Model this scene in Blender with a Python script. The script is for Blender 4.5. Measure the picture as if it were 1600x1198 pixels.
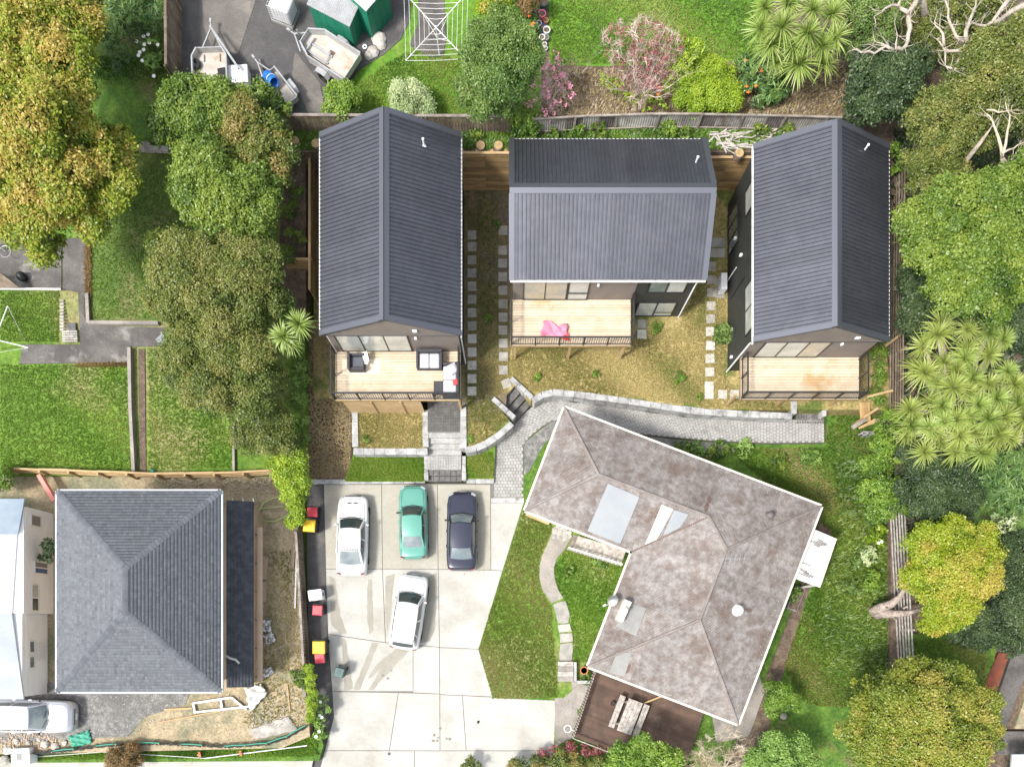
import bpy, bmesh, math, random
import numpy as np
from mathutils import Vector, Matrix

for o in list(bpy.data.objects):
    bpy.data.objects.remove(o)
SC = bpy.context.scene
COL = SC.collection
random.seed(7)
RNG = np.random.default_rng(11)
R = math.radians

# ------------------------------------------------------------------ camera, sky, sun, exposure
CH, CF, CX, CY = 43.0, 1170.0, 800.0, 985.0     # camera height, focal length in photo pixels, nadir
cam_d = bpy.data.cameras.new('camera')
cam = bpy.data.objects.new('camera', cam_d)
COL.objects.link(cam)
cam.location = (0, 0, CH)
cam.rotation_euler = (0, 0, 0)
cam_d.sensor_width = 36
cam_d.lens = CF / 1600 * 36
cam_d.shift_y = (CY - 599) / 1600
cam_d.clip_end = 3000
SC.camera = cam

SUN_EL, SUN_AZ = R(56), R(211)      # azimuth: angle of the sun's ground direction from +X, counter-clockwise
sd = Vector((math.cos(SUN_AZ) * math.cos(SUN_EL), math.sin(SUN_AZ) * math.cos(SUN_EL), math.sin(SUN_EL)))
W = bpy.data.worlds.new('World')
SC.world = W
W.use_nodes = True
nt = W.node_tree
nt.nodes.clear()
sky = nt.nodes.new('ShaderNodeTexSky')
sky.sky_type = 'NISHITA'
sky.sun_disc = False
sky.sun_elevation = SUN_EL
sky.sun_rotation = math.atan2(sd.x, sd.y)
sky.air_density = 1.3
sky.dust_density = 3.0
bg = nt.nodes.new('ShaderNodeBackground')
bg.inputs[1].default_value = 0.15
wo = nt.nodes.new('ShaderNodeOutputWorld')
hs = nt.nodes.new('ShaderNodeHueSaturation')        # thin high cloud: a paler, greyer sky
hs.inputs['Saturation'].default_value = .35
nt.links.new(sky.outputs[0], hs.inputs['Color'])
nt.links.new(hs.outputs[0], bg.inputs[0])
nt.links.new(bg.outputs[0], wo.inputs[0])
sun_d = bpy.data.lights.new('sun', 'SUN')
sun_d.energy = 2.3
sun_d.angle = R(9)
sun_d.color = (1, 0.955, 0.88)
sun = bpy.data.objects.new('sun', sun_d)
COL.objects.link(sun)
sun.location = (0, 0, 80)
sun.rotation_euler = sd.to_track_quat('Z', 'Y').to_euler()
SC.view_settings.view_transform = 'Standard'
SC.view_settings.look = 'None'
SC.view_settings.gamma = 1
SC.view_settings.exposure = 1.12

# ------------------------------------------------------------------ helpers
def S(z):                       # photo pixels per metre at height z
    return CF / (CH - z)

def P(px, py, z=0.0):           # photo pixel on the level z -> world point
    k = (CH - z) / CF
    return Vector(((px - CX) * k, (CY - py) * k, z))

WM = {}

def tag(o, label=None, cat=None, group=None, kind=None):
    if label: o['label'] = label
    if cat: o['category'] = cat
    if group: o['group'] = group
    if kind: o['kind'] = kind
    return o

def thing(name, label, cat, loc=(0, 0, 0), rz=0, group=None, kind=None):
    o = bpy.data.objects.new(name, None)
    o.empty_display_size = 0.3
    COL.objects.link(o)
    o.location = loc
    o.rotation_euler = (0, 0, rz)
    WM[o] = Matrix.Translation(Vector(loc)) @ Matrix.Rotation(rz, 4, 'Z')
    return tag(o, label, cat, group, kind)

def link(name, me, parent=None, world=None):
    o = bpy.data.objects.new(name, me)
    COL.objects.link(o)
    if parent is not None:
        o.parent = parent
        wm = world if world is not None else WM[parent]
        o.matrix_local = WM[parent].inverted() @ wm
        WM[o] = wm
    else:
        wm = world if world is not None else Matrix.Identity(4)
        o.matrix_world = wm
        WM[o] = wm
    return o

def inst(me, name, parent, loc, rz=0, scale=(1, 1, 1), rx=0, ry=0):
    m = Matrix.Translation(Vector(loc)) @ Matrix.Rotation(rz, 4, 'Z') @ Matrix.Rotation(ry, 4, 'Y') @ Matrix.Rotation(rx, 4, 'X') @ Matrix.Diagonal((*scale, 1))
    return link(name, me, parent, m)

class MB:
    def __init__(s):
        s.v = []; s.f = []
    def add(s, vs, fs):
        b = len(s.v)
        s.v += [tuple(p) for p in vs]
        s.f += [tuple(i + b for i in f) for f in fs]
        return s
    def mbox(s, m, sx, sy, sz):
        c = [m @ Vector((x * sx / 2, y * sy / 2, z * sz / 2)) for x in (-1, 1) for y in (-1, 1) for z in (-1, 1)]
        return s.add(c, [(0, 1, 3, 2), (4, 6, 7, 5), (0, 4, 5, 1), (2, 3, 7, 6), (0, 2, 6, 4), (1, 5, 7, 3)])
    def box(s, x0, x1, y0, y1, z0, z1):
        return s.mbox(Matrix.Translation(((x0 + x1) / 2, (y0 + y1) / 2, (z0 + z1) / 2)), abs(x1 - x0), abs(y1 - y0), abs(z1 - z0))
    def obox(s, c, size, rz=0, rx=0, ry=0):
        m = Matrix.Translation(Vector(c)) @ Matrix.Rotation(rz, 4, 'Z') @ Matrix.Rotation(ry, 4, 'Y') @ Matrix.Rotation(rx, 4, 'X')
        return s.mbox(m, *size)
    def beam(s, p0, p1, w, h):
        p0 = Vector(p0); p1 = Vector(p1); d = p1 - p0; L = d.length
        x = d.normalized(); up = Vector((0, 0, 1)) if abs(x.z) < 0.98 else Vector((0, 1, 0))
        y = up.cross(x).normalized(); z = x.cross(y)
        m = Matrix((x, y, z)).transposed().to_4x4(); m.translation = (p0 + p1) / 2
        return s.mbox(m, L, w, h)
    def tube(s, pts, rad, n=6, cap=True):
        pts = [Vector(p) for p in pts]
        if not hasattr(rad, '__len__'): rad = [rad] * len(pts)
        b = len(s.v); k = len(pts)
        for i, p in enumerate(pts):
            d = (pts[min(i + 1, k - 1)] - pts[max(i - 1, 0)])
            d = d.normalized() if d.length > 1e-9 else Vector((0, 0, 1))
            a = Vector((0, 0, 1)) if abs(d.z) < 0.9 else Vector((1, 0, 0))
            x = a.cross(d).normalized(); y = d.cross(x)
            for j in range(n):
                t = 2 * math.pi * j / n
                s.v.append(tuple(p + (x * math.cos(t) + y * math.sin(t)) * rad[i]))
        for i in range(k - 1):
            for j in range(n):
                s.f.append((b + i * n + j, b + i * n + (j + 1) % n, b + (i + 1) * n + (j + 1) % n, b + (i + 1) * n + j))
        if cap:
            s.f.append(tuple(b + j for j in range(n))[::-1])
            s.f.append(tuple(b + (k - 1) * n + j for j in range(n)))
        return s
    def ring(s, c, r, rt, n=20, m=6, squash=1.0):
        pts = [(c[0] + r * math.cos(2 * math.pi * i / n), c[1] + r * math.sin(2 * math.pi * i / n), c[2]) for i in range(n)]
        b = len(s.v)
        for i in range(n):
            a = 2 * math.pi * i / n
            for j in range(m):
                t = 2 * math.pi * j / m
                rr = r + rt * math.cos(t)
                s.v.append((c[0] + rr * math.cos(a), c[1] + rr * math.sin(a), c[2] + rt * squash * math.sin(t)))
        for i in range(n):
            for j in range(m):
                s.f.append((b + i * m + j, b + ((i + 1) % n) * m + j, b + ((i + 1) % n) * m + (j + 1) % m, b + i * m + (j + 1) % m))
        return s
    def lathe(s, c, prof, n=16):
        b = len(s.v)
        for r, z in prof:
            for j in range(n):
                t = 2 * math.pi * j / n
                s.v.append((c[0] + r * math.cos(t), c[1] + r * math.sin(t), c[2] + z))
        for i in range(len(prof) - 1):
            for j in range(n):
                s.f.append((b + i * n + j, b + i * n + (j + 1) % n, b + (i + 1) * n + (j + 1) % n, b + (i + 1) * n + j))
        s.f.append(tuple(b + j for j in range(n))[::-1])
        s.f.append(tuple(b + (len(prof) - 1) * n + j for j in range(n)))
        return s
    def prism(s, poly, z0, zt=None):
        # poly: (x, y) or (x, y, z) points; z0 bottom level; zt top level(s)
        n = len(poly)
        tops = [p[2] if zt is None else (zt[i] if hasattr(zt, '__len__') else zt) for i, p in enumerate(poly)]
        area = sum(poly[i][0] * poly[(i + 1) % n][1] - poly[(i + 1) % n][0] * poly[i][1] for i in range(n))
        idx = list(range(n)) if area > 0 else list(range(n))[::-1]
        b = len(s.v)
        for i in idx: s.v.append((poly[i][0], poly[i][1], tops[i]))
        for i in idx: s.v.append((poly[i][0], poly[i][1], z0))
        s.f.append(tuple(b + i for i in range(n)))
        s.f.append(tuple(b + n + i for i in range(n))[::-1])
        for i in range(n):
            j = (i + 1) % n
            s.f.append((b + i, b + n + i, b + n + j, b + j))
        return s
    def mesh(s, name, mat, smooth=False):
        me = bpy.data.meshes.new(name)
        me.from_pydata(s.v, [], s.f)
        if mat: me.materials.append(mat)
        if smooth:
            me.polygons.foreach_set('use_smooth', [True] * len(me.polygons))
        me.update()
        return me
    def build(s, name, mat, parent=None, smooth=False, bevel=0, sub=0):
        if parent is not None:
            wm = WM[parent]
        else:
            a = np.array(s.v)
            wm = Matrix.Translation(((a[:, 0].min() + a[:, 0].max()) / 2, (a[:, 1].min() + a[:, 1].max()) / 2, a[:, 2].min()))
        inv = wm.inverted()
        s.v = [tuple(inv @ Vector(p)) for p in s.v]
        o = link(name, s.mesh(name, mat, smooth), parent, wm)
        if bevel:
            m = o.modifiers.new('bevel', 'BEVEL'); m.width = bevel; m.segments = 2; m.limit_method = 'ANGLE'
        if sub:
            m = o.modifiers.new('sub', 'SUBSURF'); m.levels = sub; m.render_levels = sub
        return o

def np_mesh(name, V, F, mat, attr=None, smooth=False):
    me = bpy.data.meshes.new(name)
    V = np.asarray(V, dtype=np.float32); F = np.asarray(F, dtype=np.int32)
    k = F.shape[1]
    me.vertices.add(len(V)); me.vertices.foreach_set('co', V.ravel())
    me.loops.add(F.size); me.loops.foreach_set('vertex_index', F.ravel())
    me.polygons.add(len(F)); me.polygons.foreach_set('loop_start', np.arange(0, F.size, k, dtype=np.int32))
    if smooth: me.polygons.foreach_set('use_smooth', np.ones(len(F), dtype=bool))
    if attr is not None:
        a = me.attributes.new('t', 'FLOAT', 'POINT')
        a.data.foreach_set('value', np.asarray(attr, dtype=np.float32))
    me.materials.append(mat)
    me.update(calc_edges=True)
    return me

# ------------------------------------------------------------------ materials
MATS = {}
def rgb(c): return (*c, 1.0)

def mat(name, c, rough=0.7, c2=None, scale=1.0, detail=4, lo=0.4, hi=0.6, c3=None, s3=0.3, lo3=0.5, hi3=0.65,
        bump=0.0, bscale=20, metal=0.0, spec=0.4, attr=False, rand=0.0, coat=0.0, stretch=None, fine=0.0, fscale=40):
    m = bpy.data.materials.new(name); m.use_nodes = True
    n = m.node_tree; N = n.nodes; L = n.links
    b = N['Principled BSDF']
    b.inputs['Roughness'].default_value = rough
    b.inputs['Metallic'].default_value = metal
    b.inputs['Specular IOR Level'].default_value = spec
    b.inputs['Coat Weight'].default_value = coat
    b.inputs['Coat Roughness'].default_value = 0.06
    geo = N.new('ShaderNodeNewGeometry')
    pos = geo.outputs['Position']
    if stretch:
        mp = N.new('ShaderNodeMapping'); mp.inputs['Scale'].default_value = stretch[:3]
        if len(stretch) > 3: mp.inputs['Rotation'].default_value = (0, 0, stretch[3])
        L.new(pos, mp.inputs[0]); pos = mp.outputs[0]
    def noise(sc, det=4, src=None):
        t = N.new('ShaderNodeTexNoise'); t.inputs['Scale'].default_value = sc; t.inputs['Detail'].default_value = det
        t.inputs['Roughness'].default_value = 0.62
        L.new(src or pos, t.inputs['Vector']); return t.outputs['Fac']
    def ramp(src, a, z):
        r = N.new('ShaderNodeMapRange'); r.inputs['From Min'].default_value = a; r.inputs['From Max'].default_value = z
        L.new(src, r.inputs['Value']); return r.outputs['Result']
    def mix(f, a, z, mode='MIX'):
        x = N.new('ShaderNodeMix'); x.data_type = 'RGBA'; x.blend_type = mode
        if isinstance(f, float): x.inputs['Factor'].default_value = f
        else: L.new(f, x.inputs['Factor'])
        for i, q in ((6, a), (7, z)):
            if isinstance(q, tuple): x.inputs[i].default_value = rgb(q)
            else: L.new(q, x.inputs[i])
        return x.outputs[2]
    colr = None
    if c2 is not None:
        if attr:
            at = N.new('ShaderNodeAttribute'); at.attribute_name = 't'; f = at.outputs['Fac']
        else:
            f = ramp(noise(scale, detail), lo, hi)
        colr = mix(f, c, c2)
    else:
        colr = mix(0.0, c, c)
    if c3 is not None:
        colr = mix(ramp(noise(s3, 5), lo3, hi3), colr, c3)
    if fine:
        g = ramp(noise(fscale, 3), 0.3, 0.7)
        mr = N.new('ShaderNodeMapRange'); mr.inputs['To Min'].default_value = 1 - fine; mr.inputs['To Max'].default_value = 1 + fine
        L.new(g, mr.inputs['Value'])
        vm = N.new('ShaderNodeVectorMath'); vm.operation = 'SCALE'
        L.new(colr, vm.inputs[0]); L.new(mr.outputs[0], vm.inputs['Scale']); colr = vm.outputs[0]
    if rand:
        oi = N.new('ShaderNodeObjectInfo')
        mr = N.new('ShaderNodeMapRange'); mr.inputs['To Min'].default_value = 1 - rand; mr.inputs['To Max'].default_value = 1 + rand
        L.new(oi.outputs['Random'], mr.inputs['Value'])
        vm = N.new('ShaderNodeVectorMath'); vm.operation = 'SCALE'
        L.new(colr, vm.inputs[0]); L.new(mr.outputs[0], vm.inputs['Scale']); colr = vm.outputs[0]
    L.new(colr, b.inputs['Base Color'])
    if bump:
        bp = N.new('ShaderNodeBump'); bp.inputs['Strength'].default_value = bump; bp.inputs['Distance'].default_value = 0.05
        L.new(noise(bscale, 4), bp.inputs['Height']); L.new(bp.outputs[0], b.inputs['Normal'])
    MATS[name] = m
    return m

def leafmat(name, c1, c2, c3=None, trans=0.35):
    c1, c2, c3 = [tuple(min(.6, v * 1.18) for v in c) if c else None for c in (c1, c2, c3)]
    # c1 dark/old leaf and inner-crown shade, c2 mid, c3 young growth, chosen leaf by leaf with the attribute t
    m = bpy.data.materials.new(name); m.use_nodes = True
    n = m.node_tree; N = n.nodes; L = n.links
    N.remove(N['Principled BSDF'])
    at = N.new('ShaderNodeAttribute'); at.attribute_name = 't'
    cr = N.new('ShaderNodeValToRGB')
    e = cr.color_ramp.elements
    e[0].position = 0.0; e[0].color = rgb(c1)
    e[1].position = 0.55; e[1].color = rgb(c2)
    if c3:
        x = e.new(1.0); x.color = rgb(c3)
    L.new(at.outputs['Fac'], cr.inputs[0])
    d = N.new('ShaderNodeBsdfDiffuse'); t = N.new('ShaderNodeBsdfTranslucent'); g = N.new('ShaderNodeBsdfGlossy')
    g.inputs['Roughness'].default_value = 0.45
    L.new(cr.outputs[0], d.inputs[0]); L.new(cr.outputs[0], t.inputs[0])
    m1 = N.new('ShaderNodeMixShader'); m1.inputs[0].default_value = trans
    L.new(d.outputs[0], m1.inputs[1]); L.new(t.outputs[0], m1.inputs[2])
    m2 = N.new('ShaderNodeMixShader'); m2.inputs[0].default_value = 0.035
    L.new(m1.outputs[0], m2.inputs[1]); L.new(g.outputs[0], m2.inputs[2])
    L.new(m2.outputs[0], N['Material Output'].inputs[0])
    MATS[name] = m
    return m

M = MATS
# ground
mat('earth', (.10, .075, .05), .95, (.16, .13, .08), 0.6, bump=.6, fine=.35, fscale=9)
mat('lawn', (.075, .15, .016), .9, (.125, .205, .024), .45, 5, .35, .65, (.20, .185, .08), .22, .48, .66, bump=.7, bscale=14, fine=.38, fscale=5.5)
mat('lawn_shade', (.06, .105, .02), .9, (.10, .15, .03), .5, 5, .35, .65, (.15, .135, .06), .35, .5, .7, bump=.7, bscale=14, fine=.35, fscale=6)  # darker copy of the lawn, with tree shade put into its colour
mat('lawn_vivid', (.065, .165, .012), .9, (.115, .225, .018), .5, 5, .35, .65, (.19, .23, .05), .22, .56, .72, bump=.7, bscale=14, fine=.3, fscale=5.5)
mat('lawn_dry', (.31, .245, .105), .92, (.21, .19, .06), .8, 7, .42, .62, (.095, .13, .026), .55, .54, .64, bump=.7, bscale=16, fine=.4, fscale=6)
mat('lawn_bare', (.18, .14, .07), .92, (.12, .11, .045), .7, 6, .4, .6, (.13, .11, .08), .5, .5, .66, bump=.7, bscale=16, fine=.35, fscale=7)  # browner and darker than the dry lawn around it
mat('weedy', (.045, .11, .012), .9, (.09, .165, .02), 1.1, 6, .38, .62, (.13, .11, .045), .5, .56, .68, bump=.8, bscale=9, fine=.4, fscale=6)
mat('bark', (.13, .09, .06), .95, (.24, .19, .135), 6, 5, .4, .62, (.085, .06, .045), .6, .45, .7, bump=1., bscale=18, fine=.5, fscale=14)
mat('soil', (.085, .06, .045), .95, (.15, .11, .08), 2.5, 6, .4, .62, (.20, .16, .10), .7, .56, .72, bump=1., bscale=12, fine=.4, fscale=12)
mat('sand', (.335, .275, .18), .95, (.25, .205, .13), 1.3, 7, .42, .62, (.165, .165, .105), .45, .48, .62, bump=.6, bscale=14, fine=.28, fscale=8)
mat('gravel', (.135, .135, .13), .95, (.23, .225, .215), 3.5, 6, .42, .62, (.12, .12, .115), .6, .5, .65, bump=.8, bscale=22, fine=.35, fscale=16)
mat('concrete', (.385, .375, .35), .8, (.325, .315, .285), .6, 8, .38, .66, (.25, .238, .20), .33, .50, .74, bump=.12, bscale=30, fine=.05, fscale=6, rand=.05)
mat('concrete_tan', (.325, .308, .262), .8, (.285, .268, .22), .7, 8, .38, .66, (.37, .36, .33), .5, .55, .74, bump=.12, bscale=30, fine=.07, fscale=6, rand=.04)
mat('oil', (.16, .15, .135), .6)
mat('concrete_damp_shade', (.235, .222, .185), .75, (.275, .262, .225), 1.2, 5, .4, .7, bump=.1, bscale=30, fine=.06, fscale=9)
mat('concrete_old', (.215, .195, .175), .9, (.29, .265, .235), .8, 6, .4, .62, (.18, .165, .15), .45, .54, .68, bump=.3, bscale=24, fine=.15, fscale=12)
mat('concrete_dark', (.07, .064, .06), .85, (.115, .106, .10), .8, 6, .42, .6, (.21, .20, .185), .5, .58, .68, bump=.3, bscale=24, fine=.18, fscale=10)
mat('asphalt', (.062, .06, .062), .9, (.085, .083, .08), 1.2, 5, .4, .62, (.16, .14, .12), .28, .58, .72, bump=.4, bscale=40, fine=.2, fscale=20)
mat('paver', (.33, .325, .315), .85, (.26, .255, .247), 2.0, 5, .4, .62, (.19, .18, .17), .7, .58, .72, bump=.2, bscale=30, fine=.2, fscale=10)
mat('asphalt_worn', (.115, .105, .098), .9, (.15, .138, .125), 1.2, 6, .4, .62, (.20, .18, .155), .8, .55, .7, bump=.4, bscale=40, fine=.2, fscale=18)
mat('paver_dark', (.085, .082, .08), .85, (.125, .12, .115), 3, 5, .4, .62, (.20, .19, .18), 1.2, .55, .68, bump=.2, bscale=30, fine=.2, fscale=10)
mat('joint', (.15, .143, .13), .95)
mat('slab', (.34, .325, .295), .85, (.26, .25, .225), 2.5, 5, .4, .6, bump=.2, bscale=30, rand=.16, fine=.1, fscale=14)
mat('slab_white', (.45, .44, .41), .85, (.36, .345, .32), 2.5, 5, .45, .7, bump=.2, bscale=30, rand=.1)
mat('block', (.37, .37, .365), .9, (.25, .25, .247), 2.2, 6, .42, .62, (.085, .085, .08), 1.0, .56, .68, bump=.5, bscale=14, rand=.14, fine=.15, fscale=12)
mat('terracotta', (.19, .055, .03), .9, (.14, .045, .028), 2, bump=.3)
mat('leaf_litter', (.24, .10, .045), .9, (.36, .19, .08), 6, rand=.2)
# buildings
mat('roof_metal', (.098, .103, .122), .5, (.118, .123, .142), .7, 6, .35, .7, metal=.85, spec=.5, rand=.07, fine=.08, fscale=3)
mat('flashing', (.13, .137, .16), .5, metal=.8, spec=.5)
mat('gutter', (.66, .65, .64), .5, (.42, .40, .38), 5, 4, .5, .7)
mat('wall_black', (.028, .031, .029), .6, (.036, .038, .036), 2, spec=.4)
mat('wall_taupe', (.155, .13, .115), .75, (.175, .15, .132), 1.5)
mat('frame_black', (.02, .02, .022), .45)
mat('white_paint', (.62, .62, .60), .55, (.52, .51, .48), 3, 4, .5, .75)
mat('white_wall', (.72, .73, .74), .7, (.64, .65, .655), .7, 5, .5, .75)
mat('deck_pale', (.47, .375, .265), .8, (.53, .445, .335), 1.6, 5, .4, .62, (.40, .27, .14), .5, .60, .72, rand=.13, fine=.08, fscale=14)
mat('deck_dark', (.095, .058, .042), .8, (.065, .042, .032), 1.5, 5, .4, .62, (.15, .105, .08), .7, .58, .7, rand=.2, bump=.2, bscale=30)
mat('timber_new', (.36, .245, .115), .8, (.28, .18, .08), 1.5, 6, .4, .62, (.18, .125, .065), .9, .58, .7, rand=.3, stretch=(1, 1, 4), bump=.2, bscale=25)
mat('timber_face', (.42, .30, .165), .8, (.36, .24, .115), 1.4, 6, .4, .62, rand=.06, bump=.1, bscale=25)
mat('timber_grey', (.27, .24, .21), .9, (.17, .145, .125), 2.5, 6, .4, .62, (.36, .33, .29), 1.2, .58, .72, rand=.22, bump=.3, bscale=30)
mat('timber_brown', (.13, .095, .07), .9, (.20, .16, .12), 2.5, 6, .4, .62, (.09, .07, .05), 1.1, .55, .7, rand=.25, bump=.3, bscale=30)
mat('timber_silver', (.42, .39, .36), .85, (.24, .215, .19), 4, 6, .4, .62, rand=.1, bump=.35, bscale=35)
mat('iron_old', (.46, .45, .44), .6, (.26, .235, .22), 1.5, 5, .4, .65, (.17, .13, .11), .8, .56, .68, rand=.3, metal=.2)
mat('iron_dark', (.10, .085, .085), .7, (.16, .14, .135), 3, 5, .4, .65, rand=.25)
mat('roof_old', (.15, .128, .116), .9, (.235, .218, .21), 2.6, 9, .38, .62, (.125, .095, .082), .9, .50, .68, rand=.13, fine=.16, fscale=6)
mat('roof_old_ridge', (.175, .148, .135), .85, (.22, .20, .19), 1.2, 5, .45, .65, fine=.12, fscale=8)
mat('roof_patch_blue', (.205, .22, .24), .6, (.225, .24, .255), .8, 4, .4, .6)
mat('roof_patch_grey', (.21, .21, .20), .7, (.18, .178, .173), 1.5)
mat('cream', (.56, .535, .46), .6, (.48, .44, .36), 2.5, 4, .5, .7)
mat('lichen', (.36, .35, .27), .95, (.28, .26, .18), 8, rand=.2)
mat('shingle', (.078, .084, .096), .97, (.145, .155, .172), attr=True, fine=.16, fscale=22, bump=.25, bscale=50)
mat('membrane', (.040, .045, .056), .85, (.07, .076, .09), 2.6, 7, .42, .62, bump=.2, bscale=20)
mat('wrap_tan', (.40, .30, .22), .75, (.35, .26, .185), .8)
mat('roof_blue', (.26, .33, .40), .6, (.33, .39, .45), .8, 5, .4, .6)
mat('roof_white', (.42, .455, .50), .6, (.34, .37, .41), .7, 5, .45, .7)
mat('shed_green', (.012, .14, .085), .5, (.016, .17, .105), 1.2, rand=.05)
mat('zinc', (.40, .41, .42), .45, (.32, .32, .32), 2, 5, .4, .65, metal=.35)
mat('trailer_floor', (.36, .325, .275), .8, (.43, .40, .36), 1.6, 5, .4, .6, (.30, .18, .10), .9, .60, .72, bump=.2)
mat('rust', (.10, .068, .056), .9, (.13, .085, .068), 6)
# glass and small things
def glass(name, c, rough=.06, c2=None):
    m = mat(name, c, rough, c2, .9, 3, .42, .62, spec=.6, coat=.5)
    return m
glass('glass_dark', (.030, .045, .045))
glass('glass_mid', (.10, .13, .14), .08, (.19, .22, .22))
glass('curtain_glass', (.40, .415, .40), .12, (.31, .325, .305))
glass('glass_blue', (.045, .09, .22), .08, (.07, .12, .27))
glass('door_glass', (.36, .32, .235), .1, (.25, .25, .225))
mat('plastic_white', (.64, .65, .66), .45)
mat('plastic_red', (.62, .05, .075), .45, (.68, .09, .11), 3)
mat('plastic_yellow', (.80, .42, .01), .45, (.74, .50, .05), 3)
mat('plastic_green', (.012, .045, .035), .5)
mat('plastic_lidgreen', (.055, .10, .095), .5)
mat('plastic_blue', (.015, .11, .42), .4, (.02, .16, .52), 3)
mat('plastic_black', (.018, .018, .02), .5)
mat('rubber', (.02, .02, .02), .85)
mat('chrome', (.65, .65, .66), .25, metal=.9)
mat('hose', (.33, .36, .16), .6)
mat('rattan', (.040, .040, .046), .7, (.06, .06, .068), 18, bump=.6, bscale=60)
mat('cushion', (.45, .45, .48), .9, (.39, .39, .43), 3, bump=.2)
mat('cushion_dark', (.085, .09, .105), .9)
mat('towel_pink', (.78, .22, .31), .9, (.66, .13, .22), 2.2, 4, .45, .68)
mat('fabric_red', (.62, .06, .06), .9)
mat('rug', (.72, .60, .46), .9)
mat('poly_white', (.60, .61, .60), .5, (.48, .48, .46), 3)
mat('silt_black', (.018, .020, .022), .5, (.035, .04, .045), 3)
mat('silt_green', (.04, .25, .17), .6)
mat('pink_paint', (.66, .25, .21), .8)
mat('clay', (.42, .17, .08), .85)
mat('trunk_grey', (.42, .37, .31), .9, (.30, .255, .21), 5, bump=.6, bscale=12)
mat('trunk_brown', (.14, .105, .08), .9, (.20, .16, .12), 5, bump=.6, bscale=12)
mat('twig_pale', (.58, .49, .43), .9, (.46, .37, .32), 4)
mat('twig_dry', (.50, .44, .34), .9, (.38, .32, .24), 4)
mat('stump', (.37, .31, .27), .95, (.20, .16, .14), 5, 6, .4, .62, bump=1., bscale=9)
mat('log_end', (.42, .29, .14), .9, (.28, .20, .11), 7, bump=.3)
mat('rock', (.42, .40, .37), .9, (.30, .28, .25), 2, rand=.2, bump=.5)
mat('petal_white', (.80, .80, .75), .7)
mat('petal_orange', (.75, .16, .02), .7)
mat('petal_pink', (.60, .16, .26), .7, (.70, .38, .46), 5)
# foliage
leafmat('lf_yellow', (.06, .105, .008), (.20, .26, .018), (.36, .28, .06))
leafmat('lf_gold', (.12, .185, .008), (.23, .30, .012), (.35, .30, .05))
leafmat('lf_amber', (.065, .105, .010), (.175, .22, .022), (.29, .265, .05))
leafmat('lf_olive', (.04, .07, .010), (.11, .15, .024), (.185, .19, .045))
leafmat('lf_mixed', (.05, .085, .012), (.115, .155, .024), (.23, .18, .05))
leafmat('lf_mid', (.03, .068, .008), (.10, .17, .020), (.18, .24, .035))
leafmat('lf_bright', (.05, .11, .012), (.12, .215, .022), (.20, .30, .04))
leafmat('lf_lime', (.10, .175, .010), (.20, .30, .014), (.29, .38, .03))
leafmat('lf_dark', (.018, .038, .014), (.04, .072, .024), (.075, .115, .04))
leafmat('lf_willow', (.045, .095, .016), (.105, .18, .034), (.18, .25, .065))
leafmat('lf_pale', (.16, .23, .08), (.34, .42, .20), (.46, .52, .29))
leafmat('lf_broad', (.06, .13, .022), (.145, .25, .045), (.23, .35, .08))
leafmat('lf_mustard', (.038, .06, .010), (.11, .145, .026), (.20, .205, .05))
leafmat('lf_purple', (.16, .035, .04), (.27, .075, .085), (.36, .15, .15))
leafmat('lf_rust', (.075, .045, .015), (.15, .095, .03), (.22, .14, .05))
leafmat('lf_blade', (.08, .13, .02), (.18, .25, .05), (.31, .36, .12), .15)
leafmat('lf_blade2', (.10, .14, .024), (.215, .265, .055), (.35, .375, .13), .15)
leafmat('lf_flax', (.03, .07, .02), (.07, .14, .035), (.14, .22, .06), .15)
leafmat('lf_dryvine', (.20, .15, .075), (.31, .245, .13), (.42, .34, .20))
leafmat('lf_grass', (.05, .12, .008), (.115, .205, .018), (.23, .25, .06))
leafmat('lf_straw', (.115, .13, .025), (.285, .235, .09), (.42, .345, .155))
leafmat('lf_twig', (.22, .14, .12), (.36, .26, .23), (.46, .37, .33), .1)
leafmat('lf_twigdry', (.22, .18, .12), (.37, .31, .22), (.50, .44, .34), .1)
leafmat('lf_worn', (.055, .12, .008), (.135, .165, .028), (.27, .215, .10))
# ------------------------------------------------------------------ ground
def interp(tbl, y):
    if y <= tbl[0][0]: return tbl[0][1]
    for (a, za), (b, zb) in zip(tbl, tbl[1:]):
        if y <= b: return za + (zb - za) * (y - a) / (b - a)
    return tbl[-1][1]
ZL = lambda y: interp([(-60, 4.4), (200, 3.6), (500, 2.2), (740, 1.2)], y)          # neighbour's yard on the left
ZR = lambda y: interp([(-60, 4.4), (190, 4.2), (300, 3.2), (600, 1.3), (800, .6), (1200, .35)], y)  # right strip
ZB = lambda y: interp([(500, 1.2), (620, 1.15), (700, .55), (752, .02)], y)         # bark slope beside the first house
Z_YARD, Z_TER, Z_LOT, Z_SITE = 4.4, 1.2, .35, .8

def patch(name, pts, z, m, depth=.6, label=None, cat=None, parent=None, kind='structure'):
    zf = z if callable(z) else (lambda y: z)
    poly = [tuple(P(x, y, zf(y))) for x, y in pts]
    mb = MB(); mb.prism(poly, min(p[2] for p in poly) - depth)
    o = mb.build(name, M[m], parent)
    if parent is None: tag(o, label, cat, kind=kind)
    return o

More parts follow.
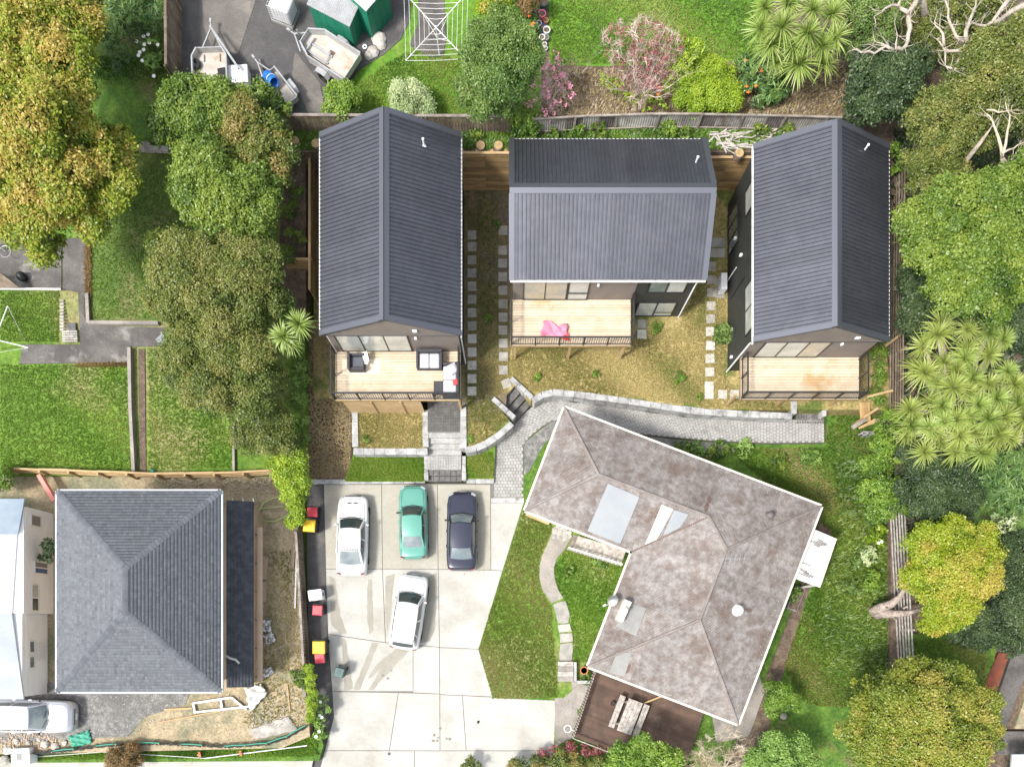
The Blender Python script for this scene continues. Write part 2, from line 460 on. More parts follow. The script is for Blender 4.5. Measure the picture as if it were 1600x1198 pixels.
def rows(name, ys, xl, xr, zf, m, label):
    mb = MB(); vs = []
    for y in ys:
        a, b = P(xl, y, zf(y)), P(xr, y, zf(y))
        for k in range(5): vs.append(a.lerp(b, k / 4))
    fs = [(i * 5 + k, (i + 1) * 5 + k, (i + 1) * 5 + k + 1, i * 5 + k + 1) for i in range(len(ys) - 1) for k in range(4)]
    n0 = len(vs); mb.add(vs, fs)
    border = [i * 5 for i in range(len(ys))] + [(len(ys) - 1) * 5 + k for k in range(1, 5)] + [i * 5 + 4 for i in range(len(ys) - 2, -1, -1)] + [3, 2, 1]
    b = len(mb.v)
    for i in border: mb.v.append((mb.v[i][0], mb.v[i][1], -.9))
    for j in range(len(border)):
        k = (j + 1) % len(border)
        mb.f.append((border[j], b + j, b + k, border[k]))
    return tag(mb.build(name, M[m]), label, None, kind='structure')

def wob_pts(pts, k=2):
    out = []
    for i in range(len(pts)):
        a, b = pts[i], pts[(i + 1) % len(pts)]
        for j in range(4): out.append((a[0] + (b[0] - a[0]) * j / 4 + random.uniform(-k, k), a[1] + (b[1] - a[1]) * j / 4 + random.uniform(-k, k)))
    return out
g = MB()
ys = [(-700, -.35), (20, -.35), (24.9, -.35), (25.7, 3.9), (60, 4.3), (700, 6)]
for y, z in ys: g.v += [(-700, y, z), (700, y, z)]
for i in range(len(ys) - 1): g.f.append((2 * i, 2 * i + 1, 2 * i + 3, 2 * i + 2))
tag(g.build('ground', M['weedy']), 'wide weedy ground under all the lots', kind='structure')

# upper yards behind the houses
patch('lawn', [(285, -70), (846, -70), (846, 190), (285, 190)], Z_YARD, 'lawn_vivid', .9, 'bright green lawn round the rotary clothesline')
patch('yard', [(284, -70), (640, -70), (641, 30), (626, 62), (600, 85), (560, 110), (548, 128), (552, 160), (520, 184), (450, 184), (440, 165), (284, 160)], Z_YARD + .03, 'asphalt', .9, 'dark asphalt yard with trailers parked on it')
patch('yard_slab', [(312, -70), (402, -70), (400, 0), (372, 84), (330, 74), (318, 40)], Z_YARD + .045, 'asphalt_worn', .9, 'worn paler slab in the asphalt yard')
patch('yard_slab', wob_pts([(462, 84), (478, 100), (500, 130), (505, 180), (484, 182), (470, 150), (455, 115)]), Z_YARD + .043, 'asphalt_worn', .9, 'dusty worn patch beside the large trailer')
patch('path', [(655, -70), (690, -70), (697, 60), (692, 88), (672, 90), (640, 70), (652, 40)], Z_YARD + .05, 'concrete_dark', .9, 'stained concrete strip under the clothesline')
patch('lawn', [(857, -70), (1200, -70), (1200, 92), (1090, 98), (940, 104), (858, 101)], Z_YARD + .02, 'lawn_vivid', .9, 'bright green lawn behind the flower bed')
patch('garden_bed', [(846, -70), (857, -70), (858, 101), (940, 104), (1090, 98), (1200, 92), (1200, -70), (1340, -70), (1340, 192), (846, 192)], Z_YARD, 'soil', .9, 'brown mulched flower bed along the iron fence')
patch('bank', [(446, 192), (1340, 192), (1340, 238), (446, 238)], lambda y: 4.36, 'soil', 3.4, 'weedy earth bank above the timber retaining walls')
# neighbour's yard on the left
rows('lawn', [-70, 60, 200, 350, 500, 620, 742], -90, 476, ZL, 'lawn', 'sloping green lawn of the left neighbour')
patch('lawn', [(130, -70), (284, -70), (284, 190), (150, 190)], lambda y: ZL(y) + .04, 'lawn_shade', .4, 'shaded rough grass between big yellow tree and board fence')  # the big tree's shadow is painted into this grass
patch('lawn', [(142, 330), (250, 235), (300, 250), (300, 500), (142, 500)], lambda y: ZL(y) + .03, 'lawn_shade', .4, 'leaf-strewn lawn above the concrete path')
patch('garden_bed', [(438, 196), (478, 196), (478, 300), (478, 400), (478, 505), (430, 500), (436, 400), (440, 300)], lambda y: ZL(y) + .05, 'soil', .4, 'dark shaded bed left of the long timber wall')
# terrace with the three new houses
patch('terrace', [(490, 292), (1400, 292), (1400, 640), (1240, 640), (1100, 641), (1000, 628), (900, 617), (860, 614), (840, 620), (829, 627), (807, 600), (775, 633), (798, 659), (770, 690), (740, 702), (727, 704), (727, 622), (490, 622)], Z_TER, 'lawn_dry', 1.2, 'dry yellow-brown lawn terrace around the new houses')
patch('side_lawn', [(716, 297), (800, 297), (800, 520), (790, 640), (765, 660), (722, 660)], Z_TER + .006, 'lawn_bare', .3, 'bare brown soil strip between the first two houses')
patch('bark_garden', [(470, 500), (552, 500), (552, 752), (478, 752)], ZB, 'bark', .6, 'bark mulch slope beside the first house')
patch('lawn', [(556, 640), (666, 640), (666, 702), (556, 702)], 1.0, 'lawn_dry', .9, 'dry planter lawn framed by grey blocks below the first deck')
patch('lawn', [(554, 700), (664, 700), (664, 752), (540, 752)], lambda y: .33 if y < 720 else .24, 'lawn', .5, 'short grass strip between planter wall and driveway')
patch('lawn', [(728, 700), (774, 690), (772, 748), (728, 748)], lambda y: .35 if y < 720 else .22, 'lawn', .5, 'small grass square between steps and paver path')
# lot of the old house
patch('lot', [(770, 655), (1400, 640), (1400, 800), (1410, 1260), (862, 1260), (868, 1094), (770, 1090), (748, 1012), (818, 787)], lambda y: .012 if y < 660 else .02, 'weedy', .3, 'weedy grass lot around the old house')
patch('lawn', [(819, 790), (862, 690), (880, 700), (905, 830), (985, 870), (935, 1045), (880, 1090), (771, 1089), (750, 1012)], .05, 'lawn', .3, 'patchy front lawn of the old house')
patch('gravel_strip', [(819, 692), (862, 657), (880, 657), (846, 700), (828, 735), (819, 742)], .04, 'gravel', .3, 'grey gritty strip beside the paver path')
patch('gravel_strip', [(940, 665), (1000, 680), (1100, 691), (1190, 695), (1180, 708), (1100, 704), (1020, 700)], .06, 'gravel', .3, 'grey gravel strip under the paver path')
patch('lawn', [(1130, 690), (1292, 692), (1292, 640), (1370, 640), (1380, 700), (1390, 900), (1396, 1120), (1250, 1120), (1215, 1060), (1290, 790)], .07, 'weedy', .3, 'lush weedy lawn right of the old house')
patch('side_path', [(1284, 800), (1246, 930), (1200, 1050), (1160, 1140), (1130, 1200), (1185, 1200), (1215, 1080), (1258, 940), (1300, 830)], .085, 'soil', .3, 'bare earth path along the old house wall')
patch('side_path', [(1110, 1100), (1185, 1050), (1195, 1080), (1170, 1150), (1120, 1160)], .1, 'concrete_old', .3, 'cracked concrete corner behind the old house')
# building site on the left
patch('building_site', [(-90, 744), (462, 744), (466, 840), (476, 1000), (484, 1150), (440, 1168), (-90, 1180)], Z_SITE, 'sand', 1.2, 'bare sandy building site round the shingled house')
patch('gravel_drive', [(-90, 1066), (240, 1066), (300, 1072), (290, 1100), (225, 1120), (200, 1150), (-90, 1164)], Z_SITE + .03, 'gravel', .4, 'grey gravel drive with a parked car')
patch('verge', [(-90, 1162), (200, 1162), (440, 1160), (500, 1140), (505, 1165), (498, 1188), (-90, 1192)], .45, 'weedy', .9, 'weedy verge below the building site')
patch('footpath', [(-90, 1188), (490, 1184), (470, 1270), (-90, 1270)], .2, 'concrete', .7, 'pale concrete footpath at the bottom edge')
# right strip
rows('woodland_floor', [-70, 60, 190, 300, 420, 540, 640, 740, 860, 980, 1100, 1260], 1392, 1760, ZR, 'soil', 'dark leaf-littered floor under the trees on the right')
rows('garden_bed', [-70, 60, 190, 240, 300], 1330, 1396, lambda y: ZR(y) - .06, 'soil', 'shaded strip behind the third house')
patch('lawn', [(1412, 990), (1560, 990), (1545, 1090), (1520, 1140), (1412, 1140)], .6, 'lawn', .3, 'small green lawn behind the yellow tree')
patch('path', [(1560, 1020), (1578, 1020), (1560, 1070), (1546, 1105), (1534, 1105), (1540, 1065)], .66, 'terracotta', .3, 'terracotta strip beside the dark path')
patch('path', [(1582, 1020), (1625, 1020), (1600, 1060), (1570, 1140), (1552, 1140), (1562, 1080)], .68, 'concrete_dark', .3, 'dark mossy path at the right edge')
patch('path', [(1552, 1142), (1700, 1142), (1700, 1180), (1560, 1178)], .67, 'concrete_dark', .3, 'dark concrete pad at the right edge')
patch('garden_bed', [(1630, 1020), (1700, 1020), (1700, 1138), (1585, 1138), (1612, 1060)], .69, 'sand', .3, 'dry straw-coloured bed at the right edge')

# left strip of the driveway
patch('kerb_strip', [(478, 752), (506, 752), (512, 1000), (522, 1120), (500, 1200), (480, 1270), (460, 1270), (486, 1160), (482, 1000)], .01, 'asphalt', .5, 'dark asphalt strip where the bins stand')
# driveway slabs
drv = thing('driveway', 'pale concrete driveway poured in large slabs', None, (-8, 3, 0), kind='structure')
mb = MB(); mb.prism([tuple(P(x, y, -.03)) for x, y in [(505, 755), (773, 755), (773, 784), (819, 784), (748, 1013), (770, 1091), (869, 1093), (869, 1270), (480, 1270), (500, 1190), (522, 1120), (512, 1000)]], -.4)
mb.build('joint_bed', M['joint'], drv)
SLABS = [[(505, 757), (595.6, 757), (597.2, 888), (509, 888)], [(596.6, 757), (683, 757), (684.2, 888.6), (598.2, 888)],
    [(684, 757), (766, 757), (766.5, 889.6), (685.2, 888.6)], [(767, 786), (818, 786), (785, 891), (767.5, 889.6)],
    [(509, 889), (597.2, 889), (602, 1002.6), (513, 990)], [(598.2, 889), (684.2, 889.6), (686.2, 1010), (603, 1003)],
    [(685.2, 889.6), (766, 890.6), (784.6, 892), (748, 1013), (687.2, 1010.5)],
    [(513, 991), (603, 1004), (645, 1008), (645, 1079), (519.5, 1079)], [(646, 1008), (686.3, 1011), (686.5, 1083), (646, 1081)],
    [(687.3, 1011.5), (747.6, 1014), (769.4, 1087.5), (687.5, 1084)], [(519.5, 1080), (622, 1082), (608, 1171.5), (508, 1171.5), (521.5, 1120)],
    [(623, 1082), (686.7, 1084), (687, 1171.8), (609, 1171.5)], [(687.7, 1085), (722, 1086.5), (728, 1171.8), (688, 1171.8)],
    [(723, 1086.5), (770, 1089), (868, 1094), (868, 1171.8), (729, 1171.8)], [(507, 1172.6), (647, 1172.8), (647, 1268), (480, 1268), (499, 1192)],
    [(648, 1172.8), (868, 1172.8), (868, 1268), (648, 1268)]]
for i, s in enumerate(SLABS):
    mb = MB(); mb.prism([tuple(P(x, y, 0)) for x, y in s], -.3, random.uniform(-.004, 0.0))
    mb.build('slab', M['concrete_tan' if i < 3 else 'concrete'], drv)
def wob(pts, k=1):      # uneven outline for stains and painted shade
    out = []
    n = len(pts)
    for i in range(n):
        a, b = pts[i], pts[(i + 1) % n]
        m = max(2, int(math.hypot(b[0] - a[0], b[1] - a[1]) / 6))
        for j in range(m):
            t = j / m
            out.append((a[0] + (b[0] - a[0]) * t + random.uniform(-k, k), a[1] + (b[1] - a[1]) * t + random.uniform(-k, k)))
    return out
for s in [[(664, 790), (672, 780), (676, 850), (670, 872)],  # beside the teal car: wet and car shadow, put into the colour
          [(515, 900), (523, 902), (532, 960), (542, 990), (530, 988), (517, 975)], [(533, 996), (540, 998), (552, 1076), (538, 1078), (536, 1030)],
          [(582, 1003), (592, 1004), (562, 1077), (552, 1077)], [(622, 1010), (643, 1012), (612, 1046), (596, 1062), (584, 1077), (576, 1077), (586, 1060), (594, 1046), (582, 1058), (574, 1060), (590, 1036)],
          [(661, 905), (683, 894), (683, 925), (680, 985), (672, 1002), (655, 1004), (668, 950)],  # right of the hatchback: its cast shadow painted on the slab
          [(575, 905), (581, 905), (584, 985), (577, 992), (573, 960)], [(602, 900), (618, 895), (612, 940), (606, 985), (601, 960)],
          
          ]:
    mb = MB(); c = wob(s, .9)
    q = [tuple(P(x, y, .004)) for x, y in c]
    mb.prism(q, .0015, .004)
    mb.build('damp_shade_patch', M['concrete_damp_shade'], drv)  # wet trails, plus car shadows painted as darker concrete
for k in range(16):
    x, y = random.choice(((551, 880), (646, 870), (722, 885), (640, 1010), (690, 1150), (705, 1160), (760, 1140), (600, 1060))); x += random.uniform(-14, 14); y += random.uniform(-14, 14); r = random.uniform(.04, .11); p = P(x, y, .006); mb = MB()
    mb.prism([(p.x + r * random.uniform(.6, 1.2) * math.cos(a * .7), p.y + r * random.uniform(.6, 1.2) * math.sin(a * .7)) for a in range(9)], .003, .0065); mb.build('oil_spot', M['oil'], drv)
# small drains and cracks
mb = MB(); mb.lathe(P(608, 1177, .0), [(.09, 0), (.09, .012)], 12); mb.build('drain_cover', M['concrete_dark'], drv)
patch('path', [(866, 1060), (896, 1060), (900, 1090), (905, 1140), (895, 1152), (868, 1165)], .03, 'concrete_old', .3, 'worn concrete walk at the foot of the garden steps')
patch('path', [(893, 1064), (922, 1072), (905, 1108), (896, 1104)], .055, 'concrete_old', .3, 'small mossy concrete landing beside the dark deck')

# stone blocks, walls
def block_mesh(name, sx, sy, sz, m, bv=.02):
    bm = bmesh.new(); bmesh.ops.create_cube(bm, size=1)
    for v in bm.verts: v.co = Vector((v.co.x * sx, v.co.y * sy, v.co.z * sz))
    bmesh.ops.bevel(bm, geom=bm.edges[:], offset=bv, segments=1, affect='EDGES')
    me = bpy.data.meshes.new(name); bm.to_mesh(me); bm.free(); me.materials.append(M[m]); return me

def resample(pts, step):
    pts = [Vector(p) for p in pts]
    L = [0]
    for a, b in zip(pts, pts[1:]): L.append(L[-1] + (b - a).length)
    n = max(1, round(L[-1] / step)); out = []
    for i in range(n + 1):
        d = L[-1] * i / n; j = 0
        while j < len(L) - 2 and L[j + 1] < d: j += 1
        t = (d - L[j]) / max(1e-6, L[j + 1] - L[j])
        out.append(pts[j].lerp(pts[j + 1], min(1, t)))
    return out

BLK = block_mesh('wall_block', 1, 1, 1, 'block', .03)
CAP = block_mesh('cap_block', 1, 1, 1, 'block', .03)
def block_wall(label, pix, ztop, zbot, step=.62, width=.34, courses=3):
    pts = resample([P(x, y, ztop) for x, y in pix], step)
    w = thing('retaining_wall', label, 'wall', (pts[0].x, pts[0].y, zbot))
    for i, (a, b) in enumerate(zip(pts, pts[1:])):
        c = (a + b) / 2; d = b - a; rz = math.atan2(d.y, d.x); L = d.length - .012
        inst(CAP, 'cap_block', w, (c.x, c.y, ztop - .09 + random.uniform(-.012, .012)), rz + random.uniform(-.02, .02), (L, width + random.uniform(-.02, .03), .18))
        hh = (ztop - .19 - zbot) / courses
        for k in range(courses):
            inst(BLK, 'wall_block', w, (c.x, c.y, zbot + hh * (k + .5)), rz, (L - .01, width - .06, hh - .015))
    return w
block_wall('curved grey block wall left of the angled garden steps', [(727, 703), (748, 699), (768, 688), (786, 674), (800, 661)], 1.32, .05)
block_wall('long grey block retaining wall along the paver path', [(833, 626), (845, 617), (862, 613), (885, 614), (950, 622), (1000, 629), (1050, 637), (1100, 643), (1150, 646), (1200, 648), (1238, 650)], 1.32, .2)
block_wall('short block wall returning up to the third house deck', [(1241, 646), (1241, 626)], 1.3, .3, courses=2)
block_wall('block wall right of the second paver court', [(1288, 626), (1288, 650)], 1.1, .3, .6, .2, 2)
block_wall('grey block wall on the left side of the planter lawn', [(554, 640), (555, 698)], 1.1, .2)
block_wall('grey block wall along the front of the planter lawn', [(552, 705), (668, 705)], 1.1, .2)
block_wall('grey block wall between planter lawn and entry steps', [(665, 640), (665, 698)], 1.12, .2)
block_wall('grey block wall on the right of the entry steps', [(724, 635), (724, 700)], 1.34, .1)
block_wall('low block pier left of the lowest entry steps', [(666, 712), (666, 750)], .45, 0, .5, .22, 1)
block_wall('low block pier right of the lowest entry steps', [(725, 712), (725, 750)], .45, 0, .5, .22, 1)
block_wall('low block kerb along the top of the driveway', [(480, 752), (560, 752), (664, 751)], .16, -.1, .6, .24, 1)
block_wall('low pale kerb under the small grass square', [(729, 751), (772, 751)], .2, -.1, .6, .26, 1)
# entry steps
st = thing('entry_steps', 'wide grey paver steps rising from driveway to first house', 'steps', P(695, 750, 0))
def stepbox(px0, px1, py0, py1, z, m, nm='step_tread'):
    a, b = P(px0, py1, z), P(px1, py0, z)
    mb = MB(); mb.box(a.x, b.x, a.y, b.y, -.2, z); return mb.build(nm, M[m], st, bevel=.015)
stepbox(669, 722, 743.5, 752, .16, 'paver_dark'); stepbox(669, 722, 734, 743, .32, 'paver_dark')
stepbox(669, 721, 711, 733.5, .46, 'paver')
for i, (y0, y1) in enumerate([(702, 711), (693, 702), (684, 693), (675, 684)]): stepbox(668, 721, y0, y1 - .3, .62 + .15 * i, 'paver')
def paver_cells(name, quad, z, nx, ny, m, parent, gap=.014):
    a, b, c, d = [P(x, y, z) for x, y in quad]
    mb = MB()
    for i in range(nx):
        for j in range(ny):
            def q(u, v): return (a.lerp(b, u)).lerp(d.lerp(c, u), v)
            e = gap
            c4 = [q(i / nx, j / ny), q((i + 1) / nx, j / ny), q((i + 1) / nx, (j + 1) / ny), q(i / nx, (j + 1) / ny)]
            ce = sum(c4, Vector()) / 4
            c4 = [ce + (p - ce) * (1 - 2 * e / max(.05, (p - ce).length * 1.4)) for p in c4]
            dz = random.uniform(-.004, .006)
            mb.prism([(p.x, p.y) for p in c4], z - .05, z + .03 + dz)
    o = mb.build(name, M[m], parent); o['kind'] = 'stuff'; return o
stepbox(668, 721, 624, 675, 1.19, 'joint', 'landing_bed')
paver_cells('landing_pavers', [(668, 674), (721, 674), (721, 625), (668, 625)], 1.2, 14, 11, 'paver_dark', st)
paver_cells('step_pavers', [(669, 733), (721, 733), (721, 712), (669, 712)], .47, 13, 5, 'paver', st)
paver_cells('step_pavers', [(669, 743), (722, 743), (722, 735), (669, 735)], .33, 6, 1, 'paver_dark', st, .02)
paver_cells('step_pavers', [(669, 752), (722, 752), (722, 744), (669, 744)], .17, 6, 1, 'paver_dark', st, .02)

# paver path with blocks
PL_ = [(772, 786), (772, 740), (772, 700), (787, 681), (805, 662), (822, 643), (839, 629), (861, 621), (900, 622), (960, 630), (1000, 636), (1100, 649), (1200, 654), (1288, 657)]
PR_ = [(818, 786), (818, 740), (818, 694), (828, 682), (845, 668), (862, 657), (876, 657), (890, 659), (930, 666), (985, 676), (1030, 681), (1110, 688), (1200, 692), (1288, 691)]
path = thing('paver_path', 'pale grey block-paved path curving behind the old house', None, P(795, 700, 0), kind='structure')
zp = lambda t: .02 + .38 * min(1, t * 1.3)
NS = 150
LL = []; 
def along(pix, n):
    pts = [Vector((x, y, 0)) for x, y in pix]
    # parametrise both edges by the index so the two sides stay paired
    out = []
    for i in range(n + 1):
        u = i / n * (len(pts) - 1); j = min(int(u), len(pts) - 2); out.append(pts[j].lerp(pts[j + 1], u - j))
    return out
# equal spacing along the centre line
cl = [Vector(((a[0] + b[0]) / 2, (a[1] + b[1]) / 2, 0)) for a, b in zip(PL_, PR_)]
cum = [0]
for a, b in zip(cl, cl[1:]): cum.append(cum[-1] + (b - a).length)
def edge_at(pix, d):
    j = 0
    while j < len(cum) - 2 and cum[j + 1] < d: j += 1
    t = (d - cum[j]) / (cum[j + 1] - cum[j])
    return Vector((*pix[j], 0)).lerp(Vector((*pix[j + 1], 0)), t)
NS = int(cum[-1] / 5.0)
bed = MB(); bl = []
for i in range(NS + 1):
    d = cum[-1] * i / NS; z = zp(i / NS)
    a, b = edge_at(PL_, d), edge_at(PR_, d)
    bl.append((P(a.x, a.y, z), P(b.x, b.y, z)))
for i in range(NS):
    q = [bl[i][0], bl[i][1], bl[i + 1][1], bl[i + 1][0]]
    bed.add([p - Vector((0, 0, .025)) for p in q] + [Vector((p.x, p.y, -.3)) for p in q], [(0, 1, 2, 3), (4, 7, 6, 5), (0, 4, 5, 1), (2, 6, 7, 3), (1, 5, 6, 2), (0, 3, 7, 4)])
bed.build('paver_bed', M['joint'], path)
pv = MB()
for i in range(NS):
    w = (bl[i][0] - bl[i][1]).length; nx = max(6, round(w / .185))
    for k in range(nx):
        u0 = k / nx; u1 = (k + 1) / nx
        if i % 2: u0 = max(0, u0 - .5 / nx); u1 = u1 - .5 / nx
        c4 = [bl[i][0].lerp(bl[i][1], u0), bl[i][0].lerp(bl[i][1], u1), bl[i + 1][0].lerp(bl[i + 1][1], u1), bl[i + 1][0].lerp(bl[i + 1][1], u0)]
        ce = sum(c4, Vector()) / 4
        c4 = [ce + (p - ce) * .88 for p in c4]
        dz = random.uniform(-.004, .006)
        b = len(pv.v)
        pv.v += [(p.x, p.y, p.z + dz) for p in c4] + [(p.x, p.y, p.z - .04) for p in c4]
        pv.f += [(b, b + 1, b + 2, b + 3), (b, b + 4, b + 5, b + 1), (b + 1, b + 5, b + 6, b + 2), (b + 2, b + 6, b + 7, b + 3), (b + 3, b + 7, b + 4, b)]
po = pv.build('path_pavers', M['paver'], path); po['kind'] = 'stuff'
ed = thing('path_edging', 'pale concrete edging where the paver path meets the driveway', 'edging', P(795, 784, 0))
mb = MB(); a, b = P(767, 785.5, 0), P(819, 778, 0); mb.box(a.x, b.x, a.y, b.y, -.1, .06); mb.build('edging_block', M['block'], ed, bevel=.015)
court = thing('paver_court', 'dark paver court at the end of the path under third deck', None, P(1265, 660, .3), kind='structure')
mb = MB(); a, b = P(1244, 662, .38), P(1288, 626, .38); mb.box(a.x, b.x, a.y, b.y, -.2, .37); mb.build('paver_bed', M['joint'], court)
paver_cells('court_pavers', [(1244, 662), (1288, 662), (1288, 626), (1244, 626)], .38, 11, 8, 'paver_dark', court)

# angled garden steps
gs_c = P(801, 628, .6); ga = math.atan2(-.72, 1.0) * 1.0
gst = thing('garden_steps', 'small angled block steps from paver path up to dry lawn', 'steps', (gs_c.x, gs_c.y, .1), math.atan2(-1, 1.12))
def loc_box(th, nm, x0, x1, y0, y1, z0, z1, m, bev=.015):
    mb = MB(); mb.box(x0, x1, y0, y1, z0, z1)
    me = mb.mesh(nm, M[m]); o = link(nm, me, th, WM[th])
    if bev:
        k = o.modifiers.new('bevel', 'BEVEL'); k.width = bev; k.segments = 1
    return o
for i in range(4): loc_box(gst, 'step_tread', -.75 + i * .4, -.35 + i * .4 - .02, -.6, .6, -.1, 1.02 - i * .24, 'paver_dark')
for sy in (-1, 1):
    for i in range(3): loc_box(gst, 'side_block', -.8 + i * .54, -.28 + i * .54, sy * .62, sy * .88, -.1, 1.3 - max(0, i - 1) * .02, 'block')

# stepping stones
STONE = block_mesh('paving_stone', .5, .5, .06, 'slab', .012)
STONEW = block_mesh('paving_stone', .5, .5, .06, 'slab_white', .012)
def stones(label, pts, white_from=9999):
    p0 = P(*pts[0][:2], Z_TER)
    t = thing('stepping_stone_path', label, None, (p0.x, p0.y, Z_TER), kind='structure')
    for q in pts:
        p = P(q[0], q[1], Z_TER + .03); rz = q[2] if len(q) > 2 else random.uniform(-.03, .03)
        inst(STONEW if q[1] >= white_from else STONE, 'paving_stone', t, (p.x, p.y, Z_TER + .02 + random.uniform(0, .012)), rz)
stones('row of square stepping stones along the first house', [(737.5, y) for y in (367, 385.5, 406, 426.5, 447, 467.5, 488.5, 509, 529, 550, 570.5, 591.5, 611)], 520)
stones('row of square stepping stones along the second house', [(786, 360), (785.5, 391), (785.5, 411.5), (785.5, 432.5), (786, 453.5), (786, 474.5), (786, 495.5), (786, 515.5), (786.5, 536), (786.5, 557), (786.5, 578), (791, 599, .35)])
stones('row of square stepping stones between second and third house', [(1114, 379), (1126.5, 379), (1114, 395), (1126.5, 395), (1112, 416), (1111.5, 437.5), (1111.5, 457), (1111, 478), (1110.5, 498), (1110, 518), (1110, 540), (1109.5, 560), (1109, 581), (1108, 603), (1108, 616), (1129, 616), (1148, 616), (1003, 506), (1003, 522)], 510)
# ------------------------------------------------------------------ buildings
def slope_frame(poly, e0, e1):
    e0 = Vector(e0); s = (Vector(e1) - e0).normalized()
    ps = [Vector(p) for p in poly]
    c = sum(ps, Vector()) / len(ps)
    t = (c - e0) - s * (c - e0).dot(s); t.normalize()
    n = s.cross(t)
    if n.z < 0: n = -n
    st = [((p - e0).dot(s), (p - e0).dot(t)) for p in ps]
    return e0, s, t, n, st

def trange(st, x):
    r = []
    n = len(st)
    for i in range(n):
        a, b = st[i], st[(i + 1) % n]
        if abs(a[0] - b[0]) < 1e-9: 
            if abs(a[0] - x) < 1e-6: r += [a[1], b[1]]
            continue
        if min(a[0], b[0]) - 1e-7 <= x <= max(a[0], b[0]) + 1e-7:
            r.append(a[1] + (b[1] - a[1]) * (x - a[0]) / (b[0] - a[0]))
    return (min(r), max(r)) if r else None

def srange(st, y):
    return trange([(b, a) for a, b in st], y)

def slope_sheets(parent, name, m, poly, e0, e1, width, prof, off=.03):
    # cut a roof slope into roofing sheets; prof = (position 0..1 in a sheet, rib height)
    o, s, t, n, st = slope_frame(poly, e0, e1)
    lo = min(a for a, b in st); hi = max(a for a, b in st)
    k = 0; out = []
    nsh = max(1, round((hi - lo) / width)); w = (hi - lo) / nsh
    for k in range(nsh):
        mb = MB(); prev = None
        for u, h in prof:
            x = lo + (k + u) * w; x = min(max(x, lo + 1e-4), hi - 1e-4)
            r = trange(st, x)
            if r is None: prev = None; continue
            a = o + s * x + t * r[0] + n * (off + h); b = o + s * x + t * r[1] + n * (off + h)
            mb.v += [tuple(a), tuple(b)]
            i = len(mb.v) - 2
            if prev is not None: mb.f.append((prev, i, i + 1, prev + 1))
            prev = i
        if mb.f: out.append(mb.build(name, m, parent))
    return out

def rib_profile(ribs, h=.05):
    p = []
    for i in range(ribs):
        for u, z in ((0, 0), (.60, 0), (.68, h), (.86, h), (.94, 0)): p.append(((i + u) / ribs, z))
    p.append((1.0, 0)); return p
def corr_profile(waves, h=.016):
    p = []
    for i in range(waves * 2): p.append((i / (waves * 2), h if i % 2 else 0))
    p.append((1.0, 0)); return p

def win(th, p0, ux, nrm, w, h, cols, glassm, rows_=1, fm='frame_black', fw=.05, name='window', split=None):
    p0 = Vector(p0); ux = Vector(ux).normalized(); n = Vector(nrm).normalized(); uz = Vector((0, 0, 1))
    m = Matrix((ux, n, uz)).transposed().to_4x4()
    def b(mb, x0, x1, z0, z1, d0, d1):
        mm = m.copy(); mm.translation = p0 + ux * (x0 + x1) / 2 + uz * (z0 + z1) / 2 + n * (d0 + d1) / 2
        mb.mbox(mm, x1 - x0, abs(d1 - d0), z1 - z0)
    f = MB()
    b(f, 0, w, 0, fw, 0, .06); b(f, 0, w, h - fw, h, 0, .06); b(f, 0, fw, fw, h - fw, 0, .06); b(f, w - fw, w, fw, h - fw, 0, .06)
    xs = split if split else [i / cols for i in range(1, cols)]
    for x in xs: b(f, w * x - fw / 2, w * x + fw / 2, fw, h - fw, 0, .055)
    fr = f.build(name, M[fm], th)
    ed = [0] + list(xs) + [1]
    gm = glassm if isinstance(glassm, (list, tuple)) else [glassm] * (len(ed) - 1)
    for i in range(len(ed) - 1):
        q = MB(); b(q, w * ed[i] + fw / 2, w * ed[i + 1] - fw / 2, fw / 2, h - fw / 2, .005, .03); q.build('pane', M[gm[i]], fr)
    return fr

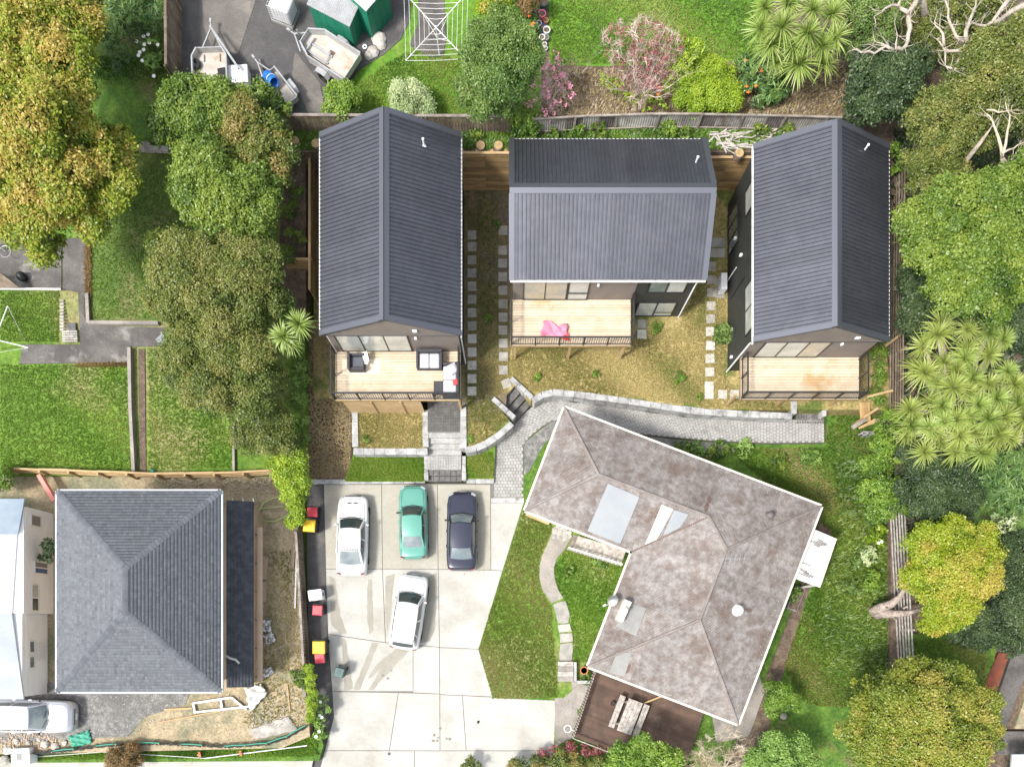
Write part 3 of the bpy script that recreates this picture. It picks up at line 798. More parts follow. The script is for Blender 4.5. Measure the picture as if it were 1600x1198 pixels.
BAL = block_mesh('baluster', .022, .022, 1.0, 'frame_black', .002)
def deck(th, x0, x1, y0, y1, z, posts, zg, sides=(True, True), skirt=None):
    d = MB(); d.box(x0, x1, y0 + .01, y0 + .05, z - .26, z - .03); d.box(x0, x1, y1 - .05, y1 - .01, z - .26, z - .03)
    n = 8
    for i in range(n + 1):
        x = x0 + .03 + (x1 - x0 - .06) * i / n; d.box(x - .022, x + .022, y0 + .06, y1 - .06, z - .26, z - .035)
    dk = d.build('deck_frame', M['timber_new'], th)
    nb = round((y1 - y0) / .145); w = (y1 - y0) / nb
    for i in range(nb):
        mb = MB(); mb.box(x0, x1, y0 + i * w + .008, y0 + (i + 1) * w - .008, z - .03, z + random.uniform(-.002, .002)); mb.build('deck_board', M['deck_pale'], dk)
    for x, y in posts:
        mb = MB(); mb.box(x - .06, x + .06, y - .06, y + .06, zg - .1, z - .27); mb.build('deck_post', M['timber_face'], th)
    # railings: front, left, right
    zt = z + 1.08
    def rail(a, b):
        a = Vector(a); b = Vector(b); L = (b - a).length; dr = (b - a).normalized()
        r = MB(); r.beam(a + Vector((0, 0, zt)), b + Vector((0, 0, zt)), .07, .05); r.beam(a + Vector((0, 0, z + .09)), b + Vector((0, 0, z + .09)), .04, .04)
        np_ = max(1, round(L / 1.3))
        ro = r.build('railing', M['frame_black'], th)
        for i in range(np_ + 1):
            p = a + dr * (L * i / np_); q = MB(); q.box(p.x - .03, p.x + .03, p.y - .03, p.y + .03, z - .2, zt - .03); q.build('railing_post', M['frame_black'], ro)
        nbl = round(L / .125)
        for i in range(1, nbl):
            p = a + dr * (L * i / nbl); inst(BAL, 'baluster', ro, (p.x, p.y, z + .59), math.atan2(dr.y, dr.x), (1, 1, .94))
    e = .04
    rail((x0 + e, y0 + e, 0), (x1 - e, y0 + e, 0))
    if sides[0]: rail((x0 + e, y0 + .12, 0), (x0 + e, y1 - .12, 0))
    if sides[1]: rail((x1 - e, y0 + .12, 0), (x1 - e, y1 - .12, 0))
    return dk

RIBS = rib_profile(4)
def gable_house(th, x0, x1, y0, y1, ridge, ze, zr, zg, ov_f=.28, ov_s=.14):
    # eave rectangle x0..x1 / y0..y1 ; ridge along 'x' or 'y'
    if ridge == 'y':
        xm = (x0 + x1) / 2
        A, B, C_, D = (x0, y0, ze), (x0, y1, ze), (xm, y1, zr), (xm, y0, zr)
        E, F = (x1, y0, ze), (x1, y1, ze)
        slopes = [([A, D, C_, B], A, B), ([E, F, C_, D], E, F)]
        wx0, wx1, wy0, wy1 = x0 + ov_s, x1 - ov_s, y0 + ov_f, y1 - .1
        rp = (Vector(D), Vector(C_)); ends = [[A, D, E], [B, C_, F]]
    else:
        ym = (y0 + y1) / 2
        A, B, C_, D = (x0, y0, ze), (x1, y0, ze), (x1, ym, zr), (x0, ym, zr)
        E, F = (x0, y1, ze), (x1, y1, ze)
        slopes = [([A, B, C_, D], A, B), ([E, D, C_, F], E, F)]
        wx0, wx1, wy0, wy1 = x0 + .12, x1 - .2, y0 + ov_f, y1 - .1
        rp = (Vector(D), Vector(C_)); ends = [[A, D, E], [B, C_, F]]
    rf = MB()
    for poly, a, b in slopes:
        o, s, t, n, st = slope_frame(poly, a, b)
        q = [Vector(p) for p in poly]; dn = Vector((0, 0, -.16))
        nq = len(q); rf.add([p + n * .012 for p in q] + [p + dn for p in q], [tuple(range(nq)), tuple(range(nq, 2 * nq))[::-1]] + [(i, nq + i, nq + (i + 1) % nq, (i + 1) % nq) for i in range(nq)])
    ro = rf.build('roof', M['wall_black'], th)
    for poly, a, b in slopes: slope_sheets(ro, 'roof_sheet', M['roof_metal'], poly, a, b, .82, RIBS, .018)
    # flashings: ridge cap and barge caps
    for poly, a, b in slopes:
        o, s, t, n, st = slope_frame(poly, a, b)
        L = max(p[0] for p in st); T = max(p[1] for p in st)
        for nm, (sa, sb, ta, tb) in (('ridge_cap', (-.02, L + .02, T - .23, T + .012)), ('barge_cap', (-.05, .22, -.02, T - .232)), ('barge_cap', (L - .22, L + .05, -.02, T - .232))):
            mb = MB(); q = [o + s * u + t * v for u, v in ((sa, ta), (sb, ta), (sb, tb), (sa, tb))]
            mb.add([p + n * .078 for p in q] + [p - n * .02 for p in q], [(0, 1, 2, 3), (7, 6, 5, 4), (0, 4, 5, 1), (1, 5, 6, 2), (2, 6, 7, 3), (3, 7, 4, 0)])
            mb.build(nm, M['flashing'], ro)
        mb = MB(); p = o - t * .05 + n * -.03; q = o + s * L - t * .05 + n * -.03
        mb.beam(p - Vector((0, 0, .05)), q - Vector((0, 0, .05)), .085, .11); gt = mb.build('gutter', M['gutter'], ro)
    # walls
    w = MB(); w.box(wx0, wx1, wy0, wy1, zg - .2, ze - .12); w.build('wall', M['wall_black'], th)
    for k, tri in enumerate(ends):
        if ridge == 'y': yy = (y0 + .03, y0 + .11) if k == 0 else (wy1 - .08, wy1 - .002)
        else: yy = (wx0 + .0, wx0 + .08) if k == 0 else (wx1 - .08, wx1)
        mb = MB(); pts = []
        cen = (Vector(tri[0]) + Vector(tri[2])) / 2
        for y in yy:
            for p in tri:
                p = Vector(p)
                if ridge == 'y': pts.append((cen.x + (p.x - cen.x) * .965, y, p.z - .17))
                else: pts.append((y, cen.y + (p.y - cen.y) * .965, p.z - .17))
        mb.add(pts, [(0, 1, 2), (5, 4, 3), (0, 3, 4, 1), (1, 4, 5, 2), (2, 5, 3, 0)])
        mb.build('gable_panel', M['wall_taupe'], th)
    return ro, (wx0, wx1, wy0, wy1)

ZE, ZR_, ZD = 6.2, 8.02, 3.4
def vent_pipe(th, px, py, z):
    p = P(px, py, z); mb = MB(); mb.tube([p + Vector((0, 0, -.25)), p + Vector((0, 0, .3))], .045, 8); mb.tube([p + Vector((0, 0, .3)), p + Vector((0, 0, .34))], .06, 8)
    mb.lathe(p + Vector((0, 0, -.2)), [(.12, -.06), (.09, .03), (.05, .07)], 10); mb.build('vent_pipe', M['plastic_white'], th)
def front_trim(th, x0, x1, y0, wy0, lights):
    mb = MB(); mb.box(x0 + .12, x1 - .12, y0 + .02, wy0 - .003, ZE - .2, ZE - .13); mb.build('soffit', M['flashing'], th)
    mb = MB(); mb.box(x0 + .16, x1 - .16, wy0 - .03, wy0 - .002, ZD, ZE - .21); mb.build('front_cladding', M['wall_taupe'], th)
    for x, z in lights:
        mb = MB(); mb.obox((x, wy0 - .1, z), (.14, .12, .2)); mb.build('wall_lamp', M['plastic_white'], th, bevel=.03)
def downpipe(th, pts, r=.04):
    mb = MB(); mb.tube(pts, r, 8); mb.build('downpipe', M['plastic_white'], th)

# first house (left)
ax0, ax1 = P(500.5, 0, ZE).x, P(719.5, 0, ZE).x; ay0, ay1 = P(0, 523, ZE).y, P(0, 209, ZE).y
h1 = thing('house', 'black gabled house with lounge furniture on its pale timber deck', 'house', ((ax0 + ax1) / 2, (ay0 + ay1) / 2, Z_TER), group='black gabled houses')
r1, wb = gable_house(h1, ax0, ax1, ay0, ay1, 'y', ZE, ZR_, Z_TER)
front_trim(h1, ax0, ax1, ay0, wb[2], [(P(651, 0, 4.9).x, 5.3)])
fx = lambda px, z=ZD: P(px, 0, z).x
win(h1, (fx(536), wb[2] - .03, ZD + .04), (1, 0, 0), (0, -1, 0), fx(645) - fx(536), 2.15, 3, ['curtain_glass', 'curtain_glass', 'curtain_glass'], name='sliding_door')
deck(h1, fx(523), fx(719.5), P(0, 625, ZD).y, wb[2] - .04, ZD, [], Z_TER)
mb = MB(); a, b = P(549, 645, 1.0), P(664, 645, 1.0); yy = P(0, 645, 1.0).y
skz = ZD - .28
nsk = 8
for i in range(nsk):
    z0 = 1.0 + (skz - 1.0) * i / nsk; z1 = 1.0 + (skz - 1.0) * (i + 1) / nsk - .008
    q = MB(); q.box(a.x, b.x, yy, yy + .05, z0, z1); q.build('skirt_board', M['timber_face'], h1)
for px in (585, 630):
    q = MB(); q.box(P(px, 0, 2).x - .05, P(px, 0, 2).x + .05, yy - .06, yy - .002, .95, skz); q.build('skirt_batten', M['timber_face'], h1)
q = MB(); q.box(P(720, 0, 2).x - .1, P(720, 0, 2).x + .02, yy + .1, yy + .25, .9, ZD - .28); q.build('deck_post', M['timber_face'], h1)
q = MB(); q.box(P(553, 0, 2).x - .1, P(553, 0, 2).x + .02, yy + .1, yy + .25, .9, ZD - .28); q.build('deck_post', M['timber_face'], h1)
vent_pipe(h1, 662, 224, 7.3)
downpipe(h1, [(ax1 - .02, ay0 + .1, ZE - .12), (ax1 + .02, ay0 + .05, ZE - .4), (ax1 - .06, wb[2] + .1, ZE - .7), (ax1 - .06, wb[2] + .1, Z_TER)])
downpipe(h1, [(ax0 + .02, ay0 + .1, ZE - .12), (ax0 + .05, wb[2] + .1, ZE - .6), (ax0 + .07, wb[2] + .1, Z_TER)])
q = MB(); q.box(P(650, 0, ZE).x - .12, P(650, 0, ZE).x + .12, ay0 - .05, ay0 + .02, ZE + .35, ZE + .62); q.build('floodlight', M['plastic_white'], h1, bevel=.03)

# second house (middle), ridge across
bx0, bx1 = P(797, 0, ZE).x, P(1103, 0, ZE).x; by0, by1 = P(0, 437, ZE).y, P(0, 218, ZE).y
h2 = thing('house', 'black house with its long roof side facing the deck and pink towel', 'house', ((bx0 + bx1) / 2, (by0 + by1) / 2, Z_TER), group='black gabled houses')
r2, wb2 = gable_house(h2, bx0, bx1, by0, by1, 'x', ZE, ZR_, Z_TER, ov_f=.3)
dx1 = P(992, 0, ZD + 1.08).x
mb = MB(); mb.box(bx0 + .14, dx1 + .02, wb2[2] - .03, wb2[2] - .002, ZD, ZE - .13); mb.build('front_cladding', M['wall_taupe'], h2)
win(h2, (fx(817), wb2[2] - .03, ZD + .04), (1, 0, 0), (0, -1, 0), fx(884) - fx(817), 2.15, 2, 'door_glass', name='sliding_door')
win(h2, (fx(885), wb2[2] - .03, ZD + .04), (1, 0, 0), (0, -1, 0), fx(916.5) - fx(885), 2.15, 1, 'curtain_glass', name='window')
q = MB(); q.box(fx(886), fx(915.5), wb2[2] - .1, wb2[2] - .032, ZD + .78, ZD + .83); q.build('window_bar', M['frame_black'], h2)
win(h2, (6.95, wb2[2], 4.2), (1, 0, 0), (0, -1, 0), 1.95, 1.35, 2, ['glass_mid', 'curtain_glass'], fw=.07)
win(h2, (6.75, wb2[2], Z_TER + .12), (1, 0, 0), (0, -1, 0), 2.1, 1.75, 2, ['curtain_glass', 'curtain_glass'], fw=.07)
q = MB(); q.box(7.85, 8.8, wb2[2] - .07, wb2[2] - .061, Z_TER + .6, Z_TER + .66); q.build('window_bar', M['frame_black'], h2)
q = MB(); q.obox((P(935, 0, 5.2).x, wb2[2] - .1, 5.2), (.13, .13, .2)); q.build('wall_lamp', M['plastic_white'], h2, bevel=.03)
dy0 = P(0, 540, ZD).y
deck(h2, bx0 + .02, dx1, dy0, wb2[2] - .04, ZD, [(P(x, 0, Z_TER).x, dy0 + .12) for x in (804, 887, 967.5)], Z_TER)
q = MB(); q.box(dx1 - .03, dx1 + .05, wb2[2] - 1.5, wb2[2] - .02, ZD - .25, ZD + .0); q.build('privacy_panel', M['wall_black'], h2)
downpipe(h2, [(bx1 - .05, by0 + .0, ZE - .12), (bx1 - .18, wb2[2] - .07, ZE - .5), (wb2[1] - .05, wb2[2] - .06, ZE - .9), (wb2[1] - .05, wb2[2] - .06, Z_TER)])
vent_pipe(h2, 1088, 252, 7.2)

# third house (right)
cx0, cx1 = P(1178, 0, ZE).x, P(1388.5, 0, ZE).x; cy0, cy1 = P(0, 533, ZE).y, P(0, 227, ZE).y
h3 = thing('house', 'black gabled house with an empty deck beside the tree-lined fence', 'house', ((cx0 + cx1) / 2, (cy0 + cy1) / 2, Z_TER), group='black gabled houses')
r3, wb3 = gable_house(h3, cx0, cx1, cy0, cy1, 'y', ZE, ZR_, Z_TER)
front_trim(h3, cx0, cx1, cy0, wb3[2], [(P(1311, 0, 5.0).x, 5.35)])
win(h3, (fx(1176), wb3[2] - .03, ZD + .04), (1, 0, 0), (0, -1, 0), fx(1275) - fx(1176), 2.1, 3, ['curtain_glass', 'curtain_glass', 'door_glass'], name='sliding_door')
deck(h3, P(1157.5, 0, ZD).x, P(1343, 0, ZD).x, P(0, 624, ZD).y, wb3[2] - .04, ZD, [(P(x, 0, Z_TER).x, P(0, 633, Z_TER).y) for x in (1135, 1213, 1296)], Z_TER)
lw = wb3[0]
win(h3, (lw, 22.9, 1.5), (0, -1, 0), (-1, 0, 0), 2.2, 1.75, 3, 'glass_mid')
win(h3, (lw, 17.6, 4.45), (0, -1, 0), (-1, 0, 0), 2.5, 1.25, 2, 'curtain_glass')
win(h3, (lw, 22.5, 4.5), (0, -1, 0), (-1, 0, 0), 1.3, 1.2, 1, 'curtain_glass')
for y, z in ((19.6, 3.9), (21.0, 2.9), (16.4, 2.2), (14.9, 2.2)):
    q = MB(); q.obox((lw - .08, y, z), (.14, .14, .2)); q.build('wall_lamp', M['plastic_white'], h3, bevel=.03)
q = MB(); q.box(lw - .06, lw - .002, 18.2, 18.28, 1.8, 4.4); q.build('pipe_cover', M['frame_black'], h3)
downpipe(h3, [(cx0 + .02, cy0 + .06, ZE - .12), (cx0 + .05, cy0 + .02, ZE - .4), (lw - .06, wb3[2] - .06, ZE - .8), (lw - .06, wb3[2] - .06, Z_TER)], .045)
vent_pipe(h3, 1352, 233, 7.2)
q = MB(); q.obox((P(1334, 0, ZE).x, cy0 - .01, ZE + .42), (.26, .08, .2)); q.build('floodlight', M['plastic_white'], h3, bevel=.03)
q = MB(); x = P(1307, 0, 7.9).x
q.tube([P(1310, 485, 7.9), P(1331, 493, 7.2)], .02, 5); q.build('paint_streak', M['plastic_white'], r3)

# old house with rusty corrugated roof
ZO = 3.7
A_, E_ = P(882, 637, ZO), P(1283, 791, ZO); F_ = P(1144, 1127, ZO)
ou = (E_ - A_).normalized(); ov = Vector((ou.y, -ou.x, 0))
LU = (E_ - A_).length; LV = (F_ - E_).dot(ov); W1 = (P(820, 797, ZO) - A_).dot(ov); U2 = (P(988, 861, ZO) - A_).dot(ou)
def O(u, v, z=ZO): p = A_ + ou * u + ov * v; return Vector((p.x, p.y, z))
oh = thing('old_house', 'old L-shaped house with faded rusty corrugated hip roof', 'house', tuple(O(LU * .6, LV * .4, .1)))
K = .40
h_1 = W1 / 2; w2 = LU - U2; h_2 = w2 / 2
a1 = O(h_1, h_1, ZO + K * h_1); j1 = O(U2 + h_1, h_1, ZO + K * h_1)
t2 = O(U2 + h_2, h_2, ZO + K * h_2); b2 = O(U2 + h_2, LV - h_2, ZO + K * h_2)
cA, cE, cF, cG, cC, cB = O(0, 0), O(LU, 0), O(LU, LV), O(U2, LV), O(U2, W1), O(0, W1)
osl = [([cA, cE, t2, j1, a1], cA, cE), ([cA, a1, cB], cB, cA), ([cB, a1, j1, cC], cB, cC), ([cC, j1, t2, b2, cG], cC, cG), ([cG, b2, cF], cG, cF), ([cE, cF, b2, t2], cE, cF)]
rb = MB()
for poly, a, b in osl:
    nq = len(poly); rb.add(list(poly) + [p + Vector((0, 0, -.14)) for p in poly], [tuple(range(nq)), tuple(range(nq, 2 * nq))[::-1]] + [(i, nq + i, nq + (i + 1) % nq, (i + 1) % nq) for i in range(nq)])
oro = rb.build('roof', M['timber_brown'], oh)
CORR = corr_profile(10)
for poly, a, b in osl: slope_sheets(oro, 'roof_sheet', M['roof_old'], poly, a, b, .76, CORR, .02)
for p, q in ((cA, a1), (cB, a1), (a1, j1), (j1, t2), (cE, t2), (t2, b2), (b2, cG), (b2, cF)):
    mb = MB(); up = Vector((0, 0, .045)); mb.tube([p + up * .6, q + up * .6], [.075, .075], 6); mb.build('ridge_cap', M['roof_old_ridge'], oro)
mb = MB(); mb.beam(cC + Vector((0, 0, .03)), j1 + Vector((0, 0, .03)), .16, .02); mb.build('valley', M['rust'], oro)
for p, q in ((cA, cE), (cE, cF), (cF, cG), (cG, cC), (cC, cB), (cB, cA)):
    d = (q - p).normalized(); outw = Vector((d.y, -d.x, 0))
    c = (cA + cE + cF + cG + cC + cB) / 6
    if outw.dot((p + q) / 2 - (cC * .6 + t2 * .4)) < 0: outw = -outw
    mb = MB(); e = outw * .06 - Vector((0, 0, .03)); mb.beam(p + e, q + e, .11, .1); mb.build('gutter', M['cream'], oro)
ww = MB(); i_ = .45
ww.prism([tuple(O(u, v)) for u, v in ((i_, i_), (LU - i_, i_), (LU - i_, LV - i_), (U2 + i_, LV - i_), (U2 + i_, W1 - i_), (i_, W1 - i_))], -.1, ZO - .02); ww.build('wall', M['cream'], oh)
# patches and fittings on the old roof
def on_slope(si, pix, h=.05, z=None):
    # photo pixels dropped onto a roof slope: solve height by iteration
    poly, a, b = osl[si]; o, s, t, n, st = slope_frame(poly, a, b); out = []
    for x, y in pix:
        zz = ZO + .5
        for _ in range(12):
            p = P(x, y, zz); zz = o.z - (n.x * (p.x - o.x) + n.y * (p.y - o.y)) / n.z
        out.append(P(x, y, zz) + n * h)
    return out, n
def roof_plate(nm, si, pix, m, h=.055, th=.03, parent=None):
    q, n = on_slope(si, pix, h); k = len(q); mb = MB()
    mb.add(q + [p - n * th for p in q], [tuple(range(k)), tuple(range(k, 2 * k))[::-1]] + [(i, k + i, k + (i + 1) % k, (i + 1) % k) for i in range(k)])
    return mb.build(nm, M[m], parent or oro)
roof_plate('roof_patch', 2, [(950, 755), (999, 776), (969, 849), (918, 829)], 'roof_patch_blue')
roof_plate('roof_patch', 2, [(1034, 788), (1052, 795), (1026, 842), (1008, 850)], 'cream', .06)
roof_plate('roof_patch', 2, [(1053, 796), (1076, 803), (1062, 824), (1036, 836)], 'roof_patch_blue', .057)
roof_plate('roof_patch', 3, [(987, 943), (1010, 950), (994, 994), (962, 978)], 'roof_patch_grey')
roof_plate('roof_patch', 4, [(964, 1018), (987, 1018), (976, 1056), (952, 1050)], 'roof_patch_grey')
(p_, ), n_ = on_slope(0, [(1201, 806)], .0)
mb = MB(); mb.lathe(p_, [(.22, 0), (.22, .05), (.17, .1), (.19, .32), (.14, .42), (.03, .47)], 16); mb.build('roof_vent', M['iron_dark'], oro, smooth=True)
(p_, ), n_ = on_slope(5, [(1151, 953)], .0)
mb = MB(); mb.lathe(p_, [(.30, 0), (.30, .1), (.22, .16), (.24, .4), (.1, .5)], 14); mb.build('flue_cap', M['white_paint'], oro)
cp, n_ = on_slope(3, [(973, 936), (985, 941), (971, 972), (960, 967)], .0)
mb = MB(); k = 4; hz = max(p.z for p in cp) + .55
mb.prism([(p.x, p.y) for p in cp], min(p.z for p in cp) - .1, hz); ch = mb.build('chimney', M['cream'], oro, bevel=.03)
cc = sum(cp, Vector()) / 4
mb = MB(); mb.lathe((cc.x, cc.y, hz), [(.14, 0), (.14, .22), (.17, .26), (.1, .3)], 12); mb.build('chimney_pot', M['white_paint'], ch)
# TV aerial
(p_, ), n_ = on_slope(3, [(1130, 880)], 0)
mb = MB(); q = p_ + Vector((0, 0, 1.5)); mb.tube([p_, q], .015, 5)
for i in range(6):
    c = q + Vector((-.5 + i * .22, .1, 0)); mb.tube([c - Vector((.05, .25, 0)), c + Vector((.05, .25, 0))], .008, 4)
mb.tube([q + Vector((-.6, .1, 0)), q + Vector((.7, .1, 0))], .01, 4); mb.build('aerial', M['zinc'], oro)
# lichen flecks and rust streaks along the eaves
fl = MB()
for k in range(520):
    si = random.choice([0, 4, 4, 5, 5, 5, 2]); poly, a, b = osl[si]; o, s, t, n, st = slope_frame(poly, a, b)
    x = random.uniform(.2, max(q[0] for q in st) - .2); tv = abs(random.gauss(.2, .35)) + .02; r = trange(st, x)
    if r is None or tv > r[1] - .1: continue
    c = o + s * x + t * tv + n * .045; e = random.uniform(.012, .034)
    fl.obox(c, (e * random.uniform(.8, 2), e, .02), random.uniform(0, 3))
f_o = fl.build('lichen_flecks', M['lichen'], oro); f_o['kind'] = 'stuff'
for (x, y) in [(1107, 782), (1103, 793), (1168, 952), (981, 1043)]:
    for si in range(6):
        poly, a, b = osl[si]
        q, n = on_slope(si, [(x, y)], .05)
        o, s, t, nn, st = slope_frame(poly, a, b); u = (q[0] - o).dot(s); v = (q[0] - o).dot(t); r = trange(st, u)
        if r and r[0] + .2 < v < r[1] - .2:
            mb = MB(); L = random.uniform(.3, .6)
            mb.add([q[0] + s * dx + t * dt for dx, dt in ((-.09, -L / 2), (.02, -L / 2 - .08), (.12, -L / 2 + .1), (.10, L / 4), (.03, L / 2), (-.06, L / 2 - .12), (-.12, 0))], [(0, 1, 2, 3, 4, 5, 6)]); mb.build('rust_streak', M['rust'], oro)
            break
# satellite dish
(p_, ), n_ = on_slope(3, [(958, 940)], 0)
mb = MB(); prof = [(.02, 0), (.12, .015), (.22, .05), (.30, .1)]; n = 18
mb.lathe((0, 0, 0), prof, n)
dsh = thing('satellite_dish', 'white satellite dish on the gutter of the old house', 'satellite dish', tuple(p_ + Vector((0, 0, .1))))
mm = Matrix.Translation(p_ + Vector((-.05, 0, .55))) @ Matrix.Rotation(R(-35), 4, 'Y') @ Matrix.Rotation(R(-20), 4, 'X')
link('reflector', mb.mesh('reflector', M['white_paint'], True), dsh, mm)
mb = MB(); mb.tube([p_ + Vector((0, 0, .1)), p_ + Vector((0, 0, .55))], .025, 6); mb.tube([p_ + Vector((0, -.1, .5)), p_ + Vector((-.55, -.2, .75))], .02, 5); mb.obox(p_ + Vector((-.55, -.2, .77)), (.16, .09, .09), .3); mb.build('feed_arm', M['white_paint'], dsh)
# outdoor stair of the old house
sa, sb = P(897, 838, .9), P(984, 873, 1.2)
ost = thing('timber_stair', 'weathered timber stair with white handrail beside the old house', 'stair', tuple(P(900, 850, .1)))
su = Vector((ou.x, ou.y, 0)); sv = Vector((ov.x, ov.y, 0))
base = P(897, 833, .6)
for i in range(11):
    c = base + su * (.15 + i * .27) + sv * .42; z = .12 + i * .15
    mb = MB(); mb.obox((c.x, c.y, z), (.29, .86, .05), math.atan2(su.y, su.x)); mb.build('tread', M['timber_silver'] if i else M['timber_grey'], ost, bevel=.01)
p0 = base + sv * .9; p1 = p0 + su * 3.0
mb = MB(); mb.beam((p0.x, p0.y, .85), (p1.x, p1.y, 2.4), .08, .06); mb.build('handrail', M['white_paint'], ost)
for i in range(13):
    p = p0.lerp(p1, i / 12); z = .85 + 1.55 * i / 12; mb = MB(); mb.box(p.x - .025, p.x + .025, p.y - .025, p.y + .025, z - .85, z - .035); mb.build('baluster', M['white_paint'], ost)
mb = MB(); mb.beam((p0.x, p0.y, .02), (p1.x, p1.y, 1.65), .05, .2); mb.build('stringer', M['timber_grey'], ost)
# lean-to porch roof
lt = thing('lean_to', 'white lean-to roof with dark scuffs on the right of old house', 'lean-to', tuple(P(1275, 870, .1)))
ZLT = 2.7
q = [P(1271, 826, ZLT + .25), P(1306, 841, ZLT), P(1280, 917, ZLT), P(1241, 903, ZLT + .25)]
mb = MB(); mb.add(q + [p - Vector((0, 0, .05)) for p in q], [(0, 1, 2, 3), (7, 6, 5, 4), (0, 4, 5, 1), (1, 5, 6, 2), (2, 6, 7, 3), (3, 7, 4, 0)]); lr = mb.build('roof_panel', M['white_paint'], lt)
mb = MB(); mb.beam(q[1] + Vector((.03, 0, -.05)), q[2] + Vector((.03, 0, -.05)), .06, .1); mb.build('fascia', M['white_paint'], lt)
for i in (1, 2):
    mb = MB(); c = q[i].lerp(sum(q, Vector()) / 4, .08); mb.box(c.x - .05, c.x + .05, c.y - .05, c.y + .05, 0, ZLT - .06); mb.build('post', M['white_paint'], lt)
nl = (q[1] - q[0]).cross(q[3] - q[0]).normalized(); nl = nl if nl.z > 0 else -nl
for u0, v0, k in ((.35, .22, 7), (.35, .68, 1), (.3, .85, 5)):
    for i in range(k):
        u = u0 + random.uniform(-.1, .22); v = v0 + (i - k / 2) * .022
        c = q[0].lerp(q[1], u).lerp(q[3].lerp(q[2], u), v) + nl * .005; d = (q[1] - q[0]).normalized(); e = (q[3] - q[0]).normalized(); L = random.uniform(.2, .42)
        mb = MB(); mb.add([c - d * L - e * .02, c + d * L - e * .03, c + d * L * .9 + e * .025, c - d * L * .9 + e * .02], [(0, 1, 2, 3)]); mb.build('scuff_mark', M['iron_dark'], lr)
# dark deck of the old house
dd = thing('dark_deck', 'dark stained timber deck below the old house', 'deck', tuple(P(1010, 1110, .2)))
zd = .55
dq = [P(930, 1045, zd), P(897, 1150, zd), P(960, 1172, zd), P(1100, 1190, zd), P(1118, 1150, zd), P(1105, 1120, zd)]
a, b = P(932, 1042, zd), P(896, 1150, zd)
du = ou; dvv = (b - a).normalized()
nbd = 30
for i in range(nbd):
    p = a.lerp(b, (i + .5) / nbd)
    L = 6.6 if i < 24 else 6.9
    mb = MB(); mb.beam(p - Vector((0, 0, .02)), p + du * L - Vector((0, 0, .02)), (b - a).length / nbd - .008, .04); mb.build('deck_board', M['deck_dark'], dd)
mb = MB(); cs = [a, a + du * 6.4, b + du * 6.7, b]; mb.prism([(p.x, p.y) for p in cs], 0, zd - .05); mb.build('deck_base', M['timber_brown'], dd)
np2 = 26
for i in range(np2):
    p = a.lerp(b, i / (np2 - 1)) - du * .06
    mb = MB(); mb.obox((p.x, p.y, .75), (.03, .09, 1.3), math.atan2(dvv.y, dvv.x) + 1.57); mb.build('picket', M['timber_silver'], dd)
mb = MB(); mb.beam(a + Vector((-.1, 0, .75)), b + Vector((-.1, 0, .75)), .06, .05); mb.build('handrail', M['timber_brown'], dd)
mb = MB(); mb.beam(b + Vector((0, -.05, .6)), b + du * 2.4 + Vector((0, -.05, .6)), .05, .08); mb.build('rail', M['timber_silver'], dd)
# ------------------------------------------------------------------ shingled house on the building site
ZS = 5.2
sx0, sx1 = P(89, 0, ZS).x, P(345, 0, ZS).x; sy0, sy1 = P(0, 1080, ZS).y, P(0, 767, ZS).y
sh = thing('shingled_house', 'unfinished house with blue-grey shingled hip roof', 'house', ((sx0 + sx1) / 2, (sy0 + sy1) / 2, Z_SITE))
hw = (sx1 - sx0) / 2; zr = ZS + 1.35
sA, sB, sC, sD = Vector((sx0, sy0, ZS)), Vector((sx1, sy0, ZS)), Vector((sx1, sy1, ZS)), Vector((sx0, sy1, ZS))
sR0, sR1 = Vector((sx0 + hw, sy0 + hw * .97, zr)), Vector((sx0 + hw, sy1 - hw * .97, zr))
ssl = [([sA, sB, sR0], sA, sB), ([sB, sC, sR1, sR0], sB, sC), ([sC, sD, sR1], sC, sD), ([sD, sA, sR0, sR1], sD, sA)]
rb = MB()
for poly, a, b in ssl:
    nq = len(poly); rb.add(list(poly) + [p + Vector((0, 0, -.18)) for p in poly], [tuple(range(nq)), tuple(range(nq, 2 * nq))[::-1]] + [(i, nq + i, nq + (i + 1) % nq, (i + 1) % nq) for i in range(nq)])
sro = rb.build('roof', M['membrane'], sh)
def shingles(poly, a, b, course=.165, tab=.14):
    o, s, t, n, st = slope_frame(poly, a, b)
    T = max(q[1] for q in st); V = []; F = []; At = []
    nc = int(T / course)
    for c in range(nc):
        t0 = c * course; r = srange(st, t0 + course * .5)
        if r is None: continue
        x = r[0] - random.uniform(0, tab); ct = random.gauss(0, .05)
        while x < r[1]:
            w = tab * random.choice((1, 1, 1.4, .8)); xa = max(x, r[0]); xb = min(x + w - .006, r[1]); x += w
            if xb - xa < .03: continue
            hb = .022 + random.uniform(0, .008); tt = t0 + course * 1.05
            q = [o + s * xa + t * t0 + n * hb, o + s * xb + t * t0 + n * hb, o + s * xb + t * tt + n * .006, o + s * xa + t * tt + n * .006, o + s * xa + t * t0, o + s * xb + t * t0]
            k = len(V); V += [tuple(p) for p in q]; F += [(k, k + 1, k + 2, k + 3), (k + 4, k + 5, k + 1, k)]
            At += [min(1, max(0, .45 + ct + random.gauss(0, .15)))] * 6
    return V, F, At
for poly, a, b in ssl:
    V, F, At = shingles(poly, a, b)
    o = link('shingles', np_mesh('shingles', V, F, M['shingle'], At), sro, Matrix.Identity(4)); o['kind'] = 'stuff'
CAPM = block_mesh('hip_cap', .20, .30, .03, 'membrane', .006)
hc = MB(); V = []; F = []; At = []
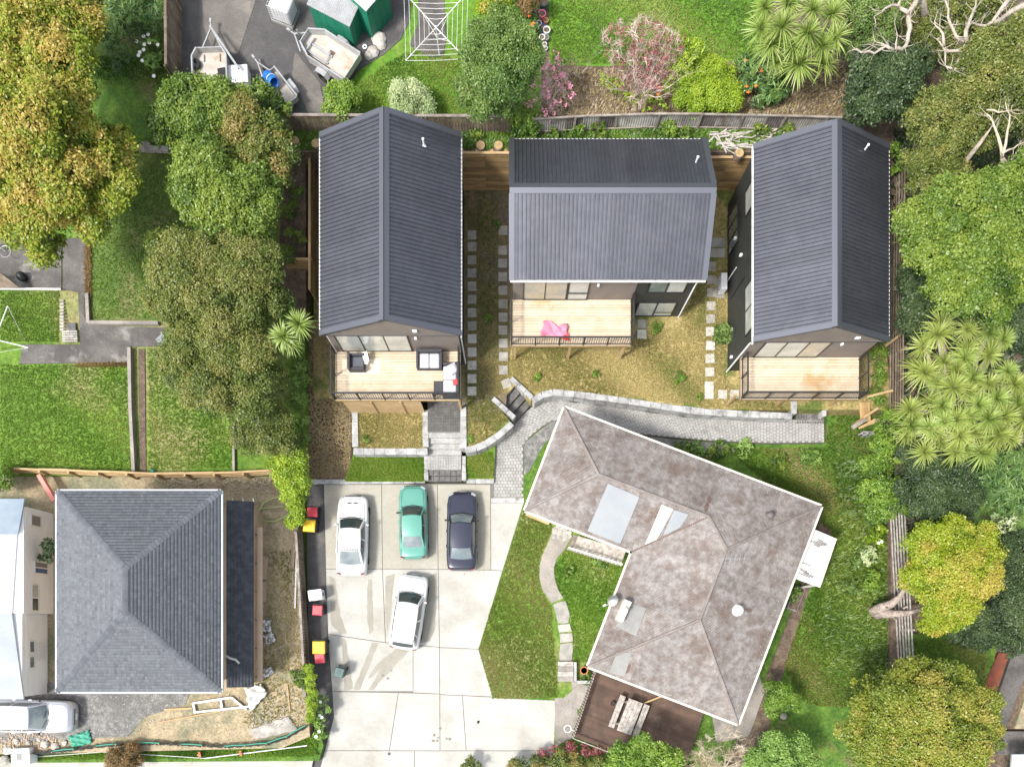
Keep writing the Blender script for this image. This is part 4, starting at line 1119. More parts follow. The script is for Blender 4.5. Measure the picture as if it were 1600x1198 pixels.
for p, q in ((sA, sR0), (sB, sR0), (sC, sR1), (sD, sR1), (sR0, sR1)):
    L = (q - p).length; nn_ = int(L / .2); d = (q - p).normalized(); y = Vector((0, 0, 1)).cross(d).normalized(); z = d.cross(y)
    for i in range(nn_):
        c = p + d * (L * (i + .5) / nn_) + Vector((0, 0, .035)); k = len(V); t_ = min(1, max(0, random.gauss(.18, .15)))
        pts = [c - d * .1 - y * .15 - z * .03, c - d * .1 + z * .03, c - d * .1 + y * .15 - z * .03, c + d * .11 - y * .15 - z * .05, c + d * .11 + z * .0, c + d * .11 + y * .15 - z * .05]
        V += [tuple(w) for w in pts]; F += [(k, k + 1, k + 4, k + 3), (k + 1, k + 2, k + 5, k + 4)]; At += [t_] * 6
o = link('hip_caps', np_mesh('hip_caps', V, F, M['shingle'], At), sro, Matrix.Identity(4)); o['kind'] = 'stuff'
for p, q in ((sA, sB), (sB, sC), (sC, sD), (sD, sA)):
    d = (q - p).normalized(); ow = Vector((d.y, -d.x, 0)) * .05; mb = MB(); mb.beam(p + ow - Vector((0, 0, .06)), q + ow - Vector((0, 0, .06)), .09, .12); mb.build('gutter', M['roof_white'], sro)
mb = MB(); mb.box(sx0 + .5, sx1 - .48, sy0 + .5, sy1 - .5, Z_SITE - .1, ZS - .1); mb.build('wall', M['wrap_tan'], sh)
lx0, lx1 = sx1 - .47, P(395, 0, 2.9).x; ly0, ly1 = P(0, 1073, 2.9).y, P(0, 783, 2.9).y
mb = MB(); lq = [Vector((lx0, ly0, 3.2)), Vector((lx1, ly0, 2.85)), Vector((lx1, ly1, 2.85)), Vector((lx0, ly1, 3.2))]
mb.add(lq + [p - Vector((0, 0, .12)) for p in lq], [(0, 1, 2, 3), (7, 6, 5, 4), (0, 4, 5, 1), (1, 5, 6, 2), (2, 6, 7, 3), (3, 7, 4, 0)]); lo_ = mb.build('porch_roof', M['membrane'], sh)
n_l = (lq[1] - lq[0]).cross(lq[3] - lq[0]).normalized(); V = []; F = []
for c in range(8):
    u0 = c / 8; a = lq[1].lerp(lq[0], u0); b = lq[2].lerp(lq[3], u0); nt_ = 34
    for i in range(nt_):
        p = a.lerp(b, i / nt_); q = a.lerp(b, (i + .95) / nt_); up = (lq[0] - lq[1]) / 8 * 1.05; k = len(V); h = random.uniform(.012, .02)
        V += [tuple(w) for w in (p + n_l * h, q + n_l * h, q + up + n_l * .004, p + up + n_l * .004, p, q)]; F += [(k, k + 1, k + 2, k + 3), (k + 4, k + 5, k + 1, k)]
o = link('porch_shingles', np_mesh('porch_shingles', V, F, M['membrane']), lo_, Matrix.Identity(4)); o['kind'] = 'stuff'
mb = MB(); mb.box(lx0 - .2, lx1 - .12, ly0 + .2, ly1 - .35, Z_SITE - .1, 2.85 - .13); mb.build('porch_wall', M['wrap_tan'], sh)
mb = MB(); mb.box(lx1 + .02, lx1 + .3, ly0 + .3, ly1 - 1.3, 2.2, 2.25); mb.build('scaffold_plank', M['wrap_tan'], sh)
for i in range(6):
    y = ly0 + .5 + (ly1 - ly0 - 2.2) * i / 5; mb = MB(); mb.beam((lx1 - .13, y, 2.15), (lx1 + .3, y, 2.15), .05, .08); mb.build('bracket', M['timber_brown'], sh)
for x in (400, 412, 424):
    pass
for i in range(3):
    x = lx0 + .25 + i * .55; mb = MB(); mb.tube([(x, ly1 - .02, 2.95), (x, ly1 + .14, 3.05)], .03, 6); mb.build('rafter_end', M['plastic_white'], sh)
mb = MB(); mb.tube([P(353, 1024, 3.3), P(360, 1028, 3.35), P(368, 1030, 3.3), P(374, 1036, 3.25)], .06, 5); mb.build('plastic_strip', M['poly_white'], sh)

# white house at the left edge
wh = thing('white_house', 'white weatherboard house with pale blue roof at left edge', 'house', tuple(P(20, 930, Z_SITE)))
wx = P(84, 0, Z_SITE).x
ya, yb, yc = P(0, 795, 2.5).y, P(0, 958, 2.5).y, P(0, 1086, 2.2).y
mb = MB(); mb.box(wx - 9, wx, yb, ya, Z_SITE - .1, 3.4); mb.build('wall', M['white_wall'], wh)
mb = MB(); mb.box(wx - 9, wx - .35, yc, yb - .01, Z_SITE - .1, 3.0); mb.build('wall', M['white_wall'], wh)
for i in range(12):   # weatherboards
    z = Z_SITE + .1 + i * .2
    q = MB(); q.box(wx - .001, wx + .018, yb + .01, ya, z, z + .185); q.build('weatherboard', M['white_wall'], wh)
    if z < 2.7:
        q = MB(); q.box(wx - .351, wx - .332, yc, yb - .02, z, z + .185); q.build('weatherboard', M['white_wall'], wh)
def slab4(nm, q, th_, m, par):
    q = [Vector(p) for p in q]; mb = MB(); mb.add(q + [p - Vector((0, 0, th_)) for p in q], [(0, 1, 2, 3), (7, 6, 5, 4), (0, 4, 5, 1), (1, 5, 6, 2), (2, 6, 7, 3), (3, 7, 4, 0)])
    o_ = mb.build(nm, m, par); return o_
slab4('roof', [P(38, 779, 3.6), P(28, 834, 3.62), P(-90, 834, 5.2), P(-90, 779, 5.2)], .1, M['roof_blue'], wh)
slab4('roof', [P(26, 835, 3.5), P(18, 958, 3.5), P(-90, 958, 3.55), P(-90, 835, 3.55)], .1, M['white_wall'], wh)
slab4('roof', [P(18, 958, 3.2), P(37, 1092, 3.05), P(-90, 1092, 4.4), P(-90, 958, 4.4)], .1, M['roof_white'], wh)
def wwin(py0, py1, z0, z1, g, off=0, cols=1):
    y1 = P(0, py0, (z0 + z1) / 2).y; y0 = P(0, py1, (z0 + z1) / 2).y
    win(wh, (wx + .018 - off, y1, z0), (0, -1, 0), (1, 0, 0), y1 - y0, z1 - z0, cols, g, fm='white_paint', fw=.07)
wwin(804, 823, 2.0, 2.9, 'roof_patch_grey'); wwin(877, 897, 1.4, 2.6, ['roof_patch_grey', 'glass_blue'], cols=2); wwin(912, 955, 2.2, 2.85, ['curtain_glass', 'glass_dark'], cols=2)
wwin(1000, 1020, 2.0, 2.5, 'glass_mid', .35); wwin(1024, 1044, 2.0, 2.5, 'glass_mid', .35)
tr = MB()
for i in range(6): tr.box(wx - .30, wx - .285, P(0, 1030, 1.5).y + i * .18, P(0, 1030, 1.5).y + i * .18 + .02, 1.0, 2.0)
for i in range(6): tr.box(wx - .30, wx - .285, P(0, 1030, 1.5).y, P(0, 1030, 1.5).y + .95, 1.0 + i * .19, 1.02 + i * .19)
tag(tr.build('trellis', M['plastic_white']), 'small white trellis against the white house wall', 'trellis')

# ------------------------------------------------------------------ fences and timber walls
def paling_fence(name, label, p0, p1, h0, h1, m, pitch=.15, w=.13, face=1, rails=2, cap=True, lean=0.0, group=None, postm=None, jag=.04):
    p0 = Vector(p0); p1 = Vector(p1); d = p1 - p0; L = d.length; x = d.normalized(); nrm = Vector((-x.y, x.x, 0)).normalized() * face
    f = thing(name, label, 'fence', tuple(p0), 0, group)
    n = int(L / pitch); rz = math.atan2(x.y, x.x)
    me = block_mesh('paling', w, .02, 1, m, .003)
    for i in range(n):
        t = (i + .5) / n; p = p0.lerp(p1, t); h = (h0 + (h1 - h0) * t) * (1 + random.uniform(-jag, jag))
        inst(me, 'paling', f, (p.x + nrm.x * .04, p.y + nrm.y * .04, p.z + h / 2), rz, (1, 1, h), rx=lean + random.uniform(-.02, .02))
    for k in range(rails):
        zz = (.25 + .6 * k / max(1, rails - 1))
        mb = MB(); mb.beam(p0 + Vector((0, 0, h0 * zz)) - nrm * .01, p1 + Vector((0, 0, h1 * zz)) - nrm * .01, .045, .09); mb.build('rail', M[postm or m], f)
    if cap:
        mb = MB(); mb.beam(p0 + Vector((0, 0, h0 + .03)), p1 + Vector((0, 0, h1 + .03)), .13, .045); mb.build('capping', M[postm or m], f)
    npz = max(1, round(L / 2.4))
    for i in range(npz + 1):
        t = i / npz; p = p0.lerp(p1, t) - nrm * .07; h = h0 + (h1 - h0) * t
        mb = MB(); mb.box(p.x - .05, p.x + .05, p.y - .05, p.y + .05, p.z - .2, p.z + h); mb.build('fence_post', M[postm or m], f)
    return f
paling_fence('board_fence', 'dark weathered board fence beside the asphalt yard', P(284, 142, 4.4), P(282, -70, 4.4), 1.75, 1.75, 'timber_brown', face=-1)
paling_fence('board_fence', 'brown paling fence behind the first house, left of the willow', P(452, 204, 4.4), P(800, 206, 4.4), 1.15, 1.15, 'timber_brown', face=-1, postm='timber_grey')
# corrugated iron fence behind houses two and three
ff = thing('iron_fence', 'patched corrugated iron fence along the flower bed', 'fence', tuple(P(830, 207, 4.4)))
fp = [P(832, 208, 4.4), P(960, 200, 4.4), P(1100, 200, 4.4), P(1230, 203, 4.4), P(1345, 206, 4.4)]
pts = resample(fp, .84)
for i, (a, b) in enumerate(zip(pts, pts[1:])):
    d = (b - a).normalized(); nr = Vector((d.y, -d.x, 0)); L = (b - a).length; mb = MB(); k = 14; hh = 1.08 + random.uniform(-.04, .04)
    for j in range(k + 1):
        p = a + d * (L * j / k) + nr * (.012 if j % 2 else -.012); mb.v += [(p.x, p.y, p.z), (p.x, p.y, p.z + hh)]
        if j: mb.f.append((2 * j - 2, 2 * j, 2 * j + 1, 2 * j - 1))
    mb.build('iron_sheet', M['iron_dark'] if random.random() < (.35 if i < 18 else .8) else M['iron_old'], ff)
for i, p in enumerate(resample(fp, 2.1)):
    mb = MB(); mb.obox((p.x, p.y - .06, p.z + .5), (.1, .08, 1.15), 0, 0, random.uniform(-.06, .06)); mb.build('fence_post', M['timber_grey'], ff)
q2 = resample(fp, 3)
for z in (.12, 1.1):
    for a, b in zip(q2, q2[1:]):
        mb = MB(); o_ = Vector((0, -.05, z + random.uniform(-.02, .02))); mb.beam(a + o_, b + o_, .09 if z > 1 else .05, .06); mb.build('rail', M['timber_grey'], ff)

def board_wall(label, p0, p1, zt, zb, nb, m='timber_new', lean=.0, posts=0, capm='timber_face'):
    # horizontal board retaining wall from p0 to p1
    p0 = Vector(p0); p1 = Vector(p1); d = (p1 - p0); L = d.length; x = d.normalized(); nrm = Vector((x.y, -x.x, 0))
    w = thing('timber_wall', label, 'wall', (p0.x, p0.y, zb))
    h = (zt - zb) / nb
    half = 1.75; ns = max(1, round(L / half))
    for i in range(nb):
        for k in range(ns):
            a = p0.lerp(p1, k / ns); b = p0.lerp(p1, (k + 1) / ns)
            o_ = nrm * (lean * (nb - i) * h + random.uniform(-.006, .006)); z = zb + h * (i + .5)
            mb = MB(); mb.beam(Vector((a.x, a.y, z)) + o_ + x * .004, Vector((b.x, b.y, z)) + o_ - x * .004, .05, h - .03); mb.build('wall_board', M[m], w)
    mb = MB(); mb.beam(Vector((p0.x, p0.y, zt + .02)), Vector((p1.x, p1.y, zt + .02)), .12, .04); mb.build('wall_capping', M[capm], w)
    for k in range(posts):
        p = p0.lerp(p1, (k + .5) / posts) - nrm * .12; mb = MB(); mb.tube([(p.x, p.y, zb), (p.x, p.y, zt)], .1, 8); mb.build('wall_pole', M['timber_new'], w)
    return w
yw = P(0, 295, Z_TER).y
board_wall('new timber retaining wall between the first and second house', (P(712, 0, 4.4).x, yw - .06, 0), (P(802, 0, 4.4).x, yw - .06, 0), 4.42, 1.1, 11, posts=4)
board_wall('new timber retaining wall between the second and third house', (P(1098, 0, 4.4).x, yw - .08, 0), (P(1190, 0, 4.4).x, yw - .08, 0), 4.1, 1.1, 10, posts=4)
xw = P(482, 0, 4.1).x
board_wall('short timber wall behind the left corner of first house', (P(457, 0, 4.3).x, P(0, 234, 4.3).y, 0), (P(505, 0, 4.3).x, P(0, 234, 4.3).y, 0), 4.3, 2.6, 6)
board_wall('long timber retaining wall along the left of first house', (xw, P(0, 238, 4.2).y, 0), (xw, P(0, 462, 3.2).y, 0), 3.9, 1.1, 9, lean=0)
board_wall('timber wing wall jutting out left of the first house', (P(440, 0, 3.6).x, P(0, 405, 3.6).y, 0), (P(488, 0, 3.6).x, P(0, 405, 3.6).y, 0), 3.6, 2.2, 4)
board_wall('low timber wall beside the third house deck', (P(1358, 0, 2.6).x, P(0, 655, 1.6).y, 0), (P(1372, 0, 1.9).x, P(0, 640, 1.6).y, 0), 1.9, .6, 5)
# round log ends above the walls
for k, (x, y, lb) in enumerate([(461, 221, 'round cut log at the far left behind the first house'), (494, 225, 'round cut log beside the first roof corner'), (751, 228, 'left one of two round logs above the timber wall'), (779, 228, 'right one of two round logs above the timber wall'), (1155, 240, 'round cut log above the wall near third house')]):
    p = P(x, y, 4.5); mb = MB(); mb.lathe((p.x, p.y, 4.2), [(.24, 0), (.25, .3), (.235, .36)], 14); lg = mb.build('log', M['trunk_brown']); tag(lg, lb, 'log', 'cut log ends')
    mb = MB(); mb.lathe((p.x, p.y, 4.555), [(.22, 0), (.22, .02)], 14); mb.build('cut_face', M['log_end'], lg)
# rail fences along the right boundary
def slat_fence(label, pa, pb, n, m, gap=.26, z0=.2):
    a, b = Vector(pa), Vector(pb); f = thing('slat_fence', label, 'fence', tuple(a))
    for k in range(n):
        for s_ in range(4):
            p = a.lerp(b, s_ / 4); q = a.lerp(b, (s_ + 1) / 4); o_ = Vector((k * .035 + random.uniform(-.012, .012), 0, z0 + k * gap))
            mb = MB(); mb.beam(p + o_, q + o_ + Vector((random.uniform(-.02, .02), 0, 0)), .05, .085); mb.build('slat', M[m], f)
    for s_ in range(5):
        p = a.lerp(b, s_ / 4); mb = MB(); mb.box(p.x + .22, p.x + .31, p.y - .05, p.y + .05, p.z - .2, p.z + n * gap + .1); mb.build('fence_post', M[m], f)
    return f
slat_fence('long brown slat fence right of the third house', P(1388, 650, 1.3), P(1390, 262, 3.0), 6, 'timber_brown', .2)
slat_fence('grey slat fence left of the yellow tree', P(1402, 1045, .4), P(1388, 800, .7), 6, 'timber_silver', .24)
for i, (x0, y0, x1, y1, z) in enumerate([(1384, 540, 1412, 519, 2.6), (1355, 620, 1395, 610, 2.2)]):
    mb = MB(); mb.beam(P(x0, y0, z), P(x1, y1, z), .12, .1); tag(mb.build('timber_prop', M['timber_face']), ['upper pale timber prop against the slat fence', 'lower pale timber prop beside the third deck'][i], 'beam', 'timber props by the slat fence')
# site fence (timber) between left lawn and site
fpts = [P(30, 738, 1.2), P(150, 742, 1.2), P(250, 746, 1.2), P(360, 745, 1.2), P(432, 741, 1.2)]
sf = thing('site_fence', 'pale timber board fence between left lawn and building site', 'fence', tuple(fpts[0]))
for i, (a, b) in enumerate(zip(resample(fpts, 1.55), resample(fpts, 1.55)[1:])):
    for k in range(3):
        mb = MB(); o_ = Vector((0, k * .03, .12 + k * .22)); mb.beam(a + o_, b + o_ + Vector((0, random.uniform(-.04, .04), 0)), .05, .2); mb.build('fence_board', M['timber_face'], sf)
    mb = MB(); mb.box(a.x - .05, a.x + .05, a.y - .1, a.y, a.z - .5, a.z + .8); mb.build('fence_post', M['timber_face'], sf)
    mb = MB(); mb.beam(a + Vector((0, .06, .82)), b + Vector((0, .06 + random.uniform(-.04, .04), .82)), .1, .05); mb.build('capping', M['timber_face'], sf)
# boundary wall between the site and bins
bp = [P(462, 835, .9), P(467, 900, .9), P(474, 1000, .9), P(482, 1080, .9), P(486, 1150, .9)]
paling_fence('boundary_fence', 'old brown paling fence between building site and bins', P(470, 835, .3), P(484, 1085, .3), .95, .95, 'timber_brown', face=1, postm='timber_grey')
# old brick-red rail behind the white house
mb = MB(); mb.beam(P(62, 742, 1.5), P(86, 782, 1.5), .22, .3); tag(mb.build('pink_beam', M['pink_paint']), 'salmon painted beam leading to the shingled house corner', 'beam')
# low concrete walls and path in the left yard
def low_wall(label, pix, z0off, h, w=.18, m='concrete_old', name='low_wall'):
    pts = [P(x, y, ZL(y)) for x, y in pix]; t = thing(name, label, 'wall', tuple(pts[0]))
    for a, b in zip(pts, pts[1:]):
        L = (b - a).length; k = max(1, round(L / 1.6))
        for i in range(k):
            p, q = a.lerp(b, i / k), a.lerp(b, (i + 1) / k); d = (q - p).normalized()
            mb = MB(); mb.beam(p + d * .004 + Vector((0, 0, h / 2 - .1)), q - d * .004 + Vector((0, 0, h / 2 - .1)), w + random.uniform(-.01, .01), h + .2); mb.build('wall_section', M[m], t)
low_wall('low concrete wall down the middle of the left lawn', [(206, 545), (208, 640), (213, 738)], 0, .35)
low_wall('low concrete kerb around the leaf-strewn lawn', [(139, 460), (141, 506), (250, 507)], 0, .25)
low_wall('thin concrete edge near the shrubs on left lawn', [(366, 660), (367, 736)], 0, .2, .12)
patch('path', [(108, 372), (137, 372), (140, 508), (262, 512), (262, 541), (220, 541), (125, 540), (122, 456), (98, 452), (98, 372)], lambda y: ZL(y) + .06, 'concrete_dark', .4, 'damp concrete path beside the leaf-strewn lawn')
patch('path', [(36, 538), (124, 538), (204, 540), (204, 565), (110, 567), (30, 568)], lambda y: ZL(y) + .075, 'concrete_dark', .4, 'dark concrete path crossing the left lawn')
patch('patio', [(-90, 372), (96, 372), (96, 452), (-90, 452)], lambda y: ZL(y) + .055, 'concrete_dark', .4, 'dark patio under the big yellow tree')
patch('path', [(216, 545), (226, 545), (228, 738), (218, 738)], lambda y: ZL(y) + .05, 'soil', .3, 'dark earth strip beside the lawn wall')
# brick steps
bs = thing('brick_steps', 'narrow old brick steps beside the left lawn', 'steps', tuple(P(110, 500, ZL(500))))
BRK = block_mesh('brick', .21, .1, .08, 'rock', .01)
for i in range(5):
    for k in range(4):
        p = P(100 + k * 6, 518 + i * 3.6, ZL(520) + .14); inst(BRK, 'brick', bs, (p.x, p.y, p.z - i * .01), random.uniform(-.08, .08))
for i in range(10):
    p = P(97, 470 + i * 5, ZL(490) + .14); inst(BRK, 'brick', bs, tuple(p), random.uniform(-.2, .2))
mb = MB(); p = P(111, 512, ZL(512) + .12); mb.obox(p, (.52, .52, .05), .02); mb.build('slate_tile', M['paver_dark'], bs)
# terracotta planter and old timber up the left yard
tb = thing('timber_edging', 'grey timber cross edging on the shaded grass', 'edging', tuple(P(225, 230, ZL(230))))
for a, b in ((P(190, 231, ZL(231) + .1), P(264, 234, ZL(234) + .1)), (P(214, 207, ZL(207) + .1), P(232, 229, ZL(229) + .1))):
    mb = MB(); mb.beam(a, b, .3, .18); mb.build('sleeper', M['timber_silver'], tb)
patch('garden_bed', [(188, 207), (260, 207), (262, 226), (188, 226)], lambda y: ZL(y) + .06, 'terracotta', .3, 'red-brown bed behind the timber edging')
# diamond slab
p = P(253, 531, ZL(531) + .12); mb = MB(); mb.obox(p, (.5, .5, .05), R(42)); tag(mb.build('slate_slab', M['roof_patch_blue']), 'loose blue-grey square slab lying on the concrete path', 'slab')
# ------------------------------------------------------------------ cars
def paint(name, c, rough=.22, metal=0.0, c2=None):
    return mat(name, c, rough, c2, .8, 3, .4, .65, spec=.5, coat=.9, metal=metal)
paint('paint_white', (.55, .55, .555), .3); paint('paint_teal', (.085, .265, .21), .28, .1, (.095, .28, .225)); paint('paint_navy', (.022, .025, .045), .22, .3); paint('paint_silver', (.46, .47, .52), .28, .5)
mat('lamp_clear', (.25, .27, .28), .1, spec=.7, coat=.8); mat('lamp_red', (.16, .012, .012), .15, coat=.8); mat('plate', (.75, .75, .72), .5)
mat('trim', (.02, .02, .022), .5); mat('interior', (.12, .11, .11), .9)
def bil(a, b, c, d, u, v): return (a.lerp(b, u)).lerp(d.lerp(c, u), v)
def car(label, loc, rz, L, Wd, Hr, pm, belt=.86, hood=.76, boot=.95, cowl=.20, rf=.055, rr=-.20, rb=-.36, kind='sedan', vents=False, gl=('glass_dark', 'glass_dark', 'glass_mid'), group='parked cars', roofm=None):
    t = thing('car', label, 'car', loc, rz, group); wm = WM[t]
    w = Wd / 2
    def up(mb, nm, m, par=None, smooth=False, sub=0, bev=0):
        par = par or t; me = mb.mesh(nm, M[m], smooth); o = link(nm, me, par, wm)
        if sub: k = o.modifiers.new('s', 'SUBSURF'); k.levels = sub; k.render_levels = sub
        if bev: k = o.modifiers.new('b', 'BEVEL'); k.width = bev; k.segments = 2
        return o
    sedan = kind == 'sedan'
    ST = [(.500, .58, .52, .50), (.492, .74, .60, .56), (.472, .86, hood - .10, .62), (.43, .945, hood - .045, hood - .10), (.36, .98, hood, hood - .05), (.27, 1.0, hood + .05, belt - .06), (cowl, 1.0, belt + .02, belt - .02),
          (.05, 1.0, belt + .01, belt), (-.12, 1.0, belt + .02, belt + .02), (-.27, 1.0, belt + .04, belt + .04)]
    if sedan: ST += [(rb, .985, boot, boot - .06), (-.44, .955, boot + .01, boot - .07), (-.478, .88, boot - .01, boot - .1), (-.494, .76, boot - .12, boot - .2), (-.50, .62, .55, .50)]
    else: ST += [(-.36, .985, belt + .05, belt + .04), (-.44, .95, belt + .05, belt + .03), (-.48, .86, belt + .0, belt - .06), (-.495, .74, belt - .15, belt - .2), (-.50, .62, .55, .5)]
    mb = MB(); rowsN = []
    for yf, wf, zt, zb in ST:
        ww = w * wf; y = yf * L
        half = [(ww * .88, .17), (ww * .97, .28), (ww, .46), (ww * .99, max(.5, zb - .14)), (ww * .95, zb - .02), (ww * .84, zb + (zt - zb) * .55), (ww * .45, zt - .005), (0, zt + .008)]
        prof = [(-x, z) for x, z in half] + [(x, z) for x, z in half[-2::-1]]
        rowsN.append([len(mb.v) + i for i in range(len(prof))]); mb.v += [(x, y, z) for x, z in prof]
    for a, b in zip(rowsN, rowsN[1:]):
        for i in range(len(a) - 1): mb.f.append((a[i], a[i + 1], b[i + 1], b[i]))
        mb.f.append((a[-1], a[0], b[0], b[-1]))
    mb.f.append(tuple(rowsN[0])[::-1]); mb.f.append(tuple(rowsN[-1]))
    up(mb, 'body', pm, smooth=True, sub=1)
    # greenhouse
    yc, yf_, yr_, yb_ = cowl * L, rf * L, rr * L, rb * L
    wb0, wt = w * .86, w * .66
    zb_ = belt - .01; zbr = (boot if sedan else belt + .06) - .01
    V3 = Vector
    def front(u, v):
        x = 2 * u - 1; a = V3((x * wb0 * .97, yc + .14 * (1 - x * x) - .05, zb_)); b = V3((x * wt, yf_ + .06 * (1 - x * x), Hr - .045 * x * x)); p = a.lerp(b, v); p.z += .03 * math.sin(v * math.pi); return p
    def rear(u, v):
        x = 2 * u - 1; a = V3((x * wb0 * .93, yb_ - .08 * (1 - x * x) + .03, zbr)); b = V3((x * wt, yr_ - .04 * (1 - x * x), Hr - .03 - .045 * x * x)); p = a.lerp(b, v); p.z += .03 * math.sin(v * math.pi); return p
    def side(sg, u, v):
        a0 = V3((sg * wb0 * .97, yc - .05, zb_)); a1 = V3((sg * wb0 * .93, yb_ + .03, zbr)); b0 = V3((sg * wt, yf_, Hr - .045)); b1 = V3((sg * wt, yr_, Hr - .075))
        a = a0.lerp(a1, u); b = b0.lerp(b1, u); a.x += sg * .05 * math.sin(u * math.pi); b.x += sg * .02 * math.sin(u * math.pi); b.z += .03 * math.sin(u * math.pi); p = a.lerp(b, v); p.x += sg * .03 * math.sin(v * math.pi); return p
    def roof(u, v):
        a = front(u, 1); b = rear(u, 1); p = a.lerp(b, v); x = abs(2 * u - 1); p.z += .03 * math.sin(v * math.pi); p.x += (1 if u > .5 else -1) * .02 * math.sin(v * math.pi) * (x ** 2); return p
    def grid(fn, u0, u1, v0, v1, nu, nv, off=0, th=0):
        mb = MB(); pts = [[fn(u0 + (u1 - u0) * i / nu, v0 + (v1 - v0) * j / nv) for j in range(nv + 1)] for i in range(nu + 1)]
        c = V3((0, (yf_ + yr_) / 2, belt - .3))
        for i in range(nu + 1):
            for j in range(nv + 1):
                p = pts[i][j]; q = p
                if off:
                    e1 = pts[min(i + 1, nu)][j] - pts[max(i - 1, 0)][j]; e2 = pts[i][min(j + 1, nv)] - pts[i][max(j - 1, 0)]
                    n = e1.cross(e2).normalized(); n = n if n.dot(p - c) > 0 else -n; q = p + n * off
                mb.v.append(tuple(q))
        for i in range(nu):
            for j in range(nv): mb.f.append((i * (nv + 1) + j, (i + 1) * (nv + 1) + j, (i + 1) * (nv + 1) + j + 1, i * (nv + 1) + j + 1))
        return mb
    gh = MB()
    for g_ in (grid(front, 0, 1, 0, 1, 8, 4), grid(rear, 0, 1, 0, 1, 8, 4), grid(lambda u, v: side(1, u, v), 0, 1, 0, 1, 8, 4), grid(lambda u, v: side(-1, u, v), 0, 1, 0, 1, 8, 4)):
        gh.add(g_.v, g_.f)
    up(gh, 'cabin', pm, smooth=True)
    up(grid(roof, 0, 1, 0, 1, 8, 6, .002), 'roof', roofm or pm, smooth=True)
    ws = up(grid(front, .06, .94, .05, .93, 8, 4, .008), 'windscreen', gl[0], smooth=True)
    wp = MB()
    for sg in (.25, .6): a, b = front(sg, .1), front(sg + .28, .22); wp.tube([a + V3((0, .01, .025)), b + V3((0, .01, .025))], .012, 4)
    up(wp, 'wiper', 'trim', ws)
    up(grid(rear, .07, .93, .08, .92, 8, 4, .008), 'rear_window', gl[2], smooth=True)
    for sg in (-1, 1):
        for u0, u1 in ((.06, .44), (.48, .80), (.83, .95)):
            up(grid(lambda u, v: side(sg, u, v), u0, u1, .14, .88, 4, 2, .008), 'side_window', gl[1], smooth=True)
        mr = MB(); p = side(sg, .10, .02); mr.obox((p.x + sg * .14, p.y - .02, p.z + .06), (.17, .10, .12), sg * -.15); up(mr, 'mirror', pm if pm == 'paint_white' else 'trim', bev=.03)
        hl = MB(); hl.obox((sg * w * .72, L * .462, .60), (.28, .16, .12), sg * -.5); up(hl, 'headlight', 'lamp_clear', bev=.04)
        tl = MB(); tl.obox((sg * w * .74, -L * .478, (boot if sedan else belt) - .08), (.24, .07, .12), sg * .3); up(tl, 'taillight', 'lamp_red', bev=.03)
        sl = MB(); sl.box(sg * w * .90, sg * w * .99, -L * .30, L * .29, .15, .26); up(sl, 'sill', 'trim', bev=.02)
        hd = MB()
        for y in (.0, -.19): hd = MB(); hd.obox((sg * w * 1.0, y * L, belt - .12), (.03, .18, .03)); up(hd, 'door_handle', pm)
        for y in (.315, -.29):
            ty = MB(); ty.ring((0, 0, 0), .24, .085, 24, 8, 1.15)
            m = wm @ Matrix.Translation((sg * (w - .10), y * L, .325)) @ Matrix.Rotation(R(90), 4, 'Y')
            wl = bpy.data.objects.new('wheel', ty.mesh('wheel', M['rubber'], True)); COL.objects.link(wl); wl.parent = t; wl.matrix_local = wm.inverted() @ m; WM[wl] = m
            rm = MB(); rm.lathe((0, 0, -.06 if sg < 0 else -.02), [(.19, 0), (.20, .04), (.05, .08)], 12); link('rim', rm.mesh('rim', M['zinc']), wl, m)
    pl = MB(); pl.box(-.18, .18, L * .497, L * .505, .42, .53); up(pl, 'number_plate', 'plate')
    gr = MB(); gr.obox((0, L * .492, .58), (Wd * .5, .05, .10)); up(gr, 'grille', 'trim', bev=.01)
    for yy in (.27,):
        s_ = MB(); s_.tube([(-w * .80, cowl * L + .02, belt + .0), (0, cowl * L + .12, belt + .03), (w * .80, cowl * L + .02, belt + .0)], .02, 4); up(s_, 'cowl_seal', 'trim')
    if sedan:
        s_ = MB(); s_.tube([(-w * .8, rb * L - .05, boot), (-w * .78, -.47 * L, boot + .0), (w * .78, -.47 * L, boot + .0), (w * .8, rb * L - .05, boot)], .008, 4); up(s_, 'boot_gap', 'trim')
    s_ = MB(); s_.tube([(-w * .80, cowl * L, belt - .01), (-w * .74, .40 * L, hood - .015), (-w * .5, .455 * L, hood - .04), (w * .5, .455 * L, hood - .04), (w * .74, .40 * L, hood - .015), (w * .80, cowl * L, belt - .01)], .007, 4); up(s_, 'bonnet_gap', 'trim')
    if vents:
        for x in (-.16, .18):
            v_ = MB(); v_.obox((x, L * .40, hood + .0), (.22, .06, .03)); up(v_, 'bonnet_vent', 'trim')
        v_ = MB()
        for i in range(11): p = roof(.12 + .076 * i, .96); v_.obox((p.x, p.y - .02, p.z + .012), (.05, .16, .012))
        up(v_, 'roof_fins', 'roof_patch_grey')
    if kind == 'hatch':
        sp = MB(); p = rear(.5, 1); sp.box(-wt * .95, wt * .95, p.y - .16, p.y + .03, p.z - .05, p.z - .01); up(sp, 'spoiler', pm, bev=.02)
        an = MB(); p = roof(.5, .9); an.tube([p, p + V3((0, -.08, .12))], .02, 5); up(an, 'aerial', 'trim')
    return t
def carpos(px, py, z=0.0): p = P(px, py, z + .55); return (p.x, p.y, z)
car('white sedan with two dark bonnet vents nearest the bins', carpos(551, 837), R(-1.0), 4.55, 1.78, 1.42, 'paint_white', vents=True, gl=('glass_dark', 'glass_dark', 'glass_mid'), rr=-.19, rb=-.37)
